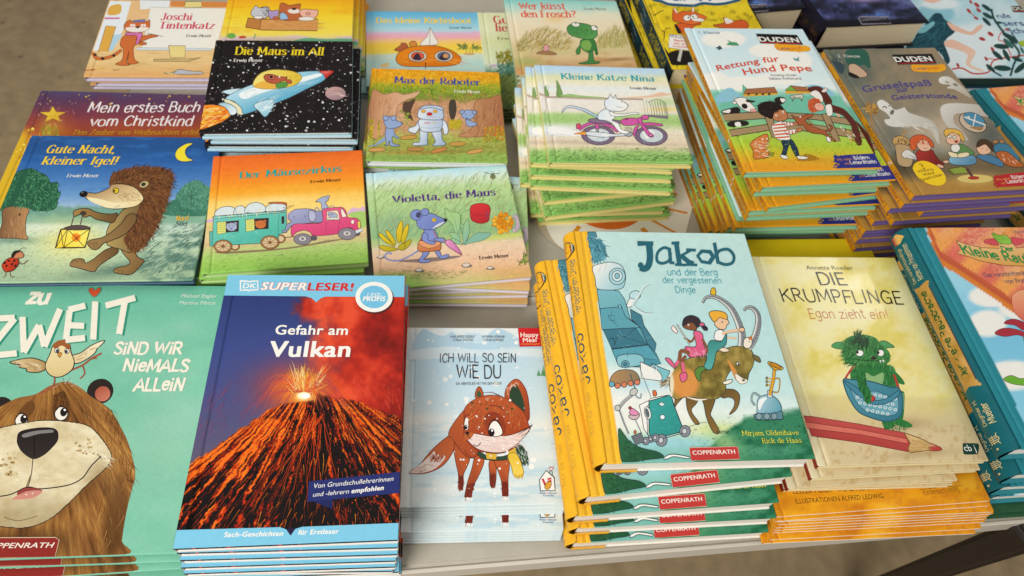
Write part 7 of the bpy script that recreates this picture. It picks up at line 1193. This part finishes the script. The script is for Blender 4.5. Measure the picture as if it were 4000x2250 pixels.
def raven_spine(t, h):
    a, T = spine_sheet('foxy', t, h, res=(40, 8), seed=6); k = T/100
    a.bg(lambda x, y: mixc(ramp(fbm(x/90, y/20, 3), (.3, '12303c'), (.7, '1c4654')), '1a1614', sst(.52, .6, fbm(x/160, y/30, 9)))); a.hair(120, [(100, 30*k), (420, 30*k), (420, 70*k), (100, 70*k)], 80, 16*k, 5, ['b8a824', '9a9020'], 0, 40); a.p('b8b4a4', [(520, 30*k), (610, 36*k), (600, 74*k), (530, 66*k)], None, 0); a.hair(90, [(680, 30*k), (900, 30*k), (900, 70*k), (680, 70*k)], 80, 16*k, 6, ['b8a824', '9a9020'], 0, 40); return a
def night_spine(t, h):
    a, T = spine_sheet('blac', t, h, res=(40, 8), seed=7); k = T/100
    a.bg(lambda x, y: mixc(ramp(fbm(x/60, y/16, 3), (.3, '15121a'), (.7, '221e30')), '6a4a1c', .8*sst(.5, .7, fbm(x/30, y/9, 8))*np.exp(-((y - 50*k)/(22*k))**2))); return a

# ------------------------------------------------------------------ the ground and the tables
fl_v = [(-6, -6, -.74), (6, -6, -.74), (6, 8, -.74), (-6, 8, -.74)]
fm = mat('trodden_concrete', 'ab9470', rough=.85, noise=.2, nscale=2.2, bump=.4, bscale=60)
nt = fm.node_tree; n2 = nt.nodes.new('ShaderNodeTexVoronoi'); n2.inputs['Scale'].default_value = 13; n2.inputs['Randomness'].default_value = 1
n3 = nt.nodes.new('ShaderNodeTexNoise'); n3.inputs['Scale'].default_value = 30; n3.inputs['Detail'].default_value = 5
mr = nt.nodes.new('ShaderNodeMapRange'); mr.inputs[1].default_value = .04; mr.inputs[2].default_value = .13; mr.inputs[3].default_value = .55; mr.inputs[4].default_value = 1
mr2 = nt.nodes.new('ShaderNodeMapRange'); mr2.inputs[1].default_value = .3; mr2.inputs[2].default_value = .7; mr2.inputs[3].default_value = .82; mr2.inputs[4].default_value = 1.12
tc = nt.nodes['Texture Coordinate']; b = nt.nodes['Principled BSDF']; src = b.inputs['Base Color'].links[0].from_socket
for n_ in (n2, n3): nt.links.new(tc.outputs['Object'], n_.inputs['Vector'])
nt.links.new(n2.outputs['Distance'], mr.inputs[0]); nt.links.new(n3.outputs['Fac'], mr2.inputs[0])
for m_ in (mr, mr2):
    s_ = nt.nodes.new('ShaderNodeVectorMath'); s_.operation = 'SCALE'; nt.links.new(src, s_.inputs[0]); nt.links.new(m_.outputs[0], s_.inputs['Scale']); src = s_.outputs[0]
nt.links.new(src, b.inputs['Base Color'])
tag(link('floor', mesh('floor', fl_v, [(0, 1, 2, 3)], fm)), kind='structure')
top_m = mat('grey_laminate', 'b4ad9d', rough=.42, noise=.08, nscale=36, bump=.08, bscale=1200); trim_m = mat('pale_edge_trim', 'cfc8ba', rough=.4); leg_m = mat('dark_steel', '2a2622', rough=.4)
def table(x, y, th, L, D, z, label, ext=(0, 0)):
    """x,y: front left corner of the top; th: direction of its front edge"""
    root = link('table', None); root.location = (x, y, 0); root.rotation_euler = (0, 0, th); tag(root, label, 'table', 'folding tables')
    def bx(name, x0, x1, y0, y1, z0, z1, m, bev=.002, par=root):
        bm = bmesh.new(); bmesh.ops.create_cube(bm, size=1)
        for v in bm.verts: v.co = ((x0 if v.co.x < 0 else x1), (y0 if v.co.y < 0 else y1), (z0 if v.co.z < 0 else z1))
        bmesh.ops.bevel(bm, geom=list(bm.edges), offset=bev, segments=3, affect='EDGES')
        me = bpy.data.meshes.new(name); bm.to_mesh(me); bm.free(); me.materials.append(m); return link(name, me, par)
    bx('tabletop', 0, L, .003, D, z - .032, z, top_m, .0025)
    bx('edge_trim', 0, L, -.001, .0028, z - .030, z - .004, trim_m, .001)
    for lx, ly in ((.12, .10), (.12, D - .08), (L - .12, D - .08)): bx('leg', lx - .015, lx + .015, ly - .015, ly + .015, -.74, z - .0325, leg_m, .003)
    return root
dx, dy = math.cos(.2467), math.sin(.2467)
ft = table(.058 - .75*dx, .145 - .75*dy, .2467, 1.75, .288, -.012, 'grey table nearest the camera, its long front edge running along the bottom')
# its splayed corner leg, standing just outside the top at the near right
A_, B_ = Vector((.5365, .258, -.040)), Vector((.7295, .3515, -.74)); A_ += (A_ - B_)*.03
bm = bmesh.new(); bmesh.ops.create_cube(bm, size=1)
for v in bm.verts: v.co = (v.co.x*.030, v.co.y*.026, v.co.z*(B_ - A_).length)
bmesh.ops.bevel(bm, geom=list(bm.edges), offset=.005, segments=3, affect='EDGES')
me = bpy.data.meshes.new('leg'); bm.to_mesh(me); bm.free(); me.materials.append(mat('dark_leg', '1c1612', rough=.5)); o = link('leg', me, ft)
bpy.context.view_layer.update()
o.matrix_world = Matrix.Translation((A_ + B_)/2) @ (B_ - A_).to_track_quat('-Z', 'Y').to_matrix().to_4x4()
table(.018 - .455*dx, .404 - .455*dy, .2467, 1.55, .60, 0, 'grey table farther back, carrying the small square picture books')
# a printed sheet with an orange sun, partly under the pile of cat books
def flat(name, pts, z, t, m, parent=None):
    bm = bmesh.new(); vs_ = [bm.verts.new((p[0], p[1], z + t)) for p in pts]; f = bm.faces.new(vs_)
    if f.normal.z < 0: f.normal_flip()
    r = bmesh.ops.extrude_face_region(bm, geom=[f]); 
    for v in [e for e in r['geom'] if isinstance(e, bmesh.types.BMVert)]: v.co.z = z
    bmesh.ops.recalc_face_normals(bm, faces=bm.faces); me = bpy.data.meshes.new(name); bm.to_mesh(me); bm.free(); me.materials.append(m); return link(name, me, parent)
psh = link('poster', None); tag(psh, 'white printed sheet with an orange sun and rays under the pile of motorbike books', 'poster')
ang = [math.pi*(.5 + 1*i/28) for i in range(29)]
pap = mat('poster_paper', 'ece6d8', rough=.5); gre = mat('poster_grey_border', 'bfae96', rough=.5); sun_m = mat('poster_orange', 'dc6a1c', rough=.5, noise=.15, nscale=120); ray_m = mat('poster_ray', 'e0901c', rough=.5)
def loc(u, v): c, s = math.cos(-.18), math.sin(-.18); return (.105 + u*c - v*s, .56 + u*s + v*c)
flat('border', [loc(*p) for p in [(.086, .10), (-.02, .10)] + [(-.035 + .075*math.cos(a_), .02 + .115*math.sin(a_)) for a_ in ang[3:]] + [(.086, -.095)]], .0006, .0004, gre, psh)
flat('sheet', [loc(*p) for p in [(.0855, .099), (-.02, .099)] + [(-.035 + .053*math.cos(a_), .02 + .115*math.sin(a_)) for a_ in ang[3:]] + [(.0855, -.0945)]], .0012, .0003, pap, psh)
SC = (.088, .565)
flat('sun_disc', [(SC[0] + .052*math.cos(t), SC[1] + .052*math.sin(t)) for t in np.linspace(0, 6.283, 48, endpoint=False)], .0017, .0002, sun_m, psh)
for i, (t, r0, r1, w_) in enumerate(((-.42, .060, .098, .003), (-.72, .062, .082, .006), (-1.25, .060, .075, .004), (-2.0, .060, .074, .005), (-2.5, .060, .075, .005), (-.05, .062, .10, .003), (.25, .060, .09, .004))):
    c, s = math.cos(t), math.sin(t); flat('ray', [(SC[0] + r0*c - w_*s/2, SC[1] + r0*s + w_*c/2), (SC[0] + r1*c - w_*s/2, SC[1] + r1*s + w_*c/2), (SC[0] + r1*c + w_*s/2, SC[1] + r1*s - w_*c/2), (SC[0] + r0*c + w_*s/2, SC[1] + r0*s - w_*c/2)], .0017, .0002, ray_m, psh)
# ------------------------------------------------------------------ the books, pile by pile
S = STACKS
def T(k): return S[k]['t']
stack('allm', build_book(space(), T('allm'), '2a2426', 'b4dcea'), 'black picture book with a blue rocket among stars, on top of its pile', 'under the black rocket cover, with pale blue edges')
stack('zirk', build_book(circus(), T('zirk'), 'c8d89a', 'a9c878'), 'orange picture book with a pink truck pulling a green caravan', 'under the orange caravan cover, with light green edges')
stack('maxr', build_book(robot(), T('maxr'), 'd8d8d0', 'e2e6e6'), 'forest picture book with a white robot between two grey blue mice', 'under the white robot cover, with white edges')
stack('nina', build_book(nina(), T('nina'), 'e4d488', 'eadb8a'), 'pale picture book with a white cat on a pink motorbike, topping an uneven pile', 'under the cat on a motorbike, with yellow edges')
stack('viol', build_book(violet(), T('viol'), 'd8d4dc', 'dcd6e0'), 'picture book with a violet mouse carrying a bag and parasol, lying askew on its pile', 'under the violet mouse cover, with lilac white edges')
stack('josc', build_book(tinycat(), T('josc'), 'c8c0d0', 'cfc8dc'), 'beige picture book with an orange cat painting at an easel, top of its pile', 'under the painting cat cover, with lilac edges')
stack('bask', build_book(crate(), T('bask'), 'e8d08c', 'e8d8a0'), 'yellow picture book with animals in a wooden crate, behind the black rocket book', 'in the yellow pile under the animal crate cover')
stack('boat', build_book(sailor(), T('boat'), '8ab8c8', 'cfe0e0'), 'picture book with an orange pumpkin boat under a white sail on a pastel sea', 'in the low pile under the pumpkin boat cover')
stack('gras', build_book(meadow(), T('gras'), '6d7a3c', '7a8648'), 'pale green picture book with dark grass, half hidden under the frog book', 'olive green edged, lying beneath the frog books')
S['frog']['books'] = S['frog']['books'][:4]
stack('frog', build_book(frog(), T('frog'), 'b8c8a0', 'c4d0a8'), 'picture book with a green frog standing in front of dry grass, topping its pile', 'under the green frog cover, with pale green edges')
stack('chri', build_book(christmas(), T('chri'), 'b8862c', 'c89a34'), 'purple and red Christmas book with a smiling yellow star, under the hedgehog books', '')
stack('igel', build_book(hedgehog(), T('igel'), '2f5c94', '2a4a68'), 'night blue picture book with a hedgehog carrying a lit lantern', 'under the hedgehog cover, with dark blue edges')
stack('zwei', build_book(bear(), T('zwei'), '5fae92', '6cb498', board=.0014), 'large mint green book with a brown bear and a bird on its head', 'under the mint green bear cover, with green edges')
vs_a, vT = spine_sheet('vulk', T('vulk'), S['vulk']['h'], res=(30, 6), seed=8)
vs_a.bg(lambda x, y: np.where((x > 215)[..., None], hx('f0ece4'), np.where((np.mod(x, 24) < 12)[..., None] & (x > 40)[..., None], hx('a02c30'), hx('f0ece4'))))
stack('vulk', build_book(volcano(), T('vulk'), 'f0ece4', 'f0ece4', spine_art=vs_a), 'tall book with an erupting volcano photo and light blue bands, top of its pile', 'in the tall white edged pile under the volcano cover')
stack('sfox', build_book(snowfox(), T('sfox'), 'dfe8e8', 'dce6e6', board=.0012, recess=.0032), 'snowy pale blue book with a small red fox in a scarf, top of its pile', 'thin and pale edged, under the snowy fox cover')
jb = build_book(mountain(), T('jako'), back='f2ece0', bul=.0115, recess=.0016, spine_art=jacob_spine(T('jako'), S['jako']['h']))
cl = slab('cloth_turn_in', .030, .0012, .0006, .0034, cloth('eeb030'), bev=.0004, parent=jb); cl.location = (-S['jako']['w']/2 + .022, -S['jako']['h']/2 - .0001, 0)
stack('jako', jb, 'thick pale blue book with yellow cloth spine and two children riding a goat', 'yellow cloth spine, in the pile under the goat cover')
stack('oran', build_book(sunset_book(), T('oran'), 'e0a028', 'f0e8da', board=.0009, recess=.0012, bul=.0004), 'flat mottled orange book with black lettering under the green monster books', 'in the flat orange pile at the table corner')
stack('krum', build_book(monster(), T('krum'), back='e6d6a4', spine_art=krumpf_spine(T('krum'), S['krum']['h'])), 'glossy cream book with a furry green monster holding a blue pouch', 'cream with red spine, under the green monster cover')
x, y, th, z = S['pepe']['books'][6]; S['pepe']['books'][6] = (x, y, th + math.pi, z)   # this copy lies the other way round
stack('pepe', build_book(farm(), T('pepe'), back='8ac49c', spine_art=leseprofi_spine('Rettung für Hund Pepe', '3a3a80', T('pepe'), S['pepe']['h'], 'Moser Rothmund', '1.')), 'reader with a boy and a dog by a farm fence, on a tall pile', 'orange spine and mint edges, under the farm cover')
stack('grus', build_book(ghosts(), T('grus'), back='6d5a94', spine_art=leseprofi_spine('Gruselspaß zur Geisterstunde', 'a8242c', T('grus'), S['grus']['h'], 'Tielmann Leger', '2.')), 'brown grey reader with white ghosts floating over reading children', 'orange spine and purple edges, under the ghost cover')
dr = build_book(dragon(), T('drga'), back='2a8490', bul=.011, recess=.004, spine_art=dragon_spine(T('drga'), S['drga']['h']))
stack('drga', dr, 'thick teal spined book with a striped balloon, beside the green monster book', 'teal spine, in the pile beside the monster books')
o = dup(dr); S['drgb']['books0'] = S['drgb']['books']
stack('drgb', o, 'teal spined book with a striped balloon, half hidden right of the ghost book', 'teal spine, in the pile right of the ghost books')
stack('foxy', build_book(foxes(), T('foxy'), back='c8b424', bul=.002, pages=CREAM_PAGES, spine_art=raven_spine(T('foxy'), S['foxy']['h'])), 'yellow book with two orange foxes and a white signpost, above dark spines', 'in the dark spined pile beneath the yellow fox cover')
nb = build_book(night(), T('blac'), back='1c1820', bul=.010, pages=CREAM_PAGES, recess=.004, spine_art=night_spine(T('blac'), S['blac']['h']))
stack('blac', nb, 'thick black book with a blue moonlit landscape and cream pages', 'in the black pile beneath the moonlit landscape')
x, y, th, z = S['blac']['books'][0]; S['blak'] = dict(S['blac'], books=[(x - .176, y - .02, th + .06, z - .004), (x - .166, y - .025, th + .02, z - .004 - T('blac'))])
stack('blak', dup(nb), 'thick black book lying between the yellow fox book and the black landscape book', 'in the black pile just right of the yellow foxes')
stack('merm', build_book(swimmer(), T('merm'), back='1c4a5c', pages=mat('dark_printed_pages', '20403c', rough=.7, stripes=600)), 'large pale blue book with a dark haired swimmer among sea plants', 'under the swimmer cover, with dark blue edges')
S['yell'] = dict(w=.17, h=.115, t=.014, books=[(0.3157, 0.4683, 0.236, .030)]); S['yell']['books'].append((S['yell']['books'][0][0] + .008, S['yell']['books'][0][1] - .006, S['yell']['books'][0][2], S['yell']['books'][0][3] - .014))
stack('yell', build_book(plain_yellow(), .014, 'e8cc20', 'e8cc20'), 'plain yellow book with a red corner, behind the green monster book', 'lying beneath the plain yellow book with the red corner')
S['gree'] = dict(w=.2, h=.26, t=.0035, books=[(.53, .405, .24, -.005), (.527, .40, .235, -.0085)])
stack('gree', build_book(green_book(), .0035, '1f3f30', '2a4a38', board=.0009, recess=.001, bul=.0004), 'thin dark green book lying directly under the front pile of teal spined books', 'dark green, flat on the table under teal books')
